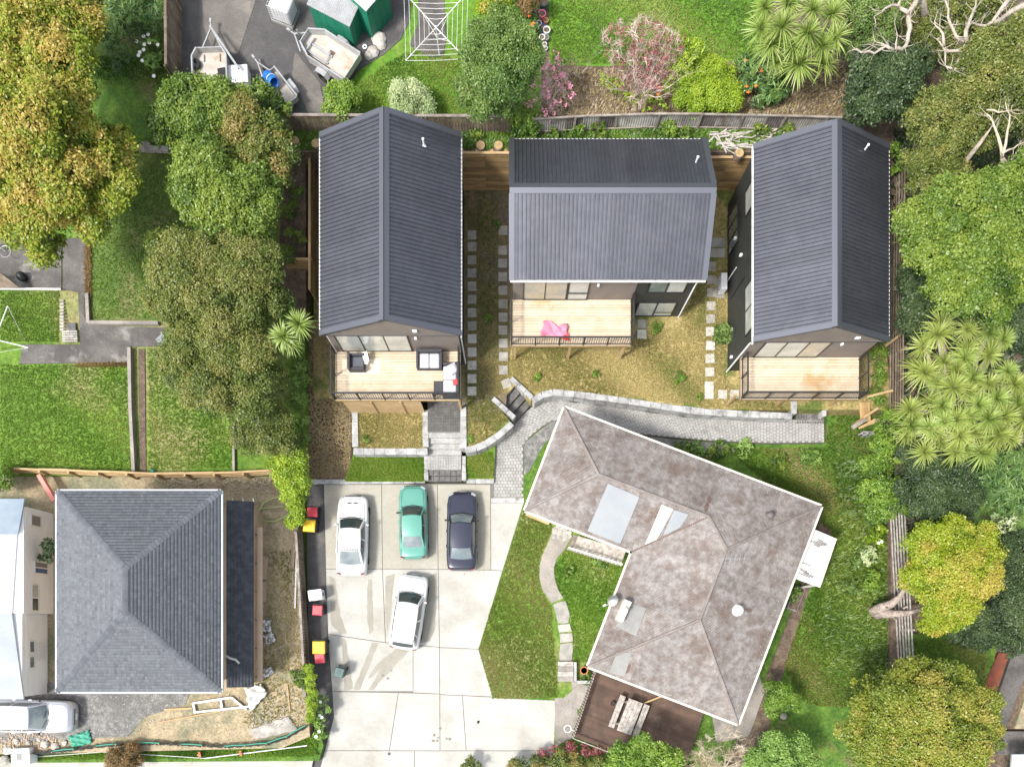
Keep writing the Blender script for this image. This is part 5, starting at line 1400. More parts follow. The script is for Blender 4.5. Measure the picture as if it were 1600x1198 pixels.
car('teal green sedan parked in the middle of the row', carpos(646, 816), R(.8), 4.2, 1.62, 1.36, 'paint_teal', cowl=.19, rr=-.19, rb=-.35, gl=('glass_dark', 'glass_dark', 'glass_mid'))
car('dark navy sedan nearest the paver path', carpos(722, 830), R(-.6), 4.5, 1.74, 1.40, 'paint_navy', cowl=.20, rf=.07, rr=-.21, rb=-.36, gl=('glass_mid', 'glass_dark', 'glass_mid'))
car('white hatchback parked askew behind the row of cars', carpos(639, 956), R(-8.5), 4.3, 1.78, 1.50, 'paint_white', kind='hatch', cowl=.24, rf=.10, rr=-.36, rb=-.455, belt=.92, hood=.84, gl=('glass_dark', 'glass_dark', 'glass_dark'))
car('silver wagon on the gravel drive at the left edge', carpos(52, 1118, Z_SITE + .03), R(-91), 4.7, 1.84, 1.58, 'paint_silver', kind='hatch', cowl=.22, rf=.06, rr=-.40, rb=-.475, belt=.98, hood=.92, gl=('glass_mid', 'glass_dark', 'glass_dark'), roofm='paint_silver')

# ------------------------------------------------------------------ bins on the asphalt strip
def wheelie(label, px, py, rz, lidm, bodym='plastic_black', tip=False, s=1.0):
    p = P(px, py, 1.0 * s); t = thing('wheelie_bin', label, 'bin', (p.x, p.y, .03), rz, 'bins along the asphalt strip')
    def add(nm, mb, m, par=None, bev=.015):
        o = link(nm, mb.mesh(nm, M[m]), par or t, WM[t]); k = o.modifiers.new('b', 'BEVEL'); k.width = bev; k.segments = 2; return o
    a, b, h = .24 * s, .29 * s, .95 * s
    mb = MB(); mb.add([(-a, -a, .05), (a, -a, .05), (a, a, .05), (-a, a, .05), (-b, -b, h), (b, -b, h), (b, b, h), (-b, b, h)], [(3, 2, 1, 0), (4, 5, 6, 7), (0, 1, 5, 4), (1, 2, 6, 5), (2, 3, 7, 6), (3, 0, 4, 7)]); add('bin_body', mb, bodym)
    e = b + .02; mb = MB(); mb.add([(-e, -e, h + .002), (e, -e, h + .002), (e, e, h + .002), (-e, e, h + .002), (-e * .86, -e * .86, h + .07), (e * .86, -e * .86, h + .07), (e * .86, e * .86, h + .085), (-e * .86, e * .86, h + .085)], [(3, 2, 1, 0), (4, 5, 6, 7), (0, 1, 5, 4), (1, 2, 6, 5), (2, 3, 7, 6), (3, 0, 4, 7)]); lid = add('lid', mb, lidm)
    mb = MB(); mb.obox((0, -e * .2, h + .085), (e * .9, .05, .02)); mb.obox((0, e * .25, h + .09), (e * .6, .16, .015)); add('lid_ridge', mb, lidm, lid, .004)
    mb = MB(); mb.tube([(-e * .8, e + .05, h - .02), (e * .8, e + .05, h - .02)], .02, 6); mb.tube([(-e * .8, e - .02, h - .02), (-e * .8, e + .05, h - .02)], .02, 6); mb.tube([(e * .8, e - .02, h - .02), (e * .8, e + .05, h - .02)], .02, 6); add('handle', mb, bodym, None, .001)
    for sx in (-1, 1): mb = MB(); mb.tube([(sx * (a - .02), a + .04, .1), (sx * (a + .05), a + .04, .1)], .1, 10); add('wheel', mb, 'rubber', None, .001)
    return t
wheelie('red-lidded bin at the top of the asphalt strip', 488, 800, .03, 'plastic_red', s=.92)
wheelie('yellow-lidded bin below the topmost red bin', 483, 821, -.08, 'plastic_yellow', s=1.12)
wheelie('red-lidded bin just below the white chest', 496, 953, -.05, 'plastic_red', s=.92)
wheelie('yellow-lidded bin above the lowest red bin', 498, 1011, .0, 'plastic_yellow', s=1.18)
wheelie('lowest red-lidded bin beside the lime hedge', 499.5, 1028, .08, 'plastic_red', s=.92)
wheelie('small dark green bin with pale green lid on the driveway', 530, 1050, -.25, 'plastic_lidgreen', 'plastic_green', s=.9)
p = P(492, 929, .9); t = thing('chest', 'white plastic chest among the bins', 'chest', (p.x, p.y, .03), R(8))
loc_box(t, 'chest_body', -.36, .36, -.28, .28, .04, .78, 'plastic_white', .03); loc_box(t, 'lid', -.385, .385, -.305, .305, .782, .86, 'plastic_white', .03); loc_box(t, 'latch', -.07, .07, -.33, -.306, .7, .84, 'roof_patch_grey', .01); loc_box(t, 'side_handle', .386, .44, -.1, .1, .6, .66, 'plastic_black', .01)

# ------------------------------------------------------------------ deck furniture
def lounge(name, label, cat, px, py, rz, w, d, seats, arms=(True, True)):
    p = P(px, py, ZD + .4); t = thing(name, label, cat, (p.x, p.y, ZD), rz)
    h = .36
    loc_box(t, 'base', -w / 2, w / 2, -d / 2, d / 2, .06, h, 'rattan', .02)
    loc_box(t, 'backrest', -w / 2, w / 2, d / 2 - .14, d / 2 - .002, h + .002, .74, 'rattan', .02)
    for k, sx in enumerate((-1, 1)):
        if arms[k]: loc_box(t, 'armrest', sx * w / 2 - (.13 if sx > 0 else 0), sx * w / 2 + (.13 if sx < 0 else 0), -d / 2 + .003, d / 2 - .142, h + .002, .6, 'rattan', .02)
    x0 = -w / 2 + (.14 if arms[0] else .01); x1 = w / 2 - (.14 if arms[1] else .01); sw = (x1 - x0) / seats
    for i in range(seats): loc_box(t, 'seat_cushion', x0 + i * sw + .01, x0 + (i + 1) * sw - .01, -d / 2 + .02, d / 2 - .15, h + .002, h + .13, 'cushion' if cat != 'armchair' else 'cushion_dark', .04)
    return t
lounge('armchair', 'black woven armchair on the left of the furnished deck', 'armchair', 557, 566, R(90), .85, .85, 1)
lounge('loveseat', 'black woven two-seat sofa against the first house wall', 'sofa', 671, 562, 0, 1.35, .92, 2)
lounge('corner_sofa', 'black woven corner sofa with white cushions on the deck', 'sofa', 705, 594, R(-90), 1.75, .85, 2)
p = P(686, 606, ZD + .4); t = thing('coffee_table', 'dark woven coffee table by the deck railing', 'table', (p.x, p.y, ZD))
loc_box(t, 'table_top', -.28, .28, -.35, .35, .36, .42, 'rattan', .015)
for sx in (-1, 1):
    for sy in (-1, 1): loc_box(t, 'leg', sx * .25 - .03, sx * .25 + .03, sy * .31 - .03, sy * .31 + .03, .01, .358, 'rattan', .005)
def pillow(label, px, py, z, m, s=.4, rz=.3, tilt=.3):
    mb = MB(); n = 8
    for i in range(n + 1):
        for j in range(n + 1):
            u, v = i / n * 2 - 1, j / n * 2 - 1; mb.v.append((u * s / 2, v * s / 2, .09 * (1 - u ** 4) * (1 - v ** 4)))
    k = len(mb.v)
    for i in range(n + 1):
        for j in range(n + 1):
            u, v = i / n * 2 - 1, j / n * 2 - 1; mb.v.append((u * s / 2, v * s / 2, -.05 * (1 - u ** 4) * (1 - v ** 4)))
    for i in range(n):
        for j in range(n):
            a = i * (n + 1) + j; mb.f.append((a, a + n + 1, a + n + 2, a + 1)); mb.f.append((k + a, k + a + 1, k + a + n + 2, k + a + n + 1))
    p = P(px, py, z); mm = Matrix.Translation(p) @ Matrix.Rotation(rz, 4, 'Z') @ Matrix.Rotation(tilt, 4, 'X')
    tag(link('cushion', mb.mesh('cushion', M[m], True), None, mm), label, 'cushion')
pillow('loose white cushion on the corner sofa', 707, 576, ZD + .72, 'cushion', .5, .5, .25)
pillow('small red cushion on the corner sofa', 712, 597, ZD + .72, 'fabric_red', .3, .2, .3)
p0, p1 = P(573, 592, ZD), P(594, 558, ZD); mb = MB(); mb.box(P(528, 0, ZD).x + .25, p1.x, P(0, 584, ZD).y, P(0, 561, ZD).y, ZD + .004, ZD + .016); tag(mb.build('rug', M['rug']), 'tan mat under the black armchair', 'rug')
mb = MB(); a = P(571, 557, ZD + .5); mb.obox(a, (.28, .5, .02), .2, .3); mb.obox(a + Vector((.05, -.25, -.12)), (.2, .3, .02), -.2, -.5); tag(mb.build('cloth', M['poly_white']), 'white cloth hanging by the armchair', 'cloth')
# pink towel on the second deck
n, m_ = 22, 14; V = []; 
a, b, c, d = P(848, 503, ZD + .1), P(884, 507, ZD + .1), P(888, 524, ZD + .12), P(845, 526, ZD + .12)
for i in range(n + 1):
    for j in range(m_ + 1):
        p = bil(a, b, c, d, i / n, j / m_); p.z = ZD + .12 + .07 * math.sin(i * .33 + j * .21 + .8 * math.sin(j * .35)) + .035 * math.sin(j * .55 - i * .62 + 1.3 * math.sin(i * .21))
        p.x += .06 * math.sin(j * .45); p.y += .08 * math.sin(i * .31); V.append(tuple(p))
F = [(i * (m_ + 1) + j, (i + 1) * (m_ + 1) + j, (i + 1) * (m_ + 1) + j + 1, i * (m_ + 1) + j + 1) for i in range(n) for j in range(m_)]
tw = link('towel', np_mesh('towel', V, F, M['towel_pink'], smooth=True)); tag(tw, 'crumpled pink towel on the second deck by the railing', 'towel')
k_ = tw.modifiers.new('s', 'SOLIDIFY'); k_.thickness = .03
mb = MB(); q = [P(872, 525, ZD + .08), P(888, 520, ZD + .08), P(890, 533, ZD + .02), P(880, 530, ZD + .02)]
mb.add([p + Vector((0, 0, .06)) for p in q] + q, [(0, 1, 2, 3), (7, 6, 5, 4), (0, 4, 5, 1), (1, 5, 6, 2), (2, 6, 7, 3), (3, 7, 4, 0)]); tag(mb.build('towel', M['fabric_red']), 'small red cloth under the pink towel', 'towel')
# heat pump beside the third house
p = P(1131, 440, 1.9); t = thing('heat_pump', 'white heat pump unit beside the third house wall', 'heat pump', (p.x, p.y, Z_TER))
loc_box(t, 'pad', -.28, .24, -.6, .55, .0, .06, 'slab', .01); loc_box(t, 'casing', -.17, .17, -.45, .45, .1, .82, 'plastic_white', .03); loc_box(t, 'foot', -.16, .16, -.36, -.28, .061, .1, 'trim', 0); loc_box(t, 'foot', -.16, .16, .28, .36, .061, .1, 'trim', 0)
mb = MB(); mb.ring((0, 0, 0), .24, .02, 20, 5); o = link('fan_guard', mb.mesh('fan_guard', M['zinc']), t, WM[t] @ Matrix.Translation((-.175, -.1, .45)) @ Matrix.Rotation(R(90), 4, 'Y'))
mb = MB(); mb.tube([(.17, .2, .3), (.3, .2, .3), (.33, .2, 1.9)], .03, 6); link('refrigerant_pipe', mb.mesh('refrigerant_pipe', M['plastic_white']), t, WM[t])
# picnic table on the dark deck
p = P(984, 1119, .55 + .7); t = thing('picnic_table', 'weathered grey picnic table with benches on the dark deck', 'table', (p.x, p.y, .555), math.atan2(ou.y, ou.x))
for i in range(4): loc_box(t, 'table_plank', -.42 + i * .21 + .005, -.42 + (i + 1) * .21 - .005, -.95, .95, .70, .74, 'timber_silver', .008)
for sx in (-1, 1):
    for i in range(2): loc_box(t, 'bench_plank', sx * .72 - .17 + i * .17 + .005, sx * .72 - .17 + (i + 1) * .17 - .005, -.95, .95, .41, .45, 'timber_silver', .008)
for sy in (-.65, .65):
    loc_box(t, 'cross_beam', -.9, .9, sy - .04, sy + .04, .31, .408, 'timber_grey', .005); loc_box(t, 'top_beam', -.4, .4, sy - .04, sy + .04, .6, .698, 'timber_grey', .005)
    for sx in (-1, 1):
        mb = MB(); mb.beam((sx * .2, sy + .065, .6), (sx * .62, sy + .065, .01), .04, .1); link('leg', mb.mesh('leg', M['timber_grey']), t, WM[t])
p0, p1 = P(1004, 1099, .75), P(1034, 1087, .75); mb = MB(); mb.beam(p0, p1, .08, .06); tag(mb.build('plank', M['timber_face']), 'short pale yellow plank on the dark deck', 'plank')
mb = MB(); c = P(887, 1138, 1.2); mb.ring(c, .2, .025, 18, 6); mb.tube([c + Vector((.2, -.05, 0)), c + Vector((.42, -.15, 0)), c + Vector((.42, -.15, -1.1))], .02, 5); tag(mb.build('hoop', M['white_paint']), 'white basketball-like hoop ring beside the dark deck railing', 'hoop')
p = P(957, 1098, .6); mb = MB(); mb.lathe(p, [(.1, 0), (.12, .15), (.13, .16), (.1, .12)], 10); tag(mb.build('pot', M['plastic_black']), 'small black pot on the dark deck', 'pot')
# terracotta pot by the old house
p = P(913, 1047, .5); t = thing('flower_pot', 'terracotta pot at the corner of the old house', 'pot', tuple(P(913, 1047, .1)))
mb = MB(); mb.lathe((p.x, p.y, .05), [(.14, 0), (.2, .32), (.23, .33), (.23, .4), (.19, .4), (.17, .32)], 16); mb.build('pot', M['clay'], t, smooth=False)
mb = MB(); mb.lathe((p.x, p.y, .36), [(.17, 0), (.17, .01)], 14); mb.build('soil', M['soil'], t)
# garden walk to the old house
gw = thing('garden_walk', 'curving pale concrete walk through the front lawn', None, tuple(P(860, 900, .05)), kind='structure')
WL = [(866, 822), (858, 845), (847, 868), (843, 885), (843, 902), (848, 922), (862, 942)]; WR = [(894, 838), (882, 858), (870, 872), (865, 888), (867, 905), (872, 920), (880, 934)]
q = [P(x, y, .1) for x, y in WL] + [P(x, y, .1) for x, y in WR[::-1]]
mb = MB(); mb.prism([(p.x, p.y) for p in q], -.1, .1); mb.build('walk_slab', M['concrete_old'], gw)
for pts in ([(864, 944), (884, 938), (890, 962), (888, 972), (872, 974), (868, 958)], [(872, 976), (890, 974), (893, 986), (874, 988)], [(874, 990), (893, 988), (895, 1002), (875, 1004)], [(875, 1006), (895, 1004), (894, 1032), (874, 1031)], [(862, 824), (884, 824), (894, 838), (880, 846), (864, 838)]):
    mb = MB(); q = [P(x, y, .1) for x, y in wob(pts, .8)]; mb.prism([(p.x, p.y) for p in q], -.1, .11 + random.uniform(-.01, .02)); mb.build('walk_slab', M['slab'], gw)
# stone cobbles by the stair
for (x, y) in [(868, 828), (876, 830), (884, 826), (872, 822), (890, 832), (880, 822), (866, 838), (875, 840), (884, 838)]:
    p = P(x, y, .14); mb = MB(); mb.lathe((p.x, p.y, .08), [(random.uniform(.12, .16), 0), (.13, .06), (.05, .075)], 7); mb.build('flagstone', M['slab'], gw)
ls = thing('lawn_steps', 'short concrete steps at the end of the garden walk', 'steps', tuple(P(884, 1050, 0)))
for i in range(5):
    a, b = P(872, 1033 + i * 8 + 7.6, .3), P(896, 1033 + i * 8, .3); mb = MB(); mb.box(a.x, b.x, a.y, b.y, -.2, .28 - i * .06); mb.build('step_tread', M['concrete_old'] if i % 2 else M['timber_silver'], ls, bevel=.01)
mb = MB(); a, b = P(897, 1066, .5), P(901, 1034, .5); mb.box(a.x, b.x, a.y, b.y, 0, .45); mb.build('side_wall', M['block'], ls)
mb = MB(); a, b = P(901.5, 1068, .5), P(922, 1063, .5); mb.box(a.x, b.x, a.y, b.y, 0, .43); mb.build('side_wall', M['block'], ls)
mb = MB(); mb.beam(P(822, 803, .3), P(858, 818, .3), .16, .14); tag(mb.build('timber_edging', M['timber_face']), 'pale timber edge under the old house eave', 'edging')
mb = MB(); a = P(1242, 928, .3); t = thing('planter_box', 'grey planter with green plants beside the lean-to', 'planter', tuple(P(1242, 930, .08)), math.atan2(ou.y, ou.x))
loc_box(t, 'box', -.3, .3, -.9, .5, .0, .45, 'roof_patch_grey', .02); loc_box(t, 'soil', -.26, .26, -.86, .46, .452, .46, 'soil', 0)

# ------------------------------------------------------------------ upper yard: trailers, sheds, clothesline
ZY = Z_YARD + .03
def trailer(label, px, py, rz, L, Wd, wall, floor='trailer_floor', guards=True, bar=1.5, front=True, cham=0):
    p = P(px, py, ZY + .6); t = thing('trailer', label, 'trailer', (p.x, p.y, ZY), rz, 'trailers on the asphalt yard')
    def add(nm, mb, m, par=None): return link(nm, mb.mesh(nm, M[m]), par or t, WM[t])
    z = .55
    cf = L / 2 - cham; hf = Wd / 2 - cham * .55
    mb = MB(); mb.prism([(-Wd / 2, -L / 2), (Wd / 2, -L / 2), (Wd / 2, cf), (hf, L / 2), (-hf, L / 2), (-Wd / 2, cf)] if cham else [(-Wd / 2, -L / 2), (Wd / 2, -L / 2), (Wd / 2, L / 2), (-Wd / 2, L / 2)], z - .06, z); add('floor', mb, floor)
    for sx in (-1, 1):
        mb = MB(); mb.box(sx * Wd / 2, sx * Wd / 2 - sx * .04, -L / 2, cf, z + .001, z + wall); mb.box(sx * Wd / 2 + sx * .02, sx * Wd / 2 - sx * .05, -L / 2, cf, z + wall + .001, z + wall + .04)
        if cham: mb.beam((sx * (Wd / 2 - .02), cf + .01, z + wall / 2), (sx * (hf - .02), L / 2 - .02, z + wall / 2), .04, wall); mb.beam((sx * (Wd / 2 - .02), cf, z + wall + .02), (sx * (hf - .02), L / 2 - .02, z + wall + .02), .07, .038)
        add('side_wall', mb, 'zinc')
    mb = MB(); mb.box(-Wd / 2 + .042, Wd / 2 - .042, -L / 2, -L / 2 + .04, z + .001, z + wall * .9); add('tailgate', mb, 'zinc')
    if front: mb = MB(); mb.box(-hf + .042, hf - .042, L / 2 - .04, L / 2, z + .001, z + wall); add('front_wall', mb, 'zinc')
    mb = MB(); tip = (0, L / 2 + bar, z - .08)
    for sx in (-1, 1): mb.beam((sx * Wd * .36, L / 2 - .05, z - .1), tip, .06, .07)
    mb.beam((0, L / 2 + bar - .1, z - .08), (0, L / 2 + bar + .3, z - .08), .06, .07); add('drawbar', mb, 'zinc')
    mb = MB(); mb.obox((0, L / 2 + bar + .33, z - .05), (.1, .2, .1)); mb.tube([(.1, L / 2 + bar - .2, .05), (.1, L / 2 + bar - .2, z + .2)], .03, 6); add('coupling', mb, 'zinc')
    mb = MB(); mb.ring((0, 0, 0), .08, .035, 12, 6); link('jockey_wheel', mb.mesh('jockey_wheel', M['rubber']), t, WM[t] @ Matrix.Translation((.1, L / 2 + bar - .2, .115)) @ Matrix.Rotation(R(90), 4, 'Y'))
    for sx in (-1, 1):
        mb = MB(); mb.ring((0, 0, 0), .21, .085, 20, 7)
        link('wheel', mb.mesh('wheel', M['rubber'], True), t, WM[t] @ Matrix.Translation((sx * (Wd / 2 + .15), -.15, .30)) @ Matrix.Rotation(R(90), 4, 'Y'))
        if guards:
            mb = MB(); a = sx * (Wd / 2 + .025); b = sx * (Wd / 2 + .29)
            pr = [(-.58, .45), (-.42, .66), (-.15, .70), (.12, .66), (.28, .45)]
            for (y0, z0), (y1, z1) in zip(pr, pr[1:]):
                k = len(mb.v); mb.v += [(a, y0, z0), (b, y0, z0), (b, y1, z1), (a, y1, z1), (a, y0, z0 - .02), (b, y0, z0 - .02), (b, y1, z1 - .02), (a, y1, z1 - .02)]; mb.f += [(k, k + 1, k + 2, k + 3), (k + 7, k + 6, k + 5, k + 4), (k + 1, k + 5, k + 6, k + 2), (k, k + 3, k + 7, k + 4)]
            add('mudguard', mb, 'zinc')
    return t, add
t, add = trailer('wide pale trailer with a loose tyre on its rusty deck', 331, 122, R(2), 2.7, 1.75, .35, guards=False, bar=1.3, cham=.42)
for x in (-.35, .45): mb = MB(); mb.box(x - .03, x + .03, .85, 1.2, .555, .575); add('rust_streak', mb, 'rust')
mb = MB(); mb.beam((.05, 2.5, .75), (1.5, .15, .95), .09, .1); mb.beam((.12, 2.5, .73), (1.35, .45, .9), .04, .05); add('boat_arm', mb, 'zinc')
tt, add = trailer('large galvanised trailer beside the green shed', 514, 86, R(57), 2.9, 1.6, .34, bar=.7, cham=.75)
mb = MB(); mb.box(-.45, -.36, -.2, 1.2, .551, .63); mb.box(-.05, .04, -.2, 1.2, .551, .63); mb.beam((-.6, 1.05, .66), (.3, 1.05, .66), .06, .08); mb.tube([(-.5, -.1, .62), (.1, -.05, .72)], .03, 5); add('load_rail', mb, 'zinc')
mb = MB(); mb.box(-.62, -.5, -.4, 1.2, .551, .556); mb.box(.1, .3, -.2, .1, .551, .556); add('rust_streak', mb, 'rust')
t3, add = trailer('narrow small trailer carrying the blue drum', 437, 141, R(38), 1.9, .95, .28, bar=.95)
mb = MB(); mb.ring(P(305, 101, ZY + .68), .2, .085, 20, 8, 1); tag(mb.build('tyre', M['rubber'], smooth=True), 'old grey tyre lying on the wide trailer', 'tyre')
p = P(347, 114, ZY + .66); mb = MB(); mb.obox(p, (.42, .5, .08), .2); tag(mb.build('hatch_cover', M['plastic_black'], bevel=.05), 'dark rounded plate lying on the wide trailer', 'plate')
# blue drum
p = P(423, 124, ZY + .85); t = thing('drum', 'bright blue plastic drum tipped on the small trailer', 'drum', tuple(p - Vector((0, 0, .25))))
mm = Matrix.Translation(p) @ Matrix.Rotation(R(38), 4, 'Z') @ Matrix.Rotation(R(68), 4, 'X')
mb = MB(); mb.lathe((0, 0, 0), [(.22, -.42), (.26, -.38), (.28, -.2), (.27, -.18), (.28, -.15), (.28, .12), (.27, .14), (.28, .17), (.27, .38), (.24, .42), (.22, .42), (.22, -.3)], 20); link('barrel', mb.mesh('barrel', M['plastic_blue'], True), t, mm)
mb = MB(); mb.ring((0, 0, .12), .285, .018, 20, 5); link('label_band', mb.mesh('label_band', M['plastic_white']), t, mm)
p = P(378, 130, ZY + .5); t = thing('cool_box', 'white fish bin between the two trailers', 'box', tuple(P(378, 130, ZY)), R(3))
loc_box(t, 'box_body', -.5, .5, -.42, .42, .02, .6, 'plastic_white', .03); loc_box(t, 'lid', -.53, .53, -.45, .45, .602, .68, 'plastic_white', .03)
# white wire cage tank
p = P(438, 2, ZY + 1.0); t = thing('tank_cage', 'white plastic tank in a wire cage at the top edge', 'tank', (p.x, p.y, ZY), R(-22))
loc_box(t, 'pallet', -.6, .6, -.5, .5, .0, .13, 'roof_patch_grey', .01); loc_box(t, 'tank', -.54, .54, -.44, .44, .14, 1.0, 'plastic_white', .08)
mb = MB()
for i in range(7): z = .18 + i * .14; mb.tube([(-.58, -.48, z), (.58, -.48, z), (.58, .48, z), (-.58, .48, z), (-.58, -.48, z)], .014, 4)
for i in range(8):
    x = -.58 + i * .1657
    for y in (-.48, .48): mb.tube([(x, y, .13), (x, y, 1.04)], .012, 4)
    mb.tube([(x, -.48, 1.04), (x, .48, 1.04)], .010, 4)
for i in range(6): y = -.48 + i * .192; mb.tube([(-.58, y, 1.04), (.58, y, 1.04)], .010, 4)
link('cage', mb.mesh('cage', M['zinc']), t, WM[t])
# sheds
def shed(label, A, B, depth, zf, zb_, cladm='shed_green'):
    # A, B: front roof corners as photo pixels at height zf
    a, b = P(*A, zf), P(*B, zf); u = (b - a).normalized(); v = Vector((-u.y, u.x, 0)); L = (b - a).length
    t = thing('shed', label, 'shed', (a.x, a.y, ZY), 0, 'green garden sheds')
    i_ = .06; c = [a + u * i_ + v * i_, b - u * i_ + v * i_, b - u * i_ + v * (depth - i_), a + u * i_ + v * (depth - i_)]
    nb = 7
    for w0, w1, za, zb2 in ((c[0], c[1], zf, zf), (c[1], c[2], zf, zb_), (c[3], c[0], zb_, zf)):
        d = (w1 - w0); k = max(2, round(d.length / .42))
        for i in range(k):
            p, q = w0.lerp(w1, i / k), w0.lerp(w1, (i + 1) / k); z1 = za + (zb2 - za) * i / k; z2 = za + (zb2 - za) * (i + 1) / k
            n = Vector((d.y, -d.x, 0)).normalized() * .025; mb = MB()
            e = d.normalized() * .006
            mb.add([(p.x + e.x, p.y + e.y, ZY), (q.x - e.x, q.y - e.y, ZY), (q.x - e.x, q.y - e.y, z2 - .05), (p.x + e.x, p.y + e.y, z1 - .05), (p.x - n.x, p.y - n.y, ZY), (q.x - n.x, q.y - n.y, ZY), (q.x - n.x, q.y - n.y, z2 - .05), (p.x - n.x, p.y - n.y, z1 - .05)], [(0, 1, 2, 3), (7, 6, 5, 4), (0, 4, 5, 1), (1, 5, 6, 2), (2, 6, 7, 3), (3, 7, 4, 0)])
            mb.build('wall_panel', M[cladm], t)
    ra, rb_, rc, rd = a, b, Vector((*(b + v * depth).xy, zb_)), Vector((*(a + v * depth).xy, zb_))
    mb = MB(); q = [ra, rb_, rc, rd]; mb.add([p - Vector((0, 0, .005)) for p in q] + [p - Vector((0, 0, .045)) for p in q], [(0, 1, 2, 3), (7, 6, 5, 4), (0, 4, 5, 1), (1, 5, 6, 2), (2, 6, 7, 3), (3, 7, 4, 0)]); r_ = mb.build('roof', M['zinc'], t)
    slope_sheets(r_, 'roof_sheet', M['zinc'], [ra, rb_, rc, rd], ra, rb_, .8, corr_profile(8, .022), .004)
    return t, u, v, a
s1, su_, sv_, s_a = shed('green shed with zinc roof and poles lying on top', (479, 7), (546, 42), 2.6, 5.85, 6.1)
for k, o_ in enumerate((.75, .95)):
    mb = MB(); p = s_a + sv_ * (o_ + .2) + su_ * .3; q = s_a + sv_ * (o_ + .5) + su_ * 2.1; p.z = 6.03 + k * .005; q.z = 6.06 + k * .005; mb.tube([p, q], .035, 6); tag(mb.build('pole', M['white_paint']), ['lower white pole on the shed roof', 'upper white pole on the shed roof'][k], 'pole', 'poles on the shed roof')
s2, _, _, _ = shed('darker green shed right of the zinc-roofed one', (572, 18), (607, -22), 2.2, 6.3, 6.5)
# clothesline
ZCL = 6.3; p = P(682, 62, Z_YARD); hub = P(681, 41, ZCL)
cl_ = thing('clothesline', 'white rotary clothesline over the lawn strip', 'clothesline', (hub.x, hub.y, Z_YARD))
mb = MB(); mb.tube([(hub.x, hub.y, Z_YARD), (hub.x, hub.y, ZCL)], .035, 8); mb.build('pole', M['white_paint'], cl_)
cor = [P(634, 95, ZCL + .15), P(728, 92, ZCL + .15), P(731, -12, ZCL + .15), P(631, -12, ZCL + .15)]
for c in cor:
    mb = MB(); mb.tube([(hub.x, hub.y, ZCL - .1), tuple(c)], .022, 6); s0 = hub.lerp(c, .42); mb.tube([(hub.x, hub.y, ZCL - .75), (s0.x, s0.y, ZCL - .02)], .014, 5); mb.build('arm', M['white_paint'], cl_)
for k in range(6):
    f_ = 1 - k * .155; q = [Vector((hub.x, hub.y, ZCL)).lerp(c, f_) for c in cor]; mb = MB()
    for i in range(4):
        a, b = q[i], q[(i + 1) % 4]; m2 = (a + b) / 2 - Vector((0, 0, .05)); mb.tube([a, m2, b], .009, 4)
    mb.build('line', M['plastic_white'], cl_)
# flower pots row beside the lawn
POTS = [(849, 9, .26, 'plastic_lidgreen', 'green pot with a leafy plant at top of the pot row'), (840, 18, .13, 'roof_patch_grey', 'small grey pot left of the red pot'), (847, 25, .2, 'towel_pink', 'red round pot in the pot row'), (853, 33, .14, 'clay', 'clay pot at the right of the pot row'), (842, 38, .15, 'plastic_white', 'white rimmed pot left in the pot row'), (848, 41, .12, 'plastic_blue', 'blue pot in the middle of the pot row'), (846, 48, .15, 'paver_dark', 'dark pot below the blue pot'), (854, 50, .19, 'plastic_white', 'large white pot at the right of the row'), (847, 60, .16, 'plastic_white', 'white pot below the dark pot'), (854, 60, .14, 'roof_patch_blue', 'pale blue pot near the row end'), (851, 69, .11, 'plastic_white', 'small white pot second from the row end'), (853, 75, .1, 'plastic_white', 'smallest white pot at the very end of the row')]
for x, y, r, m, lb in POTS:
    p = P(x, y, Z_YARD + .2); t = thing('flower_pot', lb, 'pot', (p.x, p.y, Z_YARD), 0, 'pots beside the upper lawn')
    mb = MB(); mb.lathe((p.x, p.y, Z_YARD + .02), [(r * .65, 0), (r * .95, r * 1.5), (r, r * 1.52), (r, r * 1.75), (r * .82, r * 1.75), (r * .78, r * 1.45)], 14); mb.build('pot', M[m], t)
    mb = MB(); mb.lathe((p.x, p.y, Z_YARD + .02 + r * 1.46), [(r * .77, 0), (r * .77, .01)], 12); mb.build('soil', M['soil'], t)
p = P(570, 73, ZY + .1); mb = MB(); mb.ring((p.x, p.y, ZY + .09), .09, .045, 14, 6); tag(mb.build('pipe_ring', M['plastic_white'], smooth=True), 'small white ring lying by the green shed', 'ring')
for k, (x, y, s_) in enumerate([(583, 82, .32), (592, 62, .38), (596, 72, .26), (577, 88, .24)]):
    p = P(x, y, ZY); mb = MB(); mb.lathe((p.x, p.y, ZY - .02), [(s_, 0), (s_ * 1.05, .08), (s_ * .7, .2), (s_ * .2, .25)], 8); tag(mb.build('rock', M['rock']), ['flat rock second from the left by the sheds', 'largest mossy rock by the sheds', 'round rock under the largest one', 'lowest flat rock by the shed lawn'][k], 'rock', 'rocks by the green sheds')
# ------------------------------------------------------------------ vegetation
def leaf_quads(C, N, size, aspect, rng, jitter=.6):
    n = len(C)
    Nn = N + rng.normal(0, jitter, (n, 3)); Nn /= np.linalg.norm(Nn, axis=1)[:, None] + 1e-9
    A = rng.normal(0, 1, (n, 3)); T = np.cross(Nn, A); T /= np.linalg.norm(T, axis=1)[:, None] + 1e-9
    B = np.cross(Nn, T)
    s = (size * rng.uniform(.65, 1.35, n))[:, None]
    V = np.empty((n, 4, 3))
    V[:, 0] = C - T * s * .5; V[:, 1] = C + B * s * aspect * .5 + T * s * .05; V[:, 2] = C + T * s * .5; V[:, 3] = C - B * s * aspect * .5 + T * s * .05
    return V.reshape(-1, 3), np.arange(n * 4).reshape(-1, 4)

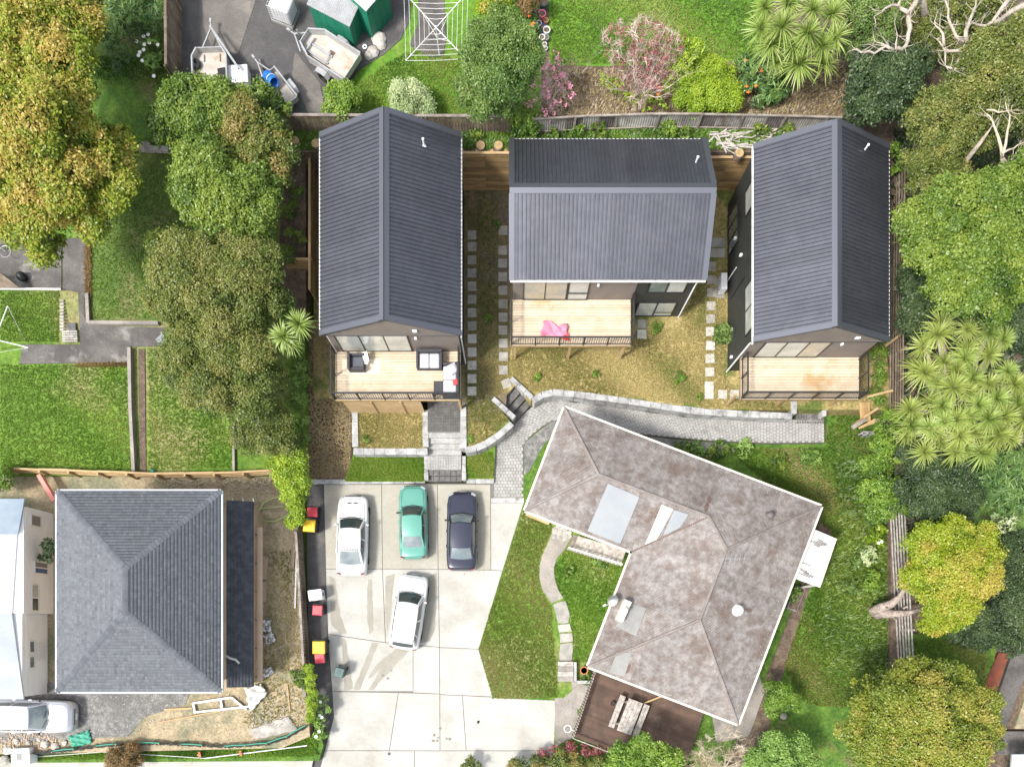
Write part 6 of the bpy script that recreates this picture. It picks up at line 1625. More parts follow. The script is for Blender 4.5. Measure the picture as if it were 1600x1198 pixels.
def crown_mesh(name, lobes, m, leaf=.15, cover=3.2, clump=.32, aspect=.6, seed=0, young=.25, gaps=.12, flat=.75, under=-.15, jitter=.6):
    # lobes: (x, y, z, r); leaves sit in clumps over each lobe's uneven surface
    # each lobe breaks up into puffs, so light tops stand beside dark crevices
    rng = np.random.default_rng(seed + 100)
    if aspect > .4: leaf *= .8
    Cs, Ns, Ts = [], [], []
    puffs = []
    for (x, y, z, r) in lobes:
        k = int(np.clip(r * 13, 7, 30))
        d = rng.normal(0, 1, (k, 3)); d /= np.linalg.norm(d, axis=1)[:, None]
        d[:, 2] = np.where(d[:, 2] < under, -d[:, 2], d[:, 2])
        pr = r * rng.uniform(.24, .42, k) * (1 if r > .8 else 1.15)
        c = d * (r * rng.uniform(.62, .86, k))[:, None]; c[:, 2] *= flat
        lt = rng.normal(0, .05)
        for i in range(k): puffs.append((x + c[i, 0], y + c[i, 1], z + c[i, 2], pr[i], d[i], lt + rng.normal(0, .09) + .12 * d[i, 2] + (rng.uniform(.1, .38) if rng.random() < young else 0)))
        puffs.append((x, y, z - .1 * r, r * .62, np.array([0, 0, 1.]), -.25))  # core leaves tinted dark, painting shade into the crown interior
    PC = np.array([p[:3] for p in puffs]); PR = np.array([p[3] for p in puffs])
    for (x, y, z, r, pd, pt) in puffs:
        area = 2 * math.pi * r * r * 1.3
        nl = int(area * cover * .64 / (leaf * leaf * aspect * .5)); per = 9
        ncl = max(3, nl // per)
        d = rng.normal(0, 1, (ncl, 3)) + pd * .5; d /= np.linalg.norm(d, axis=1)[:, None]
        d[:, 2] = np.where(d[:, 2] < -.45, -d[:, 2], d[:, 2])
        rr = r * (1 + rng.normal(0, .16, ncl)); pos = d * rr[:, None]
        q = pos + np.array([x, y, z]); dist = np.linalg.norm(q[:, None, :] - PC[None], axis=2)
        keep = (rng.random(ncl) > gaps) & ((dist < PR[None] * .72).sum(1) < 1); pos, dd = pos[keep], d[keep]; ncl = len(pos)
        if ncl == 0: continue
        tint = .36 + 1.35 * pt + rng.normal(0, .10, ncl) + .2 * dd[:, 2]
        cl = min(clump * .5, r * .45)
        off = rng.normal(0, 1, (ncl, per, 3)) * np.array([cl * .55, cl * .55, cl * .4])
        C = (pos[:, None, :] + off).reshape(-1, 3) + np.array([x, y, z])
        dn = dd * .6 + np.array([0, 0, .7]); Nn = np.repeat(dn, per, axis=0)
        Cs.append(C); Ns.append(Nn); Ts.append(np.repeat(tint, per) + rng.normal(0, .11, ncl * per))
    C = np.concatenate(Cs); N = np.concatenate(Ns); T = np.clip(np.concatenate(Ts), 0, 1)
    V, F = leaf_quads(C, N, leaf, aspect, rng, jitter)
    return np_mesh(name, V, F, m, np.repeat(T, 4))

def to_world(lobes): 
    out = []
    for x, y, rp, z in lobes:
        p = P(x, y, z); out.append((p.x, p.y, z, rp / S(z)))
    return out

TREE_N = [0]
def tree(name, label, base, zg, lobes, m, cat='tree', trunk='trunk_brown', tr=.16, group=None, limbs=True, lift=0, **kw):
    TREE_N[0] += 1; kw.setdefault('seed', TREE_N[0])
    b = P(*base, zg); t = thing(name, label, cat, tuple(b), 0, group)
    L = to_world([(x, y, r, z + lift) for x, y, r, z in lobes])  # lift: extra crown height, added so roof slopes reflect dark trees
    link('crown', crown_mesh('crown', L, M[m], **kw), t, Matrix.Identity(4))
    mb = MB(); cx = sum(l[0] * l[3] for l in L) / sum(l[3] for l in L); cy = sum(l[1] * l[3] for l in L) / sum(l[3] for l in L); zt = min(l[2] for l in L)
    fork = Vector((b.x * .5 + cx * .5, b.y * .5 + cy * .5, zg + (zt - zg) * .45))
    rnd = random.Random(TREE_N[0])
    mb.tube([b - Vector((0, 0, .2)), b.lerp(fork, .5) + Vector((rnd.uniform(-.1, .1), rnd.uniform(-.1, .1), 0)), fork], [tr * 1.25, tr, tr * .85], 8)
    if limbs:
        for l in L:
            e = Vector((l[0], l[1], l[2] + l[3] * .25)); mid = fork.lerp(e, .5) + Vector((rnd.uniform(-.2, .2), rnd.uniform(-.2, .2), .15)); mb.tube([fork, mid, e], [tr * .7, tr * .45, tr * .18], 6)
            for _ in range(4):
                q = e + Vector((rnd.uniform(-1, 1), rnd.uniform(-1, 1), rnd.uniform(.0, .6))) * l[3] * .75; mb.tube([mid.lerp(e, .6), q], [tr * .25, tr * .08], 4)
    mb.build('trunk', M[trunk], t, smooth=True)
    return t

def branches(mb, p, d, L, r, depth, rnd, spread=.55, lift=.1, ratio=.74, kids=(2, 3), n=5, wob_=.2):
    pts = [p]; q = p; dd = d.normalized(); rad = [r]
    for i in range(3):
        dd = (dd + Vector((rnd.uniform(-1, 1), rnd.uniform(-1, 1), rnd.uniform(-.6, .8))) * wob_).normalized(); q = q + dd * L / 3; pts.append(q); rad.append(r * (1 - .13 * (i + 1)))
    mb.tube(pts, rad, n if depth > 1 else 3, cap=False)
    if depth <= 0: return
    for k in range(rnd.randint(*kids)):
        j = rnd.choice((2, 3, 3)); nd = (dd + Vector((rnd.uniform(-1, 1), rnd.uniform(-1, 1), rnd.uniform(-.5, .7) + lift)) * spread * 1.6).normalized()
        branches(mb, pts[j], nd, L * ratio * rnd.uniform(.75, 1.15), rad[j] * .62, depth - 1, rnd, spread, lift, ratio, kids, n, wob_)

def rosette_mesh(name, m, n=84, L=.82, seed=0, w=.055, down=-.35):
    rng = random.Random(seed); V = []; F = []; At = []
    for i in range(n):
        a = i * 2.39996 + rng.uniform(-.2, .2); el = down + (1.35 - down) * ((i + .5) / n) ** .9 + rng.uniform(-.1, .1); l = L * rng.uniform(.8, 1.12) * (1 - .28 * max(0, el) / 1.4)
        h = Vector((math.cos(a), math.sin(a), 0)); sd_ = Vector((-h.y, h.x, 0)); t0 = rng.uniform(.2, .75)
        pts = []
        for k in range(4):
            u = k / 3; bend = .30 * u * u * l; p = h * (.04 + math.cos(el) * l * u) + Vector((0, 0, math.sin(el) * l * u - bend * max(0.15, math.cos(el)))); pts.append(p)
        ws = (.5, 1.0, .8, .08); b = len(V)
        for k in range(4):
            wv = sd_ * w * .5 * ws[k]; V += [tuple(pts[k] - wv), tuple(pts[k] + wv)]; At += [max(0, min(1, t0 + .35 * k / 3 - .12))] * 2
        for k in range(3): F.append((b + 2 * k, b + 2 * k + 1, b + 2 * k + 3, b + 2 * k + 2))
    return np_mesh(name, V, F, m, At)

def cabbage(label, base, zg, heads, mk='lf_blade', tr=.17, seed=0, scale=1.0):
    b = P(*base, zg); t = thing('cabbage_tree', label, 'tree', tuple(b)); rnd = random.Random(seed)
    ms = [rosette_mesh('leaf_rosette', M[mk if k < 3 else 'lf_blade'], n=96 + 8 * k, w=.046, L=.82 + .04 * (k % 3), seed=seed * 7 + k, down=-.35 - .12 * (k % 2)) for k in range(5)]
    hs = []
    for x, y, z, s in heads:
        p = P(x, y, z); s *= rnd.uniform(.82, 1.12); inst(ms[rnd.randrange(5)], 'leaf_rosette', t, tuple(p), rnd.uniform(0, 6), (s * scale, s * scale, s * scale), rx=rnd.uniform(-.4, .4), ry=rnd.uniform(-.4, .4)); hs.append(p)
    mb = MB(); c = sum(hs, Vector()) / len(hs); fork = Vector((c.x * .6 + b.x * .4, c.y * .6 + b.y * .4, zg + (min(h.z for h in hs) - zg) * .5))
    mb.tube([b - Vector((0, 0, .2)), fork], [tr * 1.3, tr], 8)
    for h in hs: mb.tube([fork, fork.lerp(h, .55) + Vector((0, 0, -.1)), h - Vector((0, 0, .03))], [tr * .6, tr * .42, tr * .34], 5)
    mb.build('trunk', M['trunk_grey'], t, smooth=True)
    return t

def pixel_scatter(poly, n, rng):
    xs = [p[0] for p in poly]; ys = [p[1] for p in poly]; out = []
    while len(out) < n:
        x = rng.uniform(min(xs), max(xs), n); y = rng.uniform(min(ys), max(ys), n); inside = np.zeros(n, bool); j = len(poly) - 1
        for i in range(len(poly)):
            xi, yi = poly[i]; xj, yj = poly[j]
            c = ((yi > y) != (yj > y)) & (x < (xj - xi) * (y - yi) / (yj - yi + 1e-12) + xi); inside ^= c; j = i
        out += list(zip(x[inside], y[inside]))
    return out[:n]

def grass(name, label, poly, z, n, m, size=.09, seed=0, blades=3, cat=None, tlo=.1, thi=.9, flop=.8):
    rng = np.random.default_rng(seed + 500); zf = z if callable(z) else (lambda y: z)
    pts = pixel_scatter(poly, n, rng); C = np.array([tuple(P(x, y, zf(y))) for x, y in pts])
    V = []; T = []
    ph = rng.uniform(0, 6, 4); fx_ = rng.uniform(.4, 1.6, (4, 2))
    patchy = sum(np.sin(C[:, 0] * fx_[i, 0] + C[:, 1] * fx_[i, 1] + ph[i]) for i in range(4)) / 4
    for k in range(blades):
        a = rng.uniform(0, 6.283, n); s = size * rng.uniform(.5, 1.5, n); h = np.stack([np.cos(a), np.sin(a), np.zeros(n)], 1); sd_ = np.stack([-np.sin(a), np.cos(a), np.zeros(n)], 1)
        tip = C + h * (s * flop)[:, None] + np.array([0, 0, 1]) * (s * .8)[:, None]; w = (s * .22)[:, None]
        V.append(np.stack([C - sd_ * w, C + sd_ * w, tip], 1)); T.append(np.clip(tlo + (thi - tlo) * rng.uniform(.15, .85, n) + .55 * patchy, 0, 1))
    V = np.concatenate(V).reshape(-1, 3); F = np.arange(len(V)).reshape(-1, 3)
    o = link(name, np_mesh(name, V, F, M[m], np.repeat(np.concatenate(T), 3))); return tag(o, label, kind='stuff')

# --- big yellow-orange tree at the left edge
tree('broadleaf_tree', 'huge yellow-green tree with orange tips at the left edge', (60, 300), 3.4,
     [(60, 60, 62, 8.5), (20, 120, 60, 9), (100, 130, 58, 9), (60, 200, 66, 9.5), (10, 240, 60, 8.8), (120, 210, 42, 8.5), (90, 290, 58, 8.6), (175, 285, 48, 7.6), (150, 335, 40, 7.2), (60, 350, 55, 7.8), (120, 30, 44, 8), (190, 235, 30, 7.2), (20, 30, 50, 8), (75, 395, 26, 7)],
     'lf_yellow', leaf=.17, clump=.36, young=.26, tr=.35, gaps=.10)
# --- mixed trees left of the first house
tree('broadleaf_tree', 'leafy green tree over the trailers at the top left', (310, 215), 3.7, [(300, 170, 44, 6.4), (275, 200, 36, 6), (350, 175, 38, 6.6), (400, 165, 30, 6.2), (325, 200, 42, 6.5), (435, 165, 18, 5.8)], 'lf_mid', leaf=.16, young=.3)
tree('broadleaf_tree', 'reddish brown tipped tree behind the first house', (400, 250), 3.6, [(390, 205, 44, 6.8), (420, 235, 40, 6.5), (370, 235, 36, 6.4), (418, 275, 32, 6.2)], 'lf_mixed', leaf=.15, young=.5)
tree('broadleaf_tree', 'light green tree with coral tips in the left thicket', (330, 320), 3.2, [(320, 280, 52, 6.6), (360, 300, 44, 6.8), (300, 310, 36, 6.2), (345, 345, 44, 6.4), (395, 340, 38, 6.2), (400, 300, 36, 6.4)], 'lf_mid', leaf=.16, young=.35)
tree('broadleaf_tree', 'olive brown twiggy tree above the concrete path', (340, 460), 2.6, [(300, 430, 60, 5.8), (350, 400, 50, 6), (400, 420, 46, 6), (280, 470, 44, 5.5), (360, 470, 58, 5.9), (415, 462, 34, 5.6)], 'lf_olive', leaf=.13, cover=2.6, young=.35, gaps=.16)
tree('broadleaf_tree', 'bronze olive tree overhanging the bark garden', (370, 600), 1.9, [(305, 560, 50, 5.2), (350, 535, 54, 5.4), (390, 560, 44, 5.2), (330, 612, 48, 5), (390, 612, 42, 4.9), (430, 595, 24, 4.3)], 'lf_olive', leaf=.13, cover=2.6, young=.4, gaps=.16)
tree('shrub', 'grey olive shrub at the corner of bark garden', (425, 690), 1.4, [(420, 665, 38, 3.2), (390, 680, 28, 2.9), (450, 690, 26, 2.9)], 'lf_mustard', 'shrub', leaf=.12, cover=2.4, tr=.08, gaps=.2)
tree('shrub', 'fresh green seedling tree between bronze olive tree and lawn', (375, 645), 1.6, [(370, 632, 22, 3.6), (392, 622, 20, 3.8), (362, 655, 14, 3.2)], 'lf_bright', 'shrub', leaf=.14, cover=1.9, tr=.06, gaps=.3)
tree('shrub', 'dark glossy shrub left of the timber wing wall', (420, 490), 2.4, [(412, 475, 28, 4.6), (440, 480, 22, 4.4), (395, 500, 24, 4.2)], 'lf_broad', 'shrub', leaf=.16, tr=.08)
tree('climber', 'bright yellow-green climber on the site fence', (452, 760), 1.0, [(450, 715, 28, 2.4), (455, 745, 27, 2.4), (462, 780, 22, 2.2), (466, 810, 16, 2.0), (440, 725, 18, 2.2), (464, 765, 20, 2.3)], 'lf_lime', 'climber', leaf=.13, cover=3, tr=.06, young=.15, gaps=.05)
tree('hedge', 'clipped lime hedge beside the asphalt strip', (486, 1080), .3, [(484, 1045, 9, 1.6), (485, 1060, 10, 1.6), (485, 1076, 10.5, 1.6), (486, 1092, 10, 1.6), (487, 1108, 10, 1.6), (488, 1122, 9, 1.5)], 'lf_lime', 'hedge', leaf=.085, cover=3.4, tr=.05, gaps=.03, clump=.16)
tree('shrub', 'dark leafy lily clump with white blooms below the hedge', (502, 1105), .1, [(503, 1092, 10, .7), (506, 1108, 12, .7), (500, 1128, 11, .6), (502, 1146, 11, .6)], 'lf_broad', 'shrub', leaf=.20, cover=2.2, tr=.03)
tree('shrub', 'small dark shrub on the site side of the hedge', (470, 1062), .9, [(468, 1055, 12, 1.5), (474, 1070, 9, 1.4)], 'lf_mid', 'shrub', leaf=.1, tr=.03)
tree('shrub', 'rusty brown round shrub at the bottom left verge', (195, 1188), .5, [(195, 1182, 22, 1.3), (178, 1190, 14, 1.1), (212, 1190, 14, 1.1)], 'lf_rust', 'shrub', leaf=.09, tr=.04)
tree('shrub', 'lime shrub at the left end of site fence', (8, 750), 1.2, [(6, 745, 20, 2.2), (-14, 755, 22, 2.3)], 'lf_bright', 'shrub', leaf=.12, tr=.05)
tree('shrub', 'dark shrub in the gap beside the white house', (78, 865), .8, [(78, 853, 12, 2.4), (75, 870, 10, 2.2)], 'lf_dark', 'shrub', leaf=.1, tr=.04)
# --- top edge plants
tree('shrub', 'compact bright green shrub near the small trailer', (537, 165), 4.4, [(537, 155, 26, 5.5), (525, 165, 18, 5.3), (552, 166, 17, 5.3)], 'lf_bright', 'shrub', leaf=.13, tr=.07)
tree('shrub', 'silvery pale green round shrub on the lawn', (640, 165), 4.4, [(638, 155, 27, 5.4), (622, 163, 16, 5.2), (658, 166, 18, 5.2)], 'lf_pale', 'shrub', leaf=.10, cover=3.4, tr=.07, gaps=.05)
tree('willow', 'tall soft green willow-like tree beside the clothesline', (790, 175), 4.4, [(790, 55, 36, 9.2), (760, 75, 34, 8.8), (810, 90, 34, 8.6), (745, 105, 30, 8), (780, 115, 40, 8.4), (735, 145, 26, 7), (770, 155, 34, 7), (815, 130, 26, 7.6), (795, 165, 20, 6.4)], 'lf_willow', leaf=.13, cover=2.7, trunk='trunk_grey', gaps=.18, aspect=.45)
tree('shrub', 'yellow flowering shrub at the top edge by the pots', (770, 15), 4.4, [(768, 15, 22, 5.8), (788, 0, 20, 5.8), (760, -10, 18, 5.8)], 'lf_gold', 'shrub', leaf=.13, tr=.06, cover=2)
tree('shrub', 'rust coloured shrub at the top edge beside the pots', (832, 6), 4.4, [(828, 4, 20, 5.6), (812, -5, 14, 5.5)], 'lf_rust', 'shrub', leaf=.1, tr=.05, cover=2)
tree('shrub', 'orange flowered lily clump left of the pots', (828, 38), 4.4, [(826, 36, 14, 5.0), (834, 46, 8, 4.9)], 'lf_flax', 'shrub', leaf=.2, aspect=.25, tr=.03)
tree('shrub', 'lush fern-like shrub against the paling fence end', (818, 195), 4.3, [(818, 190, 22, 5.0), (835, 196, 14, 4.8), (806, 202, 12, 4.7)], 'lf_bright', 'shrub', leaf=.15, tr=.04)
def sliver_twigs(t, lobes, m, seed, leaf=.5, cover=.3):
    # fine end twigs: many thin slivers spread through the crown
    o = link('twigs', crown_mesh('twigs', to_world(lobes), M[m], leaf=leaf, aspect=.045, cover=cover, gaps=.1, seed=seed, clump=.5, under=-.9, jitter=1.2), t, Matrix.Identity(4)); o['kind'] = 'stuff'

def twig_tree(name, label, base, zg, h, seed, depth, mk, L0, r0, spread, nstem, tw=None, leafm=None, lobes=None, lift=.35, cat='tree', ratio=.74, leaf=.1, cover=.35, kids=(2, 3), lean=(0, 0)):
    b = P(*base, zg); t = thing(name, label, cat, tuple(b)); rnd = random.Random(seed); mb = MB()
    for k in range(nstem):
        a = 6.283 * k / nstem + rnd.uniform(-.4, .4); d = Vector((math.cos(a) * spread + lean[0], math.sin(a) * spread + lean[1], 1)); branches(mb, b, d, L0 * rnd.uniform(.85, 1.1), r0, depth, rnd, .5, lift, ratio, kids)
    mb.build('branches', M[mk], t, smooth=True)
    if leafm: link('foliage', crown_mesh('foliage', to_world(lobes), M[leafm], leaf=leaf, cover=cover, gaps=.3, seed=seed, clump=.25, under=-.8), t, Matrix.Identity(4))
    return t
PT = twig_tree('purple_tree', 'bare pale branching tree with dark red tufts on the flower bed', (1003, 150), 4.4, 3.4, 5, 5, 'twig_pale', 1.3, .07, .85, 10, leafm='lf_purple', lobes=[(975, 70, 30, 6.6), (1010, 60, 34, 6.8), (1040, 80, 30, 6.6), (985, 110, 30, 6.2), (1025, 115, 30, 6.2)], cover=.22, leaf=.11, kids=(2, 3), ratio=.72)
sliver_twigs(PT, [(965, 65, 26, 6.4), (1005, 55, 32, 6.7), (1040, 75, 28, 6.5), (980, 105, 30, 6.0), (1020, 110, 30, 6.0), (1000, 140, 22, 5.4), (1050, 110, 20, 5.8)], 'lf_twig', 71)
MG = twig_tree('magnolia', 'pink flowering magnolia at the left end of flower bed', (858, 165), 4.4, 2.4, 9, 4, 'twig_pale', .9, .045, .6, 5, leafm='petal_pink', lobes=[(860, 115, 26, 5.9), (840, 125, 20, 5.8), (872, 145, 26, 5.7), (848, 160, 24, 5.5)], cover=.06, leaf=.13)
sliver_twigs(MG, [(862, 120, 24, 5.6), (845, 130, 20, 5.5), (872, 150, 26, 5.4), (850, 162, 22, 5.2)], 'lf_twig', 72, .4, .2)
twig_tree('shrub', 'dry twiggy shrub on the mulch beside the magnolia', (900, 120), 4.4, 1.4, 19, 3, 'twig_dry', .5, .03, .8, 5, leafm='lf_dryvine', lobes=[(900, 115, 16, 4.9)], cover=.6, cat='shrub')
tree('shrub', 'small lime leaved shrub low at the red tufted tree', (965, 150), 4.4, [(950, 128, 13, 5.2), (965, 140, 12, 5.1), (985, 155, 12, 5.1), (1015, 160, 13, 5.1), (1030, 165, 10, 5)], 'lf_lime', 'shrub', leaf=.12, cover=1.1, tr=.03, gaps=.3)
tree('shrub', 'tall lime green shrub right of the red tufted tree', (1070, 140), 4.4, [(1070, 60, 16, 6.4), (1078, 80, 18, 6.2), (1066, 105, 20, 5.9), (1060, 130, 20, 5.6), (1075, 115, 20, 5.8)], 'lf_lime', 'shrub', leaf=.13, cover=1.9, tr=.05, gaps=.2)
tree('hedge', 'dense lime hedge against the iron fence', (1105, 150), 4.4, [(1075, 145, 22, 5.2), (1100, 115, 24, 5.3), (1125, 130, 26, 5.3), (1100, 150, 28, 5.3), (1130, 155, 24, 5.2), (1080, 165, 16, 5.1), (1145, 140, 14, 5)], 'lf_lime', 'hedge', leaf=.10, cover=3.2, tr=.05, gaps=.04)
tree('shrub', 'dark bird-of-paradise clump with orange flowers', (1185, 130), 4.4, [(1170, 120, 24, 5.1), (1195, 115, 26, 5.3), (1205, 140, 22, 5), (1180, 145, 20, 4.9)], 'lf_flax', 'shrub', leaf=.32, aspect=.2, cover=1.9, tr=.05)
tree('shrub', 'glossy green shrub beside the big cabbage tree', (1212, 145), 4.4, [(1212, 140, 15, 5), (1205, 152, 10, 4.8)], 'lf_bright', 'shrub', leaf=.13, tr=.04)
cabbage('large cabbage tree with spiky heads at top of the flower bed', (1228, 130), 4.4, [(1195, 12, 8.4, 1), (1232, 5, 8.6, 1.05), (1270, 15, 8.6, 1.05), (1300, 22, 8.4, 1), (1190, 45, 8, 1), (1222, 42, 8.4, 1.1), (1262, 52, 8.4, 1.1), (1206, 70, 7.8, 1.05), (1248, 100, 7.4, 1.2), (1285, 72, 7.8, 1), (1305, 58, 8, .95), (1240, 72, 8.0, 1), (1288, 100, 7.2, 1), (1215, 98, 7.2, .8), (1265, -10, 8.4, 1), (1310, -5, 8.4, 1)], seed=3)
# --- top right wood
def limb_tree(label, base, zg, paths, mk, r0, seed, z0=8.6):
    # a bare tree whose main limbs follow the photographed outline, at their own heights, with side twigs
    rnd = random.Random(seed); b = P(*base, zg); t = thing('bare_tree', label, 'tree', tuple(b)); mb = MB()
    for k, (pth, r) in enumerate(paths):
        n = len(pth); pts = [P(x, y, z0 + rnd.uniform(-.15, .25) + .25 * k / len(paths)) for x, y in pth]
        if k == 0: mb.tube([b - Vector((0, 0, .2)), b.lerp(pts[0], .55) + Vector((.15, -.1, 0)), pts[0]], [r0 * 1.5, r0 * 1.2, r0 * r * 1.05], 8)
        fine = []
        for a, c in zip(pts, pts[1:]): fine += [a, a.lerp(c, .5) + Vector((rnd.uniform(-.06, .06), rnd.uniform(-.06, .06), rnd.uniform(-.05, .1)))]
        fine.append(pts[-1]); m = len(fine); mb.tube(fine, [r0 * r * (1 - .72 * i / (m - 1)) for i in range(m)], 7)
        for i in range(2, m):
            for _ in range(2):
                if rnd.random() < .75:
                    d = (fine[i] - fine[i - 1]).normalized(); nd = (d * .5 + Vector((rnd.uniform(-1, 1), rnd.uniform(-1, 1), rnd.uniform(-.2, .6)))).normalized(); branches(mb, fine[i], nd, rnd.uniform(.3, .6), r0 * .16, 2, rnd, .5, .1, .7, (1, 2), 4)
    mb.build('branches', M[mk], t, smooth=True)
limb_tree('pale bare-limbed tree arching at the top edge', (1440, 60), 4.2, [([(1440, -12), (1428, 10), (1420, 22), (1422, 45), (1418, 65), (1408, 78), (1396, 78), (1384, 72), (1366, 84), (1345, 82), (1332, 78)], 1), ([(1420, 20), (1402, 9), (1384, 13), (1366, 26)], .7), ([(1403, 10), (1410, -12)], .5), ([(1400, 78), (1402, 56)], .4), ([(1384, 72), (1368, 66)], .4)], 'trunk_grey', .13, 31)
limb_tree('pale crooked tree with grey branches right of the arching one', (1515, 110), 4.1, [([(1520, 93), (1503, 97), (1490, 109), (1478, 104)], .9), ([(1490, 109), (1505, 84), (1510, 66), (1494, 58), (1485, 38), (1482, 15), (1474, -10)], .9), ([(1511, 66), (1509, 48), (1517, 28), (1525, 8), (1524, -10)], .8), ([(1505, 82), (1486, 80), (1474, 76), (1463, 62)], .6), ([(1477, 80), (1477, 102)], .45), ([(1475, 72), (1468, 45), (1460, 34)], .5)], 'trunk_grey', .13, 37)
limb_tree('pale bare tree in the top right corner', (1590, 40), 4.2, [([(1612, 4), (1590, 14), (1570, 26), (1555, 35), (1540, 41), (1524, 38)], 1), ([(1585, -8), (1570, 8), (1558, 24), (1549, 44), (1547, 62)], .9), ([(1540, 41), (1536, 56), (1546, 56)], .5)], 'trunk_grey', .15, 41)
limb_tree('dry leafless tree tangled in the right-hand wood', (1572, 262), 3.6, [([(1566, 248), (1560, 215), (1551, 190), (1541, 178)], .9), ([(1566, 244), (1574, 205), (1578, 180), (1571, 160)], .8), ([(1542, 172), (1560, 176), (1580, 174)], .5), ([(1566, 240), (1584, 232), (1602, 222)], .6), ([(1580, 250), (1590, 236), (1606, 240)], .6)], 'twig_dry', .085, 43, 9.6)
tree('broadleaf_tree', 'grey-green tree between cabbage tree and bare limbs', (1345, 60), 4.3, [(1345, 25, 34, 7.2), (1360, 60, 32, 6.8), (1380, 15, 30, 6.8), (1335, 75, 22, 6.4), (1345, -15, 30, 7)], 'lf_willow', leaf=.12, cover=2.0, gaps=.25)
tree('broadleaf_tree', 'mustard brown foliage behind the bare limbs', (1440, 40), 4.3, [(1420, 40, 34, 5.8), (1455, 25, 34, 6), (1490, 20, 34, 5.9), (1440, 75, 34, 5.6), (1485, 70, 30, 5.6), (1525, 30, 30, 5.8), (1550, 5, 30, 5.8)], 'lf_mustard', leaf=.13, cover=2.2, gaps=.2)
tree('broadleaf_tree', 'dark glossy camellia behind the third house', (1370, 180), 4.1, [(1350, 120, 36, 6.6), (1390, 125, 40, 6.8), (1370, 160, 36, 6.2), (1420, 110, 34, 6.4), (1335, 145, 26, 6), (1400, 165, 26, 5.8), (1345, 175, 24, 5.6)], 'lf_dark', leaf=.15, cover=3, gaps=.08, lift=1)
tree('broadleaf_tree', 'olive green tree at upper right edge', (1560, 130), 4.0, [(1560, 95, 46, 6.8), (1600, 80, 46, 7), (1540, 135, 44, 6.6), (1590, 140, 48, 6.9), (1510, 120, 34, 6.2), (1610, 190, 40, 6.6), (1575, 185, 36, 6.2)], 'lf_mustard', leaf=.13, cover=2.6, gaps=.14, lift=2)
tree('broadleaf_tree', 'mustard olive tree beside the leaning trunk', (1470, 230), 3.6, [(1460, 190, 42, 6.0), (1500, 170, 40, 6.2), (1480, 225, 38, 5.8), (1440, 225, 28, 5.4), (1520, 215, 34, 5.8), (1450, 275, 36, 5.2), (1480, 290, 34, 5.2), (1430, 260, 24, 5)], 'lf_mustard', leaf=.13, cover=2.4, gaps=.18, lift=2)
mb = MB(); mb.tube([P(1447, 325, 3.3), P(1490, 275, 6.5), P(1530, 225, 8.8), P(1560, 185, 9.8)], [.16, .13, .1, .05], 8); mb.tube([P(1498, 268, 7), P(1485, 235, 8.2)], [.06, .03], 5); tag(mb.build('leaning_trunk', M['trunk_grey'], smooth=True), 'long bare leaning trunk crossing the right-hand wood', 'trunk')
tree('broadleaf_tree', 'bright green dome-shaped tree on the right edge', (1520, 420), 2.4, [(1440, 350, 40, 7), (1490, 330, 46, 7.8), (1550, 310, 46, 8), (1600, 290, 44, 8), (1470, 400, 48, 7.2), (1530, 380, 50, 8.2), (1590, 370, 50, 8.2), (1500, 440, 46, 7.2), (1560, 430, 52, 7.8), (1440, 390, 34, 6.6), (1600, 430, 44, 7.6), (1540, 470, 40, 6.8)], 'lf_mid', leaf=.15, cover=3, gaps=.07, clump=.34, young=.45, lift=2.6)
tree('broadleaf_tree', 'dark understorey tree below the bright green dome', (1440, 480), 2.2, [(1420, 440, 26, 4.6), (1440, 470, 38, 4.8), (1480, 490, 34, 4.8), (1425, 500, 30, 4.4), (1590, 500, 40, 4.6), (1530, 500, 40, 4.5)], 'lf_dark', leaf=.14, cover=2.8)
heads = [(1470, 505, 6.2, 1), (1466, 522, 6.6, 1.05), (1512, 515, 6.6, 1.05), (1545, 520, 6.4, 1), (1568, 530, 6.4, 1.1), (1443, 540, 6, .95), (1510, 545, 6.8, 1), (1545, 555, 6.8, 1.05), (1508, 560, 6.8, .95), (1475, 565, 6.6, 1), (1446, 582, 6.3, 1.1), (1432, 575, 6, .9), (1490, 605, 7, 1.1), (1520, 590, 7, 1.1), (1545, 600, 7.2, 1.1), (1575, 580, 6.8, 1), (1585, 600, 6.8, 1), (1465, 600, 6.6, .95), (1495, 580, 6.8, .9), (1512, 612, 7, .9), (1423, 640, 6, 1), (1424, 664, 6, 1.05), (1414, 680, 5.8, .8), (1455, 630, 6.4, .85), (1473, 633, 6.6, .9), (1476, 658, 6.8, 1), (1452, 668, 6.4, 1.05), (1460, 675, 6.4, .9), (1512, 650, 7, 1.1), (1495, 655, 6.9, .9), (1545, 655, 7.2, 1.1), (1570, 650, 7, 1.1), (1590, 630, 6.9, 1.1), (1600, 655, 6.8, 1), (1500, 680, 6.7, 1), (1520, 675, 6.8, .9), (1560, 678, 6.9, 1.1), (1445, 706, 6, .95), (1492, 705, 6.3, 1.05), (1508, 700, 6.4, .9), (1535, 708, 6.4, 1.1), (1550, 690, 6.6, 1), (1580, 685, 6.6, 1), (1470, 690, 6.4, .8), (1530, 632, 7.1, 1), (1558, 622, 7.1, 1), (1605, 605, 6.7, 1)]
cabbage('very large many-headed cabbage tree on the right edge', (1510, 660), 1.2, heads, 'lf_blade2', .3, 5, 1.0)
cabbage('small two-headed cabbage tree beside the bark garden', (455, 545), 2.0, [(443, 526, 6.2, 1.15), (467, 506, 6.3, 1.1), (455, 536, 5.9, .85), (430, 530, 5.9, .8)], 'lf_blade', .12, 8)
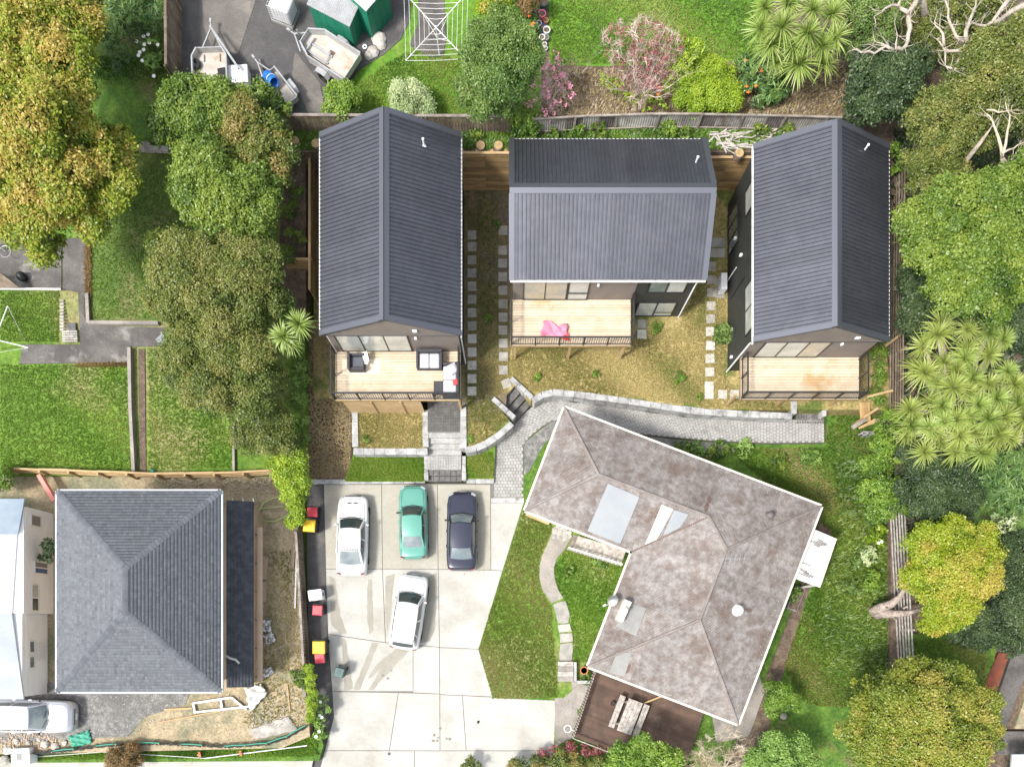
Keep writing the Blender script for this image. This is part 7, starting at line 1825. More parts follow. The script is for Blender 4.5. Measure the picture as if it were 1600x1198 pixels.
tree('broadleaf_tree', 'dark bushy thicket below the large cabbage tree', (1450, 770), .8, [(1440, 740, 36, 3.6), (1480, 745, 36, 3.8), (1460, 785, 36, 3.4), (1500, 780, 30, 3.2), (1420, 770, 26, 3.2), (1430, 700, 26, 3.4)], 'lf_dark', leaf=.13, cover=2.8)
tree('shrub', 'bright green scrambling vine along the right boundary', (1375, 740), .7, [(1378, 690, 24, 2.2), (1390, 715, 20, 2.2), (1365, 735, 24, 2), (1385, 765, 26, 2.2), (1395, 790, 20, 2.1), (1360, 770, 22, 1.9), (1372, 800, 18, 1.8), (1385, 660, 18, 2.2)], 'lf_bright', 'shrub', leaf=.13, cover=1.9, tr=.05, gaps=.25)
tree('shrub', 'dark strap-leaf clump under the large cabbage tree', (1550, 760), .8, [(1545, 745, 34, 2.4), (1585, 740, 34, 2.4), (1570, 780, 34, 2.2), (1605, 775, 30, 2.2), (1530, 770, 26, 2.1)], 'lf_flax', 'shrub', leaf=.38, aspect=.14, cover=1.9, tr=.05)
tree('shrub', 'silver-leaved shrub above the yellow tree', (1470, 800), .8, [(1458, 792, 18, 3), (1480, 800, 16, 3), (1565, 815, 18, 3), (1495, 790, 12, 2.9)], 'lf_pale', 'shrub', leaf=.2, aspect=.35, cover=1.0, tr=.05, gaps=.3)
def fern(label, px, py, z, L, seed):
    rnd = random.Random(seed); V = []; F = []; At = []
    b = P(px, py, z); t = thing('tree_fern', label, 'fern', (b.x, b.y, .6))
    for i in range(11):
        a = i * .571 + rnd.uniform(-.1, .1); h = Vector((math.cos(a), math.sin(a), 0)); s_ = Vector((-h.y, h.x, 0)); l = L * rnd.uniform(.8, 1.1)
        for k in range(16):
            u = (k + 1) / 17; c = h * l * u + Vector((0, 0, .25 * math.sin(u * 2.4) - .3 * u * u)); w = .26 * l * math.sin(min(1, u * 1.25 + .12) * 3.0) ** .8 if u < .8 else .26 * l * (1 - u) * 2.2
            w = max(.03, w)
            for sg in (-1, 1):
                q = len(V); V += [tuple(c), tuple(c + h * .035 * l), tuple(c + h * .07 * l + s_ * sg * w + Vector((0, 0, -.05)))]; F.append((q, q + 1, q + 2)); At += [rnd.uniform(.3, .8)] * 3
    link('fronds', np_mesh('fronds', V, F, M['lf_broad'], At), t, Matrix.Translation(b))
    mb = MB(); mb.tube([Vector((b.x, b.y, .5)), b], [.12, .09], 7); mb.build('trunk', M['trunk_brown'], t)
fern('light green fern below the yellow tree', 1520, 955, 2.4, 1.0, 1); fern('fern right of the silver-leaved shrub', 1530, 805, 2.6, 1.0, 2); fern('fern at the right edge above the dark hedge', 1600, 820, 2.6, 1.1, 3); fern('fern at the right edge beside the strap-leaf clump', 1600, 720, 3.0, 1.1, 4)
tree('broadleaf_tree', 'dense golden lime tree beside the dead stump', (1480, 920), .6, [(1450, 860, 34, 4.6), (1490, 850, 38, 5), (1530, 855, 32, 4.8), (1460, 900, 40, 5), (1510, 900, 42, 5.4), (1430, 900, 26, 4.3), (1470, 945, 36, 4.6), (1500, 935, 34, 4.8), (1455, 970, 24, 4), (1535, 890, 26, 4.8)], 'lf_gold', leaf=.14, cover=3.2, gaps=.04, young=.3)
tree('hedge', 'dark clipped-looking hedge right of the golden tree', (1570, 930), .6, [(1580, 870, 36, 2.8), (1600, 910, 38, 3), (1570, 930, 38, 3), (1595, 965, 38, 2.9), (1555, 970, 32, 2.6), (1530, 985, 30, 2.3), (1500, 985, 24, 2.1), (1575, 1000, 26, 2.2)], 'lf_dark', 'hedge', leaf=.12, cover=3, tr=.08)
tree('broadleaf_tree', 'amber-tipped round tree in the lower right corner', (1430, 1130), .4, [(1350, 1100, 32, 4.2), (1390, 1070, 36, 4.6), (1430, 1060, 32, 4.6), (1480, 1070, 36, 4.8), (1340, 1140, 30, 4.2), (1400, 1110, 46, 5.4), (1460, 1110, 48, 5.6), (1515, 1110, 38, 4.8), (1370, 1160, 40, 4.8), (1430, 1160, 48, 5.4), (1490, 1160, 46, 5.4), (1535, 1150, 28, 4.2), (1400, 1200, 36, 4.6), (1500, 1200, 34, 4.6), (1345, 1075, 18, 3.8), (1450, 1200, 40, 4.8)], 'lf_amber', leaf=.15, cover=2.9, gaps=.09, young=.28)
tree('shrub', 'fresh lime bush beside the old house corner', (1215, 1090), .3, [(1212, 1085, 22, 1.6), (1230, 1098, 18, 1.5), (1205, 1105, 14, 1.3)], 'lf_bright', 'shrub', leaf=.12, tr=.04)
tree('shrub', 'mid green tree at the bottom edge near the bare tree', (1215, 1175), .3, [(1205, 1165, 26, 2.4), (1235, 1170, 26, 2.4), (1220, 1195, 30, 2.5), (1255, 1190, 20, 2.1), (1180, 1190, 22, 2.1)], 'lf_broad', 'shrub', leaf=.13, tr=.06)
tree('shrub', 'bright green tree at the bottom edge by the dark deck', (1000, 1190), .3, [(1000, 1165, 20, 2.9), (975, 1180, 24, 2.8), (1020, 1180, 26, 2.9), (1045, 1190, 22, 2.6), (995, 1195, 30, 2.9), (960, 1198, 18, 2.4)], 'lf_bright', 'shrub', leaf=.16, tr=.07, cover=2.6)
tree('shrub', 'mixed flowering border at the bottom edge', (860, 1195), .1, [(810, 1195, 16, .8), (840, 1190, 18, .8), (875, 1188, 18, .9), (905, 1188, 16, .8), (930, 1192, 16, .9), (735, 1200, 14, .7)], 'lf_mixed', 'shrub', leaf=.12, tr=.03, young=.5)
tree('shrub', 'dark red flowering border under the dark deck rail', (870, 1175), .1, [(850, 1178, 10, .6), (868, 1172, 10, .6), (890, 1170, 11, .7), (915, 1172, 11, .6), (935, 1176, 10, .6)], 'lf_purple', 'shrub', leaf=.11, tr=.03, cover=1.8)
FT = twig_tree('bare_tree', 'fan-shaped bare pale tree at the bottom edge', (1130, 1200), .2, 3, 51, 5, 'twig_dry', 1.15, .05, .9, 11, lift=.3, ratio=.74, kids=(2, 3), lean=(0, .3))
sliver_twigs(FT, [(1115, 1170, 26, 1.8), (1145, 1160, 26, 1.9), (1165, 1180, 22, 1.6), (1095, 1190, 20, 1.4), (1135, 1190, 26, 1.6)], 'lf_twigdry', 73, .5, .3)
tree('shrub', 'round green bush beside the third house wall', (1128, 522), 1.2, [(1128, 515, 14, 2.0), (1124, 530, 11, 1.8), (1133, 527, 10, 1.8)], 'lf_willow', 'shrub', leaf=.12, tr=.03, cover=2.6)
# weeds, ground plants
def clump(label, px, py, z, r, m, leaf=.13, aspect=.5, cat='plant', n=1, **kw):
    tree('plant', label, (px, py), z, [(px, py, r, z + .15)], m, cat, leaf=leaf, aspect=aspect, tr=.015, limbs=False, cover=1.8, **kw)
for i, (x, y, r, lb) in enumerate([(1265, 716, 16, 'leafy weed patch in the middle of right lawn'), (1215, 722, 14, 'leafy weed patch left on the right lawn'), (1085, 700, 14, 'weed patch on the gravel under the path'), (1120, 708, 16, 'weed patch at the old house eave'), (1160, 700, 14, 'weed patch at the right end of gravel'), (1065, 698, 10, 'small weed by the path edge')]): clump(lb, x, y, .1, r, 'lf_mid' if i % 2 else 'lf_broad', .16)
for i, (x, y, r, lb) in enumerate([(1370, 835, 15, 'pale yellow flowering plant by the grey fence'), (1355, 865, 14, 'grey-green plant left of the grey fence'), (1360, 905, 16, 'yellow-green plant above the dead stump'), (1405, 845, 15, 'leafy shoot in front of the grey fence'), (1340, 880, 12, 'fresh weed on the lush lawn edge'), (1325, 920, 12, 'weed left of the dead stump')]): clump(lb, x, y, .3, r, ['lf_lime', 'lf_pale', 'lf_bright', 'lf_mid', 'lf_willow', 'lf_willow'][i], .2 if i < 2 else .13)
for i, (x, y, r, lb) in enumerate([(840, 590, 6, 'green weed tuft left on the dry lawn'), (932, 583, 6, 'green weed tuft in the middle of the dry lawn'), (1060, 590, 8, 'green weed tuft right on the dry lawn'), (762, 500, 8, 'green weed tuft on bare soil strip'), (777, 350, 6, 'upper weed tuft on bare soil strip'), (735, 687, 8, 'weed tuft beside the entry steps'), (1025, 512, 9, 'weed tuft under the second house window'), (573, 687, 6, 'weed tuft in planter lawn'), (1093, 621, 6, 'weed tuft by the retaining wall')]): clump(lb, x, y, 1.2 if y < 640 else 1.0, r, 'lf_bright', .1)
for i, (x, y, r, lb) in enumerate([(940, 877, 12, 'leafy plant beside the timber stair'), (888, 893, 7, 'small plant on the inner lawn'), (893, 890, 6, 'weedy tuft by the curving walk'), (915, 1058, 8, 'greenery round the terracotta pot'), (1240, 930, 12, 'dense greens growing in the grey planter')]): clump(lb, x, y, .15 if i < 4 else .5, r, 'lf_mid' if i % 2 else 'lf_broad', .12)
for i, (x, y, r, lb) in enumerate([(900, 208, 15, 'leafy weed under the left part of iron fence'), (935, 210, 14, 'weed clump under the iron fence middle left'), (1040, 205, 16, 'large fern-like weed under the iron fence'), (1070, 212, 12, 'weed clump right of the fern-like weed'), (1190, 205, 12, 'weed clump under the right iron fence'), (1225, 203, 14, 'dark weed clump near the third roof'), (745, 212, 10, 'weed clump above the first timber wall'), (865, 212, 10, 'weed tuft beside the lush shrub')]): clump(lb, x, y, 4.45, r, 'lf_bright' if i in (0, 2) else 'lf_mid', .14)
for i, (x, y, r, lb) in enumerate([(238, 75, 16, 'white lily plant upper clump beside board fence'), (244, 105, 16, 'white lily plant lower clump beside board fence')]): clump(lb, x, y, 4.3, r, 'lf_broad', .3, .3)
tree('shrub', 'wild grassy thicket at the top left', (210, 30), 4.3, [(190, 15, 26, 5), (225, 10, 28, 5), (205, 50, 26, 4.9), (245, 30, 24, 4.9), (180, 60, 20, 4.8), (190, 90, 18, 4.7)], 'lf_flax', 'shrub', leaf=.34, aspect=.12, cover=1.8, tr=.03)
# shade ferns and creeper along left of first house and behind
tree('shrub', 'creeper foliage between trees and long timber wall', (452, 350), 3.3, [(455, 330, 14, 3.8), (462, 370, 14, 3.7), (450, 395, 16, 3.6), (462, 300, 12, 3.9)], 'lf_mid', 'shrub', leaf=.12, tr=.03, cover=1.8)
tree('shrub', 'dark green groundcover under bronze olive tree', (462, 600), 1.4, [(468, 570, 14, 2.0), (470, 600, 14, 1.9), (468, 630, 14, 1.8), (472, 660, 12, 1.6), (474, 690, 10, 1.4)], 'lf_broad', 'shrub', leaf=.12, tr=.03, cover=2)
tree('shrub', 'strip of bright groundcover beside the slat fence', (1372, 590), 1.2, [(1372, 560, 14, 1.6), (1374, 590, 14, 1.6), (1370, 620, 14, 1.6), (1376, 530, 10, 1.8)], 'lf_bright', 'shrub', leaf=.12, tr=.03, cover=1.6)
tree('shrub', 'weeds between third roof and wood', (1400, 240), 3.6, [(1395, 235, 14, 4.2), (1408, 250, 12, 4.1), (1400, 270, 10, 3.9)], 'lf_bright', 'shrub', leaf=.14, tr=.03, cover=1.6)
# flowers
fl_ = MB()
for x, y in [(214, 66), (225, 58), (232, 55), (226, 71), (234, 68), (247, 71), (219, 83), (217, 88), (223, 96), (241, 120), (225, 79)]:
    p = P(x, y, 4.75); fl_.lathe(p, [(.02, -.06), (.07, .0), (.10, .05)], 7)
tag(fl_.build('lily_flowers', M['petal_white']), 'white lily blooms beside the board fence', kind='stuff')
fl_ = MB()
for x, y in [(500, 1117), (503, 1120), (499, 1142), (494, 1150), (501, 1096), (1372, 848), (1377, 846)]: fl_.lathe(P(x, y, 1.1 if x < 600 else .9), [(.02, -.06), (.06, 0), (.09, .05)], 7)
tag(fl_.build('white_flowers', M['petal_white']), 'scattered white blooms on dark leafy clumps', kind='stuff')
fl_ = MB()
for x, y in [(1165, 95), (1187, 107), (1166, 136), (1181, 135), (1169, 145), (1190, 112), (830, 40), (833, 37), (826, 26), (1028, 148), (1030, 137)]:
    p = P(x, y, 5.6); fl_.add([p + Vector((-.12, 0, 0)), p + Vector((0, .04, .05)), p + Vector((.14, .0, .02)), p + Vector((0, -.04, .05))], [(0, 1, 2, 3)]); fl_.add([p + Vector((0, -.1, .02)), p + Vector((.03, 0, .06)), p + Vector((.02, .12, .04)), p + Vector((-.03, 0, .06))], [(0, 1, 2, 3)])
tag(fl_.build('orange_flowers', M['petal_orange']), 'orange blooms in the upper flower bed', kind='stuff')
# dead stump by the grey fence
st_ = thing('dead_stump', 'forked bleached dead tree stump lying over the grey fence', 'stump', tuple(P(1375, 960, .4)))
mb = MB(); mb.tube([P(1362, 955, 1.0), P(1378, 949, 1.5), P(1393, 943, 1.9), P(1406, 932, 2.2), P(1416, 917, 2.5), P(1424, 899, 2.8)], [.26, .28, .22, .15, .11, .07], 10)
mb.tube([P(1364, 957, .9), P(1382, 958, 1.4), P(1402, 959, 1.7), P(1420, 957, 1.9), P(1437, 952, 2.1)], [.24, .26, .22, .15, .10], 10)
mb.tube([P(1372, 958, 0), P(1372, 956, 1.2)], [.4, .26], 10); so = mb.build('trunk', M['stump'], st_, smooth=True)
mb = MB()
for a in ((1412, 950), (1398, 966), (1385, 948)): p = P(*a, 1.9); mb.tube([p, p + Vector((random.uniform(-.2, .2), random.uniform(-.2, .2), .25))], [.07, .03], 6)
mb.build('knot', M['stump'], st_)
# grass over lawns
grass('grass', 'grass blades on the left lawn', [(0, 570), (204, 570), (208, 735), (40, 735), (0, 730)], lambda y: ZL(y) + .01, 9000, 'lf_grass', .08, 1)
grass('grass', 'grass blades on the middle left lawn', [(232, 545), (262, 545), (330, 640), (362, 660), (362, 730), (232, 733)], lambda y: ZL(y) + .01, 4500, 'lf_grass', .08, 2)
grass('grass', 'grass blades on the small upper left lawn', [(0, 456), (92, 456), (92, 534), (0, 534)], lambda y: ZL(y) + .01, 2600, 'lf_grass', .08, 3)
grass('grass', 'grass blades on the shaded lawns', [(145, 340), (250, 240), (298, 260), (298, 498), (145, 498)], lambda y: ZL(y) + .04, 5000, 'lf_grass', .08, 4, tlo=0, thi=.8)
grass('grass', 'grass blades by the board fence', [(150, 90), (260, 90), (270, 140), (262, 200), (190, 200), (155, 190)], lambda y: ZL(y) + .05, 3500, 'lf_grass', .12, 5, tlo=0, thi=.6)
grass('grass', 'straw grass on the dry lawn terrace', [(800, 545), (1000, 520), (1060, 510), (1105, 420), (1135, 420), (1135, 590), (1155, 625), (1235, 632), (1235, 642), (1100, 636), (1000, 622), (860, 608), (835, 615), (800, 600)], Z_TER + .005, 15000, 'lf_straw', .085, 6, tlo=.2, thi=1)
grass('grass', 'straw grass between the first two houses', [(722, 560), (798, 560), (798, 600), (770, 625), (795, 655), (765, 685), (730, 700), (730, 640)], Z_TER + .005, 3000, 'lf_straw', .08, 7, tlo=0, thi=.7)
grass('grass', 'thin grass on the bare soil strip', [(745, 300), (778, 300), (780, 560), (745, 560)], Z_TER + .01, 1400, 'lf_worn', .07, 8, tlo=.1, thi=.9)
grass('grass', 'straw grass in the planter lawn', [(558, 645), (660, 645), (660, 700), (558, 700)], 1.0, 2600, 'lf_straw', .08, 9, tlo=0, thi=.8)
grass('grass', 'grass on the strip above the driveway', [(553, 710), (664, 710), (664, 751), (540, 751)], .28, 3200, 'lf_grass', .1, 10)
grass('grass', 'grass on the square by the steps', [(730, 712), (770, 706), (770, 746), (730, 746)], .29, 1200, 'lf_grass', .1, 11)
grass('grass', 'grass on the front lawn of old house', [(819, 791), (845, 735), (864, 826), (843, 870), (841, 910), (862, 950), (872, 1089), (770, 1091), (748, 1012)], .05, 10500, 'lf_worn', .085, 12)
grass('grass', 'grass on the inner lawn of old house', [(866, 886), (882, 860), (900, 842), (985, 872), (934, 1034), (897, 1032), (892, 960), (870, 915)], .05, 5200, 'lf_grass', .085, 13, tlo=0, thi=.7)
grass('grass', 'tall grass right of the old house', [(1130, 700), (1290, 700), (1300, 640), (1350, 650), (1385, 720), (1392, 900), (1392, 1110), (1260, 1100), (1225, 1040), (1300, 830)], .08, 13000, 'lf_worn', .13, 14, tlo=0, thi=.6)
grass('grass', 'low leafy weeds right of the old house', [(1300, 720), (1385, 720), (1392, 900), (1392, 1040), (1290, 1050), (1270, 960), (1310, 830)], .1, 2200, 'lf_mid', .2, 15, tlo=0, thi=1, flop=1.1)
grass('grass', 'grass on the upper yard lawn', [(560, 130), (610, 95), (650, 75), (720, 95), (760, 100), (800, 180), (560, 182)], Z_YARD + .01, 6000, 'lf_grass', .08, 16)
grass('grass', 'grass on the back lawn', [(862, 0), (1180, 0), (1195, 90), (1080, 96), (940, 100), (862, 98)], Z_YARD + .03, 9000, 'lf_grass', .08, 17)
grass('grass', 'grass behind the golden tree', [(1415, 1000), (1540, 1000), (1540, 1080), (1420, 1060)], .61, 3000, 'lf_grass', .1, 18)
grass('weeds', 'weeds on the bank behind the houses', [(452, 196), (1340, 196), (1340, 234), (452, 234)], 4.37, 6000, 'lf_bright', .16, 19, tlo=0, thi=.6, flop=1.1)
grass('weeds', 'weeds on the verge below the site', [(130, 1165), (440, 1165), (495, 1150), (495, 1180), (0, 1186), (0, 1170)], .46, 3500, 'lf_bright', .15, 20, tlo=0, thi=.8)
grass('bark_chips', 'loose bark chips on the slope', [(474, 510), (548, 510), (548, 745), (482, 745)], lambda y: ZB(y) + .005, 7000, 'lf_dryvine', .075, 21, blades=2, flop=1.2)
grass('leaf_litter', 'fallen leaves under the right-hand wood', [(1395, 200), (1600, 200), (1600, 830), (1395, 830)], lambda y: ZR(y) + .02, 5000, 'lf_dark', .25, 22, flop=1.1)
grass('leaf_litter', 'brown leaf litter along the concrete path', [(134, 375), (142, 375), (142, 500), (134, 500)], lambda y: ZL(y) + .08, 500, 'lf_rust', .1, 23, flop=1.3)
grass('leaf_litter', 'brown leaf litter below the crossing path', [(120, 566), (204, 564), (204, 572), (120, 572)], lambda y: ZL(y) + .02, 260, 'lf_rust', .1, 24, flop=1.3)
grass('mulch', 'dry stalks on the mulched flower bed', [(850, 108), (1320, 105), (1330, 186), (850, 186)], Z_YARD + .01, 5000, 'lf_dryvine', .11, 25, blades=2, flop=1.2)
grass('weeds', 'tufts on the building site', [(420, 860), (460, 860), (478, 1060), (478, 1140), (380, 1130), (420, 1000)], Z_SITE + .01, 1600, 'lf_straw', .1, 26, tlo=0, thi=1)
# ------------------------------------------------------------------ building-site litter
def plank(label, a, b, w, h, z, m, name='plank', cat='plank', group='loose timber on the site'):
    mb = MB(); mb.beam(P(*a, z), P(*b, z), w, h); tag(mb.build(name, M[m]), label, cat, group)
plank('upper brown timber pack beside the porch wall', (414, 870), (411, 905), .34, .2, Z_SITE + .12, 'wrap_tan', 'timber_pack', 'timber pack'); plank('lower brown timber pack beside the porch wall', (411, 908), (411, 940), .30, .18, Z_SITE + .1, 'wrap_tan', 'timber_pack', 'timber pack')
plank('long white batten beside the boundary fence', (464, 850), (461, 950), .09, .06, Z_SITE + .06, 'white_paint'); plank('dark sleeper beside the boundary fence', (462, 828), (457, 886), .2, .15, Z_SITE + .08, 'timber_brown')
fr = thing('broken_pallet', 'whitewashed broken timber frame lying on the sand', 'pallet', tuple(P(335, 1102, Z_SITE)))
for a, b in (((302, 1098), (362, 1089)), ((305, 1112), (390, 1103)), ((302, 1098), (305, 1114)), ((345, 1092), (347, 1105)), ((362, 1089), (385, 1108))):
    mb = MB(); mb.beam(P(*a, Z_SITE + .1), P(*b, Z_SITE + .1 + random.uniform(.01, .05)), .11, .1); mb.build('beam', M['white_paint'], fr)
plank('thin pale batten left of the timber frame', (257, 1108), (300, 1106), .1, .06, Z_SITE + .06, 'timber_face'); plank('long thin batten under the timber frame', (248, 1128), (345, 1110), .06, .05, Z_SITE + .06, 'timber_face'); plank('short upright-lying batten by the rubble', (449, 1070), (453, 1112), .06, .05, Z_SITE + .06, 'timber_face')
def sheet(label, pts, z, m, amp=.08, name='plastic_sheet', cat='sheet'):
    a, b, c, d = [P(x, y, z) for x, y in pts]; n = 12; V = []
    r1, r2, r3 = random.uniform(.6, 1.2), random.uniform(.6, 1.3), random.uniform(0, 6)
    for i in range(n + 1):
        for j in range(n + 1):
            p = bil(a, b, c, d, i / n, j / n); p.z += amp * (1 + math.sin(i * r1 + r3) * math.cos(j * r2) + .4 * math.sin(i * 2.3 + j * 1.7)); p.x += .04 * math.sin(j * 1.9); p.y += .04 * math.sin(i * 1.7); V.append(tuple(p))
    F = [(i * (n + 1) + j, (i + 1) * (n + 1) + j, (i + 1) * (n + 1) + j + 1, i * (n + 1) + j + 1) for i in range(n) for j in range(n)]
    o = link(name, np_mesh(name, V, F, M[m], smooth=True)); k = o.modifiers.new('s', 'SOLIDIFY'); k.thickness = .015; return tag(o, label, cat)
sheet('large crumpled white plastic sheet below the porch', [(384, 1074), (408, 1068), (419, 1083), (392, 1113)], Z_SITE + .1, 'poly_white', .14); sheet('folded white sheet at the foot of the porch', [(406, 1046), (424, 1042), (428, 1050), (410, 1062)], Z_SITE + .1, 'poly_white', .1)
sheet('pale plastic spread over the lower sand', [(388, 1140), (450, 1118), (466, 1140), (400, 1155)], Z_SITE + .03, 'rock', .03)
for k, (c, lb) in enumerate((((415, 978), 'upper white printed bag beside the porch wall'), ((419, 998), 'lower white printed bag beside the porch wall'))):
    x, y = c; b_ = sheet(lb, [(x - 8, y - 10), (x + 8, y - 9), (x + 9, y + 9), (x - 8, y + 8)] if k == 0 else [(x - 8, y - 5), (x + 5, y - 11), (x + 12, y + 2), (x - 1, y + 10)], Z_SITE + .15, 'poly_white', .06, 'bag', 'bag')
    p = P(x + 2, y + 2, Z_SITE + .36); mb = MB()
    for dx, dy, sx, sy in ((-.09, 0, .035, .2), (.09, 0, .035, .2), (0, .09, .145, .035), (0, -.09, .145, .035)): mb.obox((p.x + dx, p.y + dy, p.z), (sx, sy, .01))
    mb.build('printed_mark', M['trim'], b_)
# green hose
pts = [P(462, 783, 1.2), P(445, 775, 1.1), P(425, 778, 1.0), P(412, 785, .95), P(405, 798, .9), P(407, 808, .9), P(416, 814, .9), P(430, 814, .9), P(445, 807, .95), P(455, 797, 1.0)]
mb = MB(); mb.tube(pts, .05, 7); mb.tube([P(408, 794, .95), P(430, 792, 1.0), P(458, 787, 1.1)], .04, 6); tag(mb.build('hose', M['hose'], smooth=True), 'coiled green hose in the site corner', 'hose')
# silt fence
sf_ = thing('silt_fence', 'sagging black silt fence with green top edge round the site', 'fence', tuple(P(300, 1158, .5)))
sp = [P(x, y, .5) for x, y in [(60, 1176), (110, 1172), (170, 1164), (235, 1160), (300, 1163), (360, 1166), (420, 1162), (455, 1150), (482, 1134)]]
for i, (a, b) in enumerate(zip(resample(sp, 1.2), resample(sp, 1.2)[1:])):
    V = []; n = 8
    for k in range(n + 1):
        p = a.lerp(b, k / n); s_ = .05 * math.sin(k * 1.9 + i)
        for j, (dy, z) in enumerate(((-.12, 0), (-.05 + s_, .25), (.02 - s_, .45), (.12 + s_, .62))): V.append((p.x, p.y + dy, p.z + z))
    F = [(k * 4 + j, (k + 1) * 4 + j, (k + 1) * 4 + j + 1, k * 4 + j + 1) for k in range(n) for j in range(3)]
    link('mesh_panel', np_mesh('mesh_panel', V, F, M['silt_black'], smooth=True), sf_, Matrix.Identity(4))
    if i % 2 or i > 8: mb = MB(); mb.tube([a + Vector((0, .13, .64)), (a + b) / 2 + Vector((0, .15, .62)), b + Vector((0, .13, .64))], .035, 5); mb.build('green_edge', M['silt_green'], sf_)
    mb = MB(); mb.box(a.x - .02, a.x + .02, a.y + .05, a.y + .09, a.z - .3, a.z + .75); mb.build('stake', M['timber_face'], sf_)
# rubble stones bottom left
for k, (x, y, s_) in enumerate([(12, 1172, .5), (70, 1162, .45), (86, 1166, .42), (44, 1160, .3), (5, 1188, .6), (100, 1160, .3), (25, 1158, .32), (60, 1155, .25)]):
    p = P(x, y, .9); bm = bmesh.new(); bmesh.ops.create_icosphere(bm, subdivisions=2, radius=s_ * .55); rr = random.Random(k + 3)
    for v in bm.verts: v.co *= rr.uniform(.8, 1.12); v.co.z *= .7
    me = bpy.data.meshes.new('rubble_stone'); bm.to_mesh(me); bm.free(); me.materials.append(M['rock'])
    lbs = ['pale rubble stone left of the white block', 'big pale rubble stone right of the white block', 'pale rubble stone next to the silt fence end', 'rubble stone just above the white block', 'largest stone in the bottom left corner', 'rightmost small rubble stone', 'small rubble stone near the wagon', 'smallest rubble stone near the wagon wheel']
    tag(link('rubble_stone', me, None, Matrix.Translation((p.x, p.y, .85))), lbs[k], 'stone', 'rubble at the bottom left')
t = thing('white_block', 'white square block with a dark hollow at bottom left', 'block', tuple(P(45, 1178, .5)), .05)
loc_box(t, 'block', -.52, .52, -.45, .45, 0, .75, 'white_wall', .02); loc_box(t, 'hollow', -.2, .1, -.18, .2, .752, .757, 'roof_patch_grey', 0)
V = []; rr = np.random.default_rng(77); chips = MB()
for k in range(500):
    x, y = rr.uniform(0, 100), rr.uniform(1142, 1176); p = P(x, y, Z_SITE + .1); e = rr.uniform(.02, .075); chips.obox((p.x, p.y, Z_SITE - .02 + rr.uniform(0, .08)), (e * 2, e, e * .6), rr.uniform(0, 3), rr.uniform(-.4, .4))
tag(chips.build('wood_chips', M['wrap_tan']), 'pile of timber offcuts and chips at the bottom left', kind='stuff')
chips = MB()
for k in range(420):
    x, y = (rr.uniform(385, 475), rr.uniform(1075, 1135)) if k < 220 else (rr.uniform(130, 470), rr.uniform(1085, 1150)); p = P(x, y, Z_SITE); e = rr.uniform(.012, .045); chips.obox((p.x, p.y, Z_SITE + .04), (e * rr.uniform(1, 4), e, e * .6), rr.uniform(0, 3), rr.uniform(-.3, .3))
tag(chips.build('site_debris', M['rock']), 'scattered pale debris over the sandy site', kind='stuff')
chips = MB()
for k in range(260):
    x, y = rr.uniform(250, 460), rr.uniform(752, 772); p = P(x, y, Z_SITE); L = rr.uniform(.2, .7); a = rr.uniform(0, 3); chips.beam((p.x, p.y, Z_SITE + .05), (p.x + L * math.cos(a), p.y + L * math.sin(a) * .5, Z_SITE + rr.uniform(.05, .3)), .02, .02)
tag(chips.build('dead_branches', M['twig_dry']), 'dead twigs heaped under the site fence', kind='stuff')
pl_ = sheet('crumpled teal plastic wrap by the rubble', [(108, 1150), (140, 1140), (145, 1160), (115, 1168)], Z_SITE + .02, 'silt_green', .08)
for k, (x, y, lb) in enumerate(((312, 1178, 'left orange peg on the verge'), (376, 1176, 'right orange peg on the verge'))):
    p = P(x, y, .7); mb = MB(); mb.obox(p, (.12, .3, .1), .2); mb.obox(p + Vector((0, 0, .1)), (.2, .08, .06), .2); tag(mb.build('peg', M['clay']), lb, 'peg', 'orange pegs')
mb = MB(); mb.tube([P(0, 1186, .6), P(160, 1174, .6), P(275, 1181, .6), P(320, 1184, .6)], .02, 4); mb.tube([P(320, 1184, .6), P(480, 1164, .6)], .035, 5); tag(mb.build('rail', M['white_paint']), 'thin white rail along the bottom verge', 'rail')
# timber cribs near the third deck
t = thing('timber_ramp', 'short timber ramp with concrete block beside the third deck', 'ramp', tuple(P(1352, 660, .8)))
for i in range(5):
    mb = MB(); mb.beam(P(1344 + i * 3.2, 628, 1.5), P(1346 + i * 3.2, 658, 1.0), .11, .05); mb.build('ramp_plank', M['timber_new'], t)
for i in range(4):
    mb = MB(); mb.beam(P(1342 + i * 3, 669 - i * 1.4, 1.2 + i * .02), P(1368 + i * 6, 655 - i * .5, 1.25), .12, .05); mb.build('ramp_plank', M['timber_face'], t)
mb = MB(); p = P(1357, 676, 1.1)
for dx in (-.32, 0, .32): mb.box(p.x + dx - .03, p.x + dx + .03, p.y - .1, p.y + .1, .6, 1.05)
mb.box(p.x - .35, p.x + .35, p.y - .1, p.y - .06, .6, 1.05); mb.box(p.x - .35, p.x + .35, p.y + .06, p.y + .1, .6, 1.05); mb.build('concrete_block', M['block'], t)
plank('dark weathered post lying at the third deck corner', (1332, 668), (1352, 655), .22, .2, 1.2, 'timber_grey', 'post', 'post', 'posts')
# branches and driftwood on the bank by third house
chips = MB()
for k in range(60):
    x, y = rr.uniform(1108, 1230), rr.uniform(206, 232); p = P(x, y, 4.5); L = rr.uniform(.3, 1.1); a = rr.normal(0, .5); chips.tube([(p.x, p.y, 4.42 + rr.uniform(0, .15)), (p.x + L * math.cos(a), p.y + L * math.sin(a), 4.45 + rr.uniform(0, .15))], rr.uniform(.02, .06), 5)
tag(chips.build('brush_pile', M['timber_silver']), 'heap of pale branches and offcuts on the bank near third house', kind='stuff')
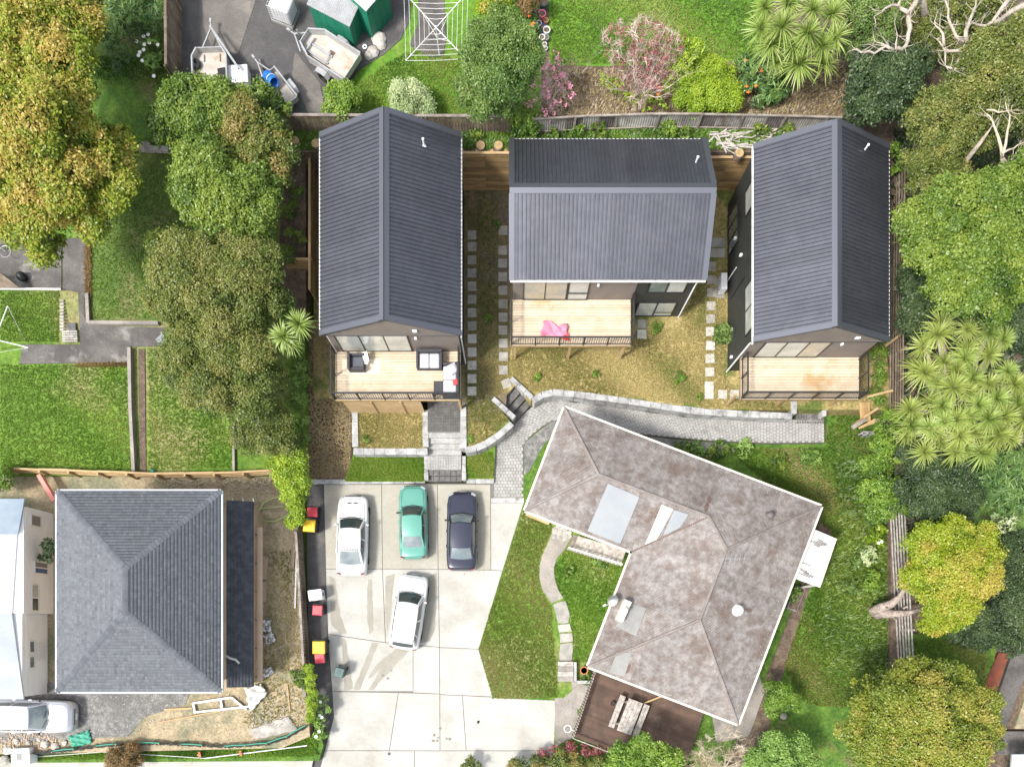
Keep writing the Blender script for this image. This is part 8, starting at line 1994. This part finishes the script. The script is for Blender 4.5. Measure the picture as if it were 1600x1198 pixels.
# left-yard odds: second clothesline arm, bag, bicycle wheel
mb = MB(); c = P(-8, 530, 4.2)
for a in (P(12, 478, 4.2), P(44, 543, 4.2), P(-60, 560, 4.2), P(-50, 480, 4.2)): mb.tube([c, a], .03, 6)
mb.tube([P(-4, 545, 2.2), c], .04, 6); mb.tube([P(12, 478, 4.2), P(44, 543, 4.2), P(-60, 560, 4.2), P(-50, 480, 4.2)], .01, 4); tag(mb.build('clothesline', M['white_paint']), 'white rotary clothesline arms poking in at left edge', 'clothesline')
mb = MB(); mb.lathe(P(38, 435, ZL(435) + .06), [(.2, 0), (.26, .2), (.2, .42), (.06, .5)], 10); tag(mb.build('rubbish_bag', M['plastic_black'], smooth=True), 'black rubbish bag on the dark patio', 'bag')
t = thing('patio_roof', 'small tiled lean-to roof at the left edge of patio', 'roof', tuple(P(5, 440, ZL(440))))
mb = MB(); mb.add([P(-40, 425, ZL(440) + 1.2), P(3, 427, ZL(440) + 1.2), P(32, 449, ZL(440) + .6), P(-40, 449, ZL(440) + .6)], [(0, 1, 2, 3)]); o = mb.build('roof_panel', M['timber_brown'], t); k = o.modifiers.new('s', 'SOLIDIFY'); k.thickness = .06
mb = MB(); mb.beam(P(-40, 451, ZL(440) + .5), P(95, 452, ZL(440) + .2), .08, .1); mb.build('edge_board', M['white_paint'], t)
mb = MB(); p = P(8, 393, ZL(393) + .5); mb.ring(p, .3, .02, 22, 5); mb.ring(p + Vector((-.7, .1, 0)), .3, .02, 22, 5); mb.tube([p, p + Vector((-.35, .3, .1)), p + Vector((-.7, .1, 0))], .02, 5); tag(mb.build('bicycle', M['zinc']), 'small bicycle lying under the big yellow tree', 'bicycle')
patch('garden_roof', [(1582, 1178), (1700, 1178), (1700, 1260), (1575, 1260)], 2.5, 'roof_white', .12, 'pale grey roof corner at bottom right', 'roof', kind=None)
p = P(1224, 1118, .4); bm = bmesh.new(); bmesh.ops.create_icosphere(bm, subdivisions=2, radius=.2); me = bpy.data.meshes.new('rock'); bm.to_mesh(me); bm.free(); me.materials.append(M['rock']); tag(link('rock', me, None, Matrix.Translation(p)), 'lone pale rock under the fresh lime bush', 'rock')
mb = MB(); mb.lathe(P(240, 738, 1.25), [(.14, 0), (.16, .12), (.1, .2)], 9); tag(mb.build('green_tub', M['silt_green']), 'small mint tub by the site fence', 'tub')

# added unseen tree belt past the top and right edges, darkening roof reflections
wl = [(x + random.uniform(-1, 1), 43 + random.uniform(-2, 3), 8 + random.uniform(-1, 2), random.uniform(2.8, 4.2)) for x in range(-40, 44, 5)] + [(37 + random.uniform(-2, 3), y + random.uniform(-1, 1), 8 + random.uniform(-1, 2.5), random.uniform(2.8, 4.2)) for y in range(-2, 42, 5)]
wl += [(x, y, z - 3.5, r) for x, y, z, r in wl]
tag(link('added_tree_belt', crown_mesh('added_tree_belt', wl, M['lf_mid'], leaf=.55, cover=1.6, seed=900, clump=.9, gaps=.05, under=-.9)), 'added unseen belt of trees for the roofs to reflect', kind='stuff')
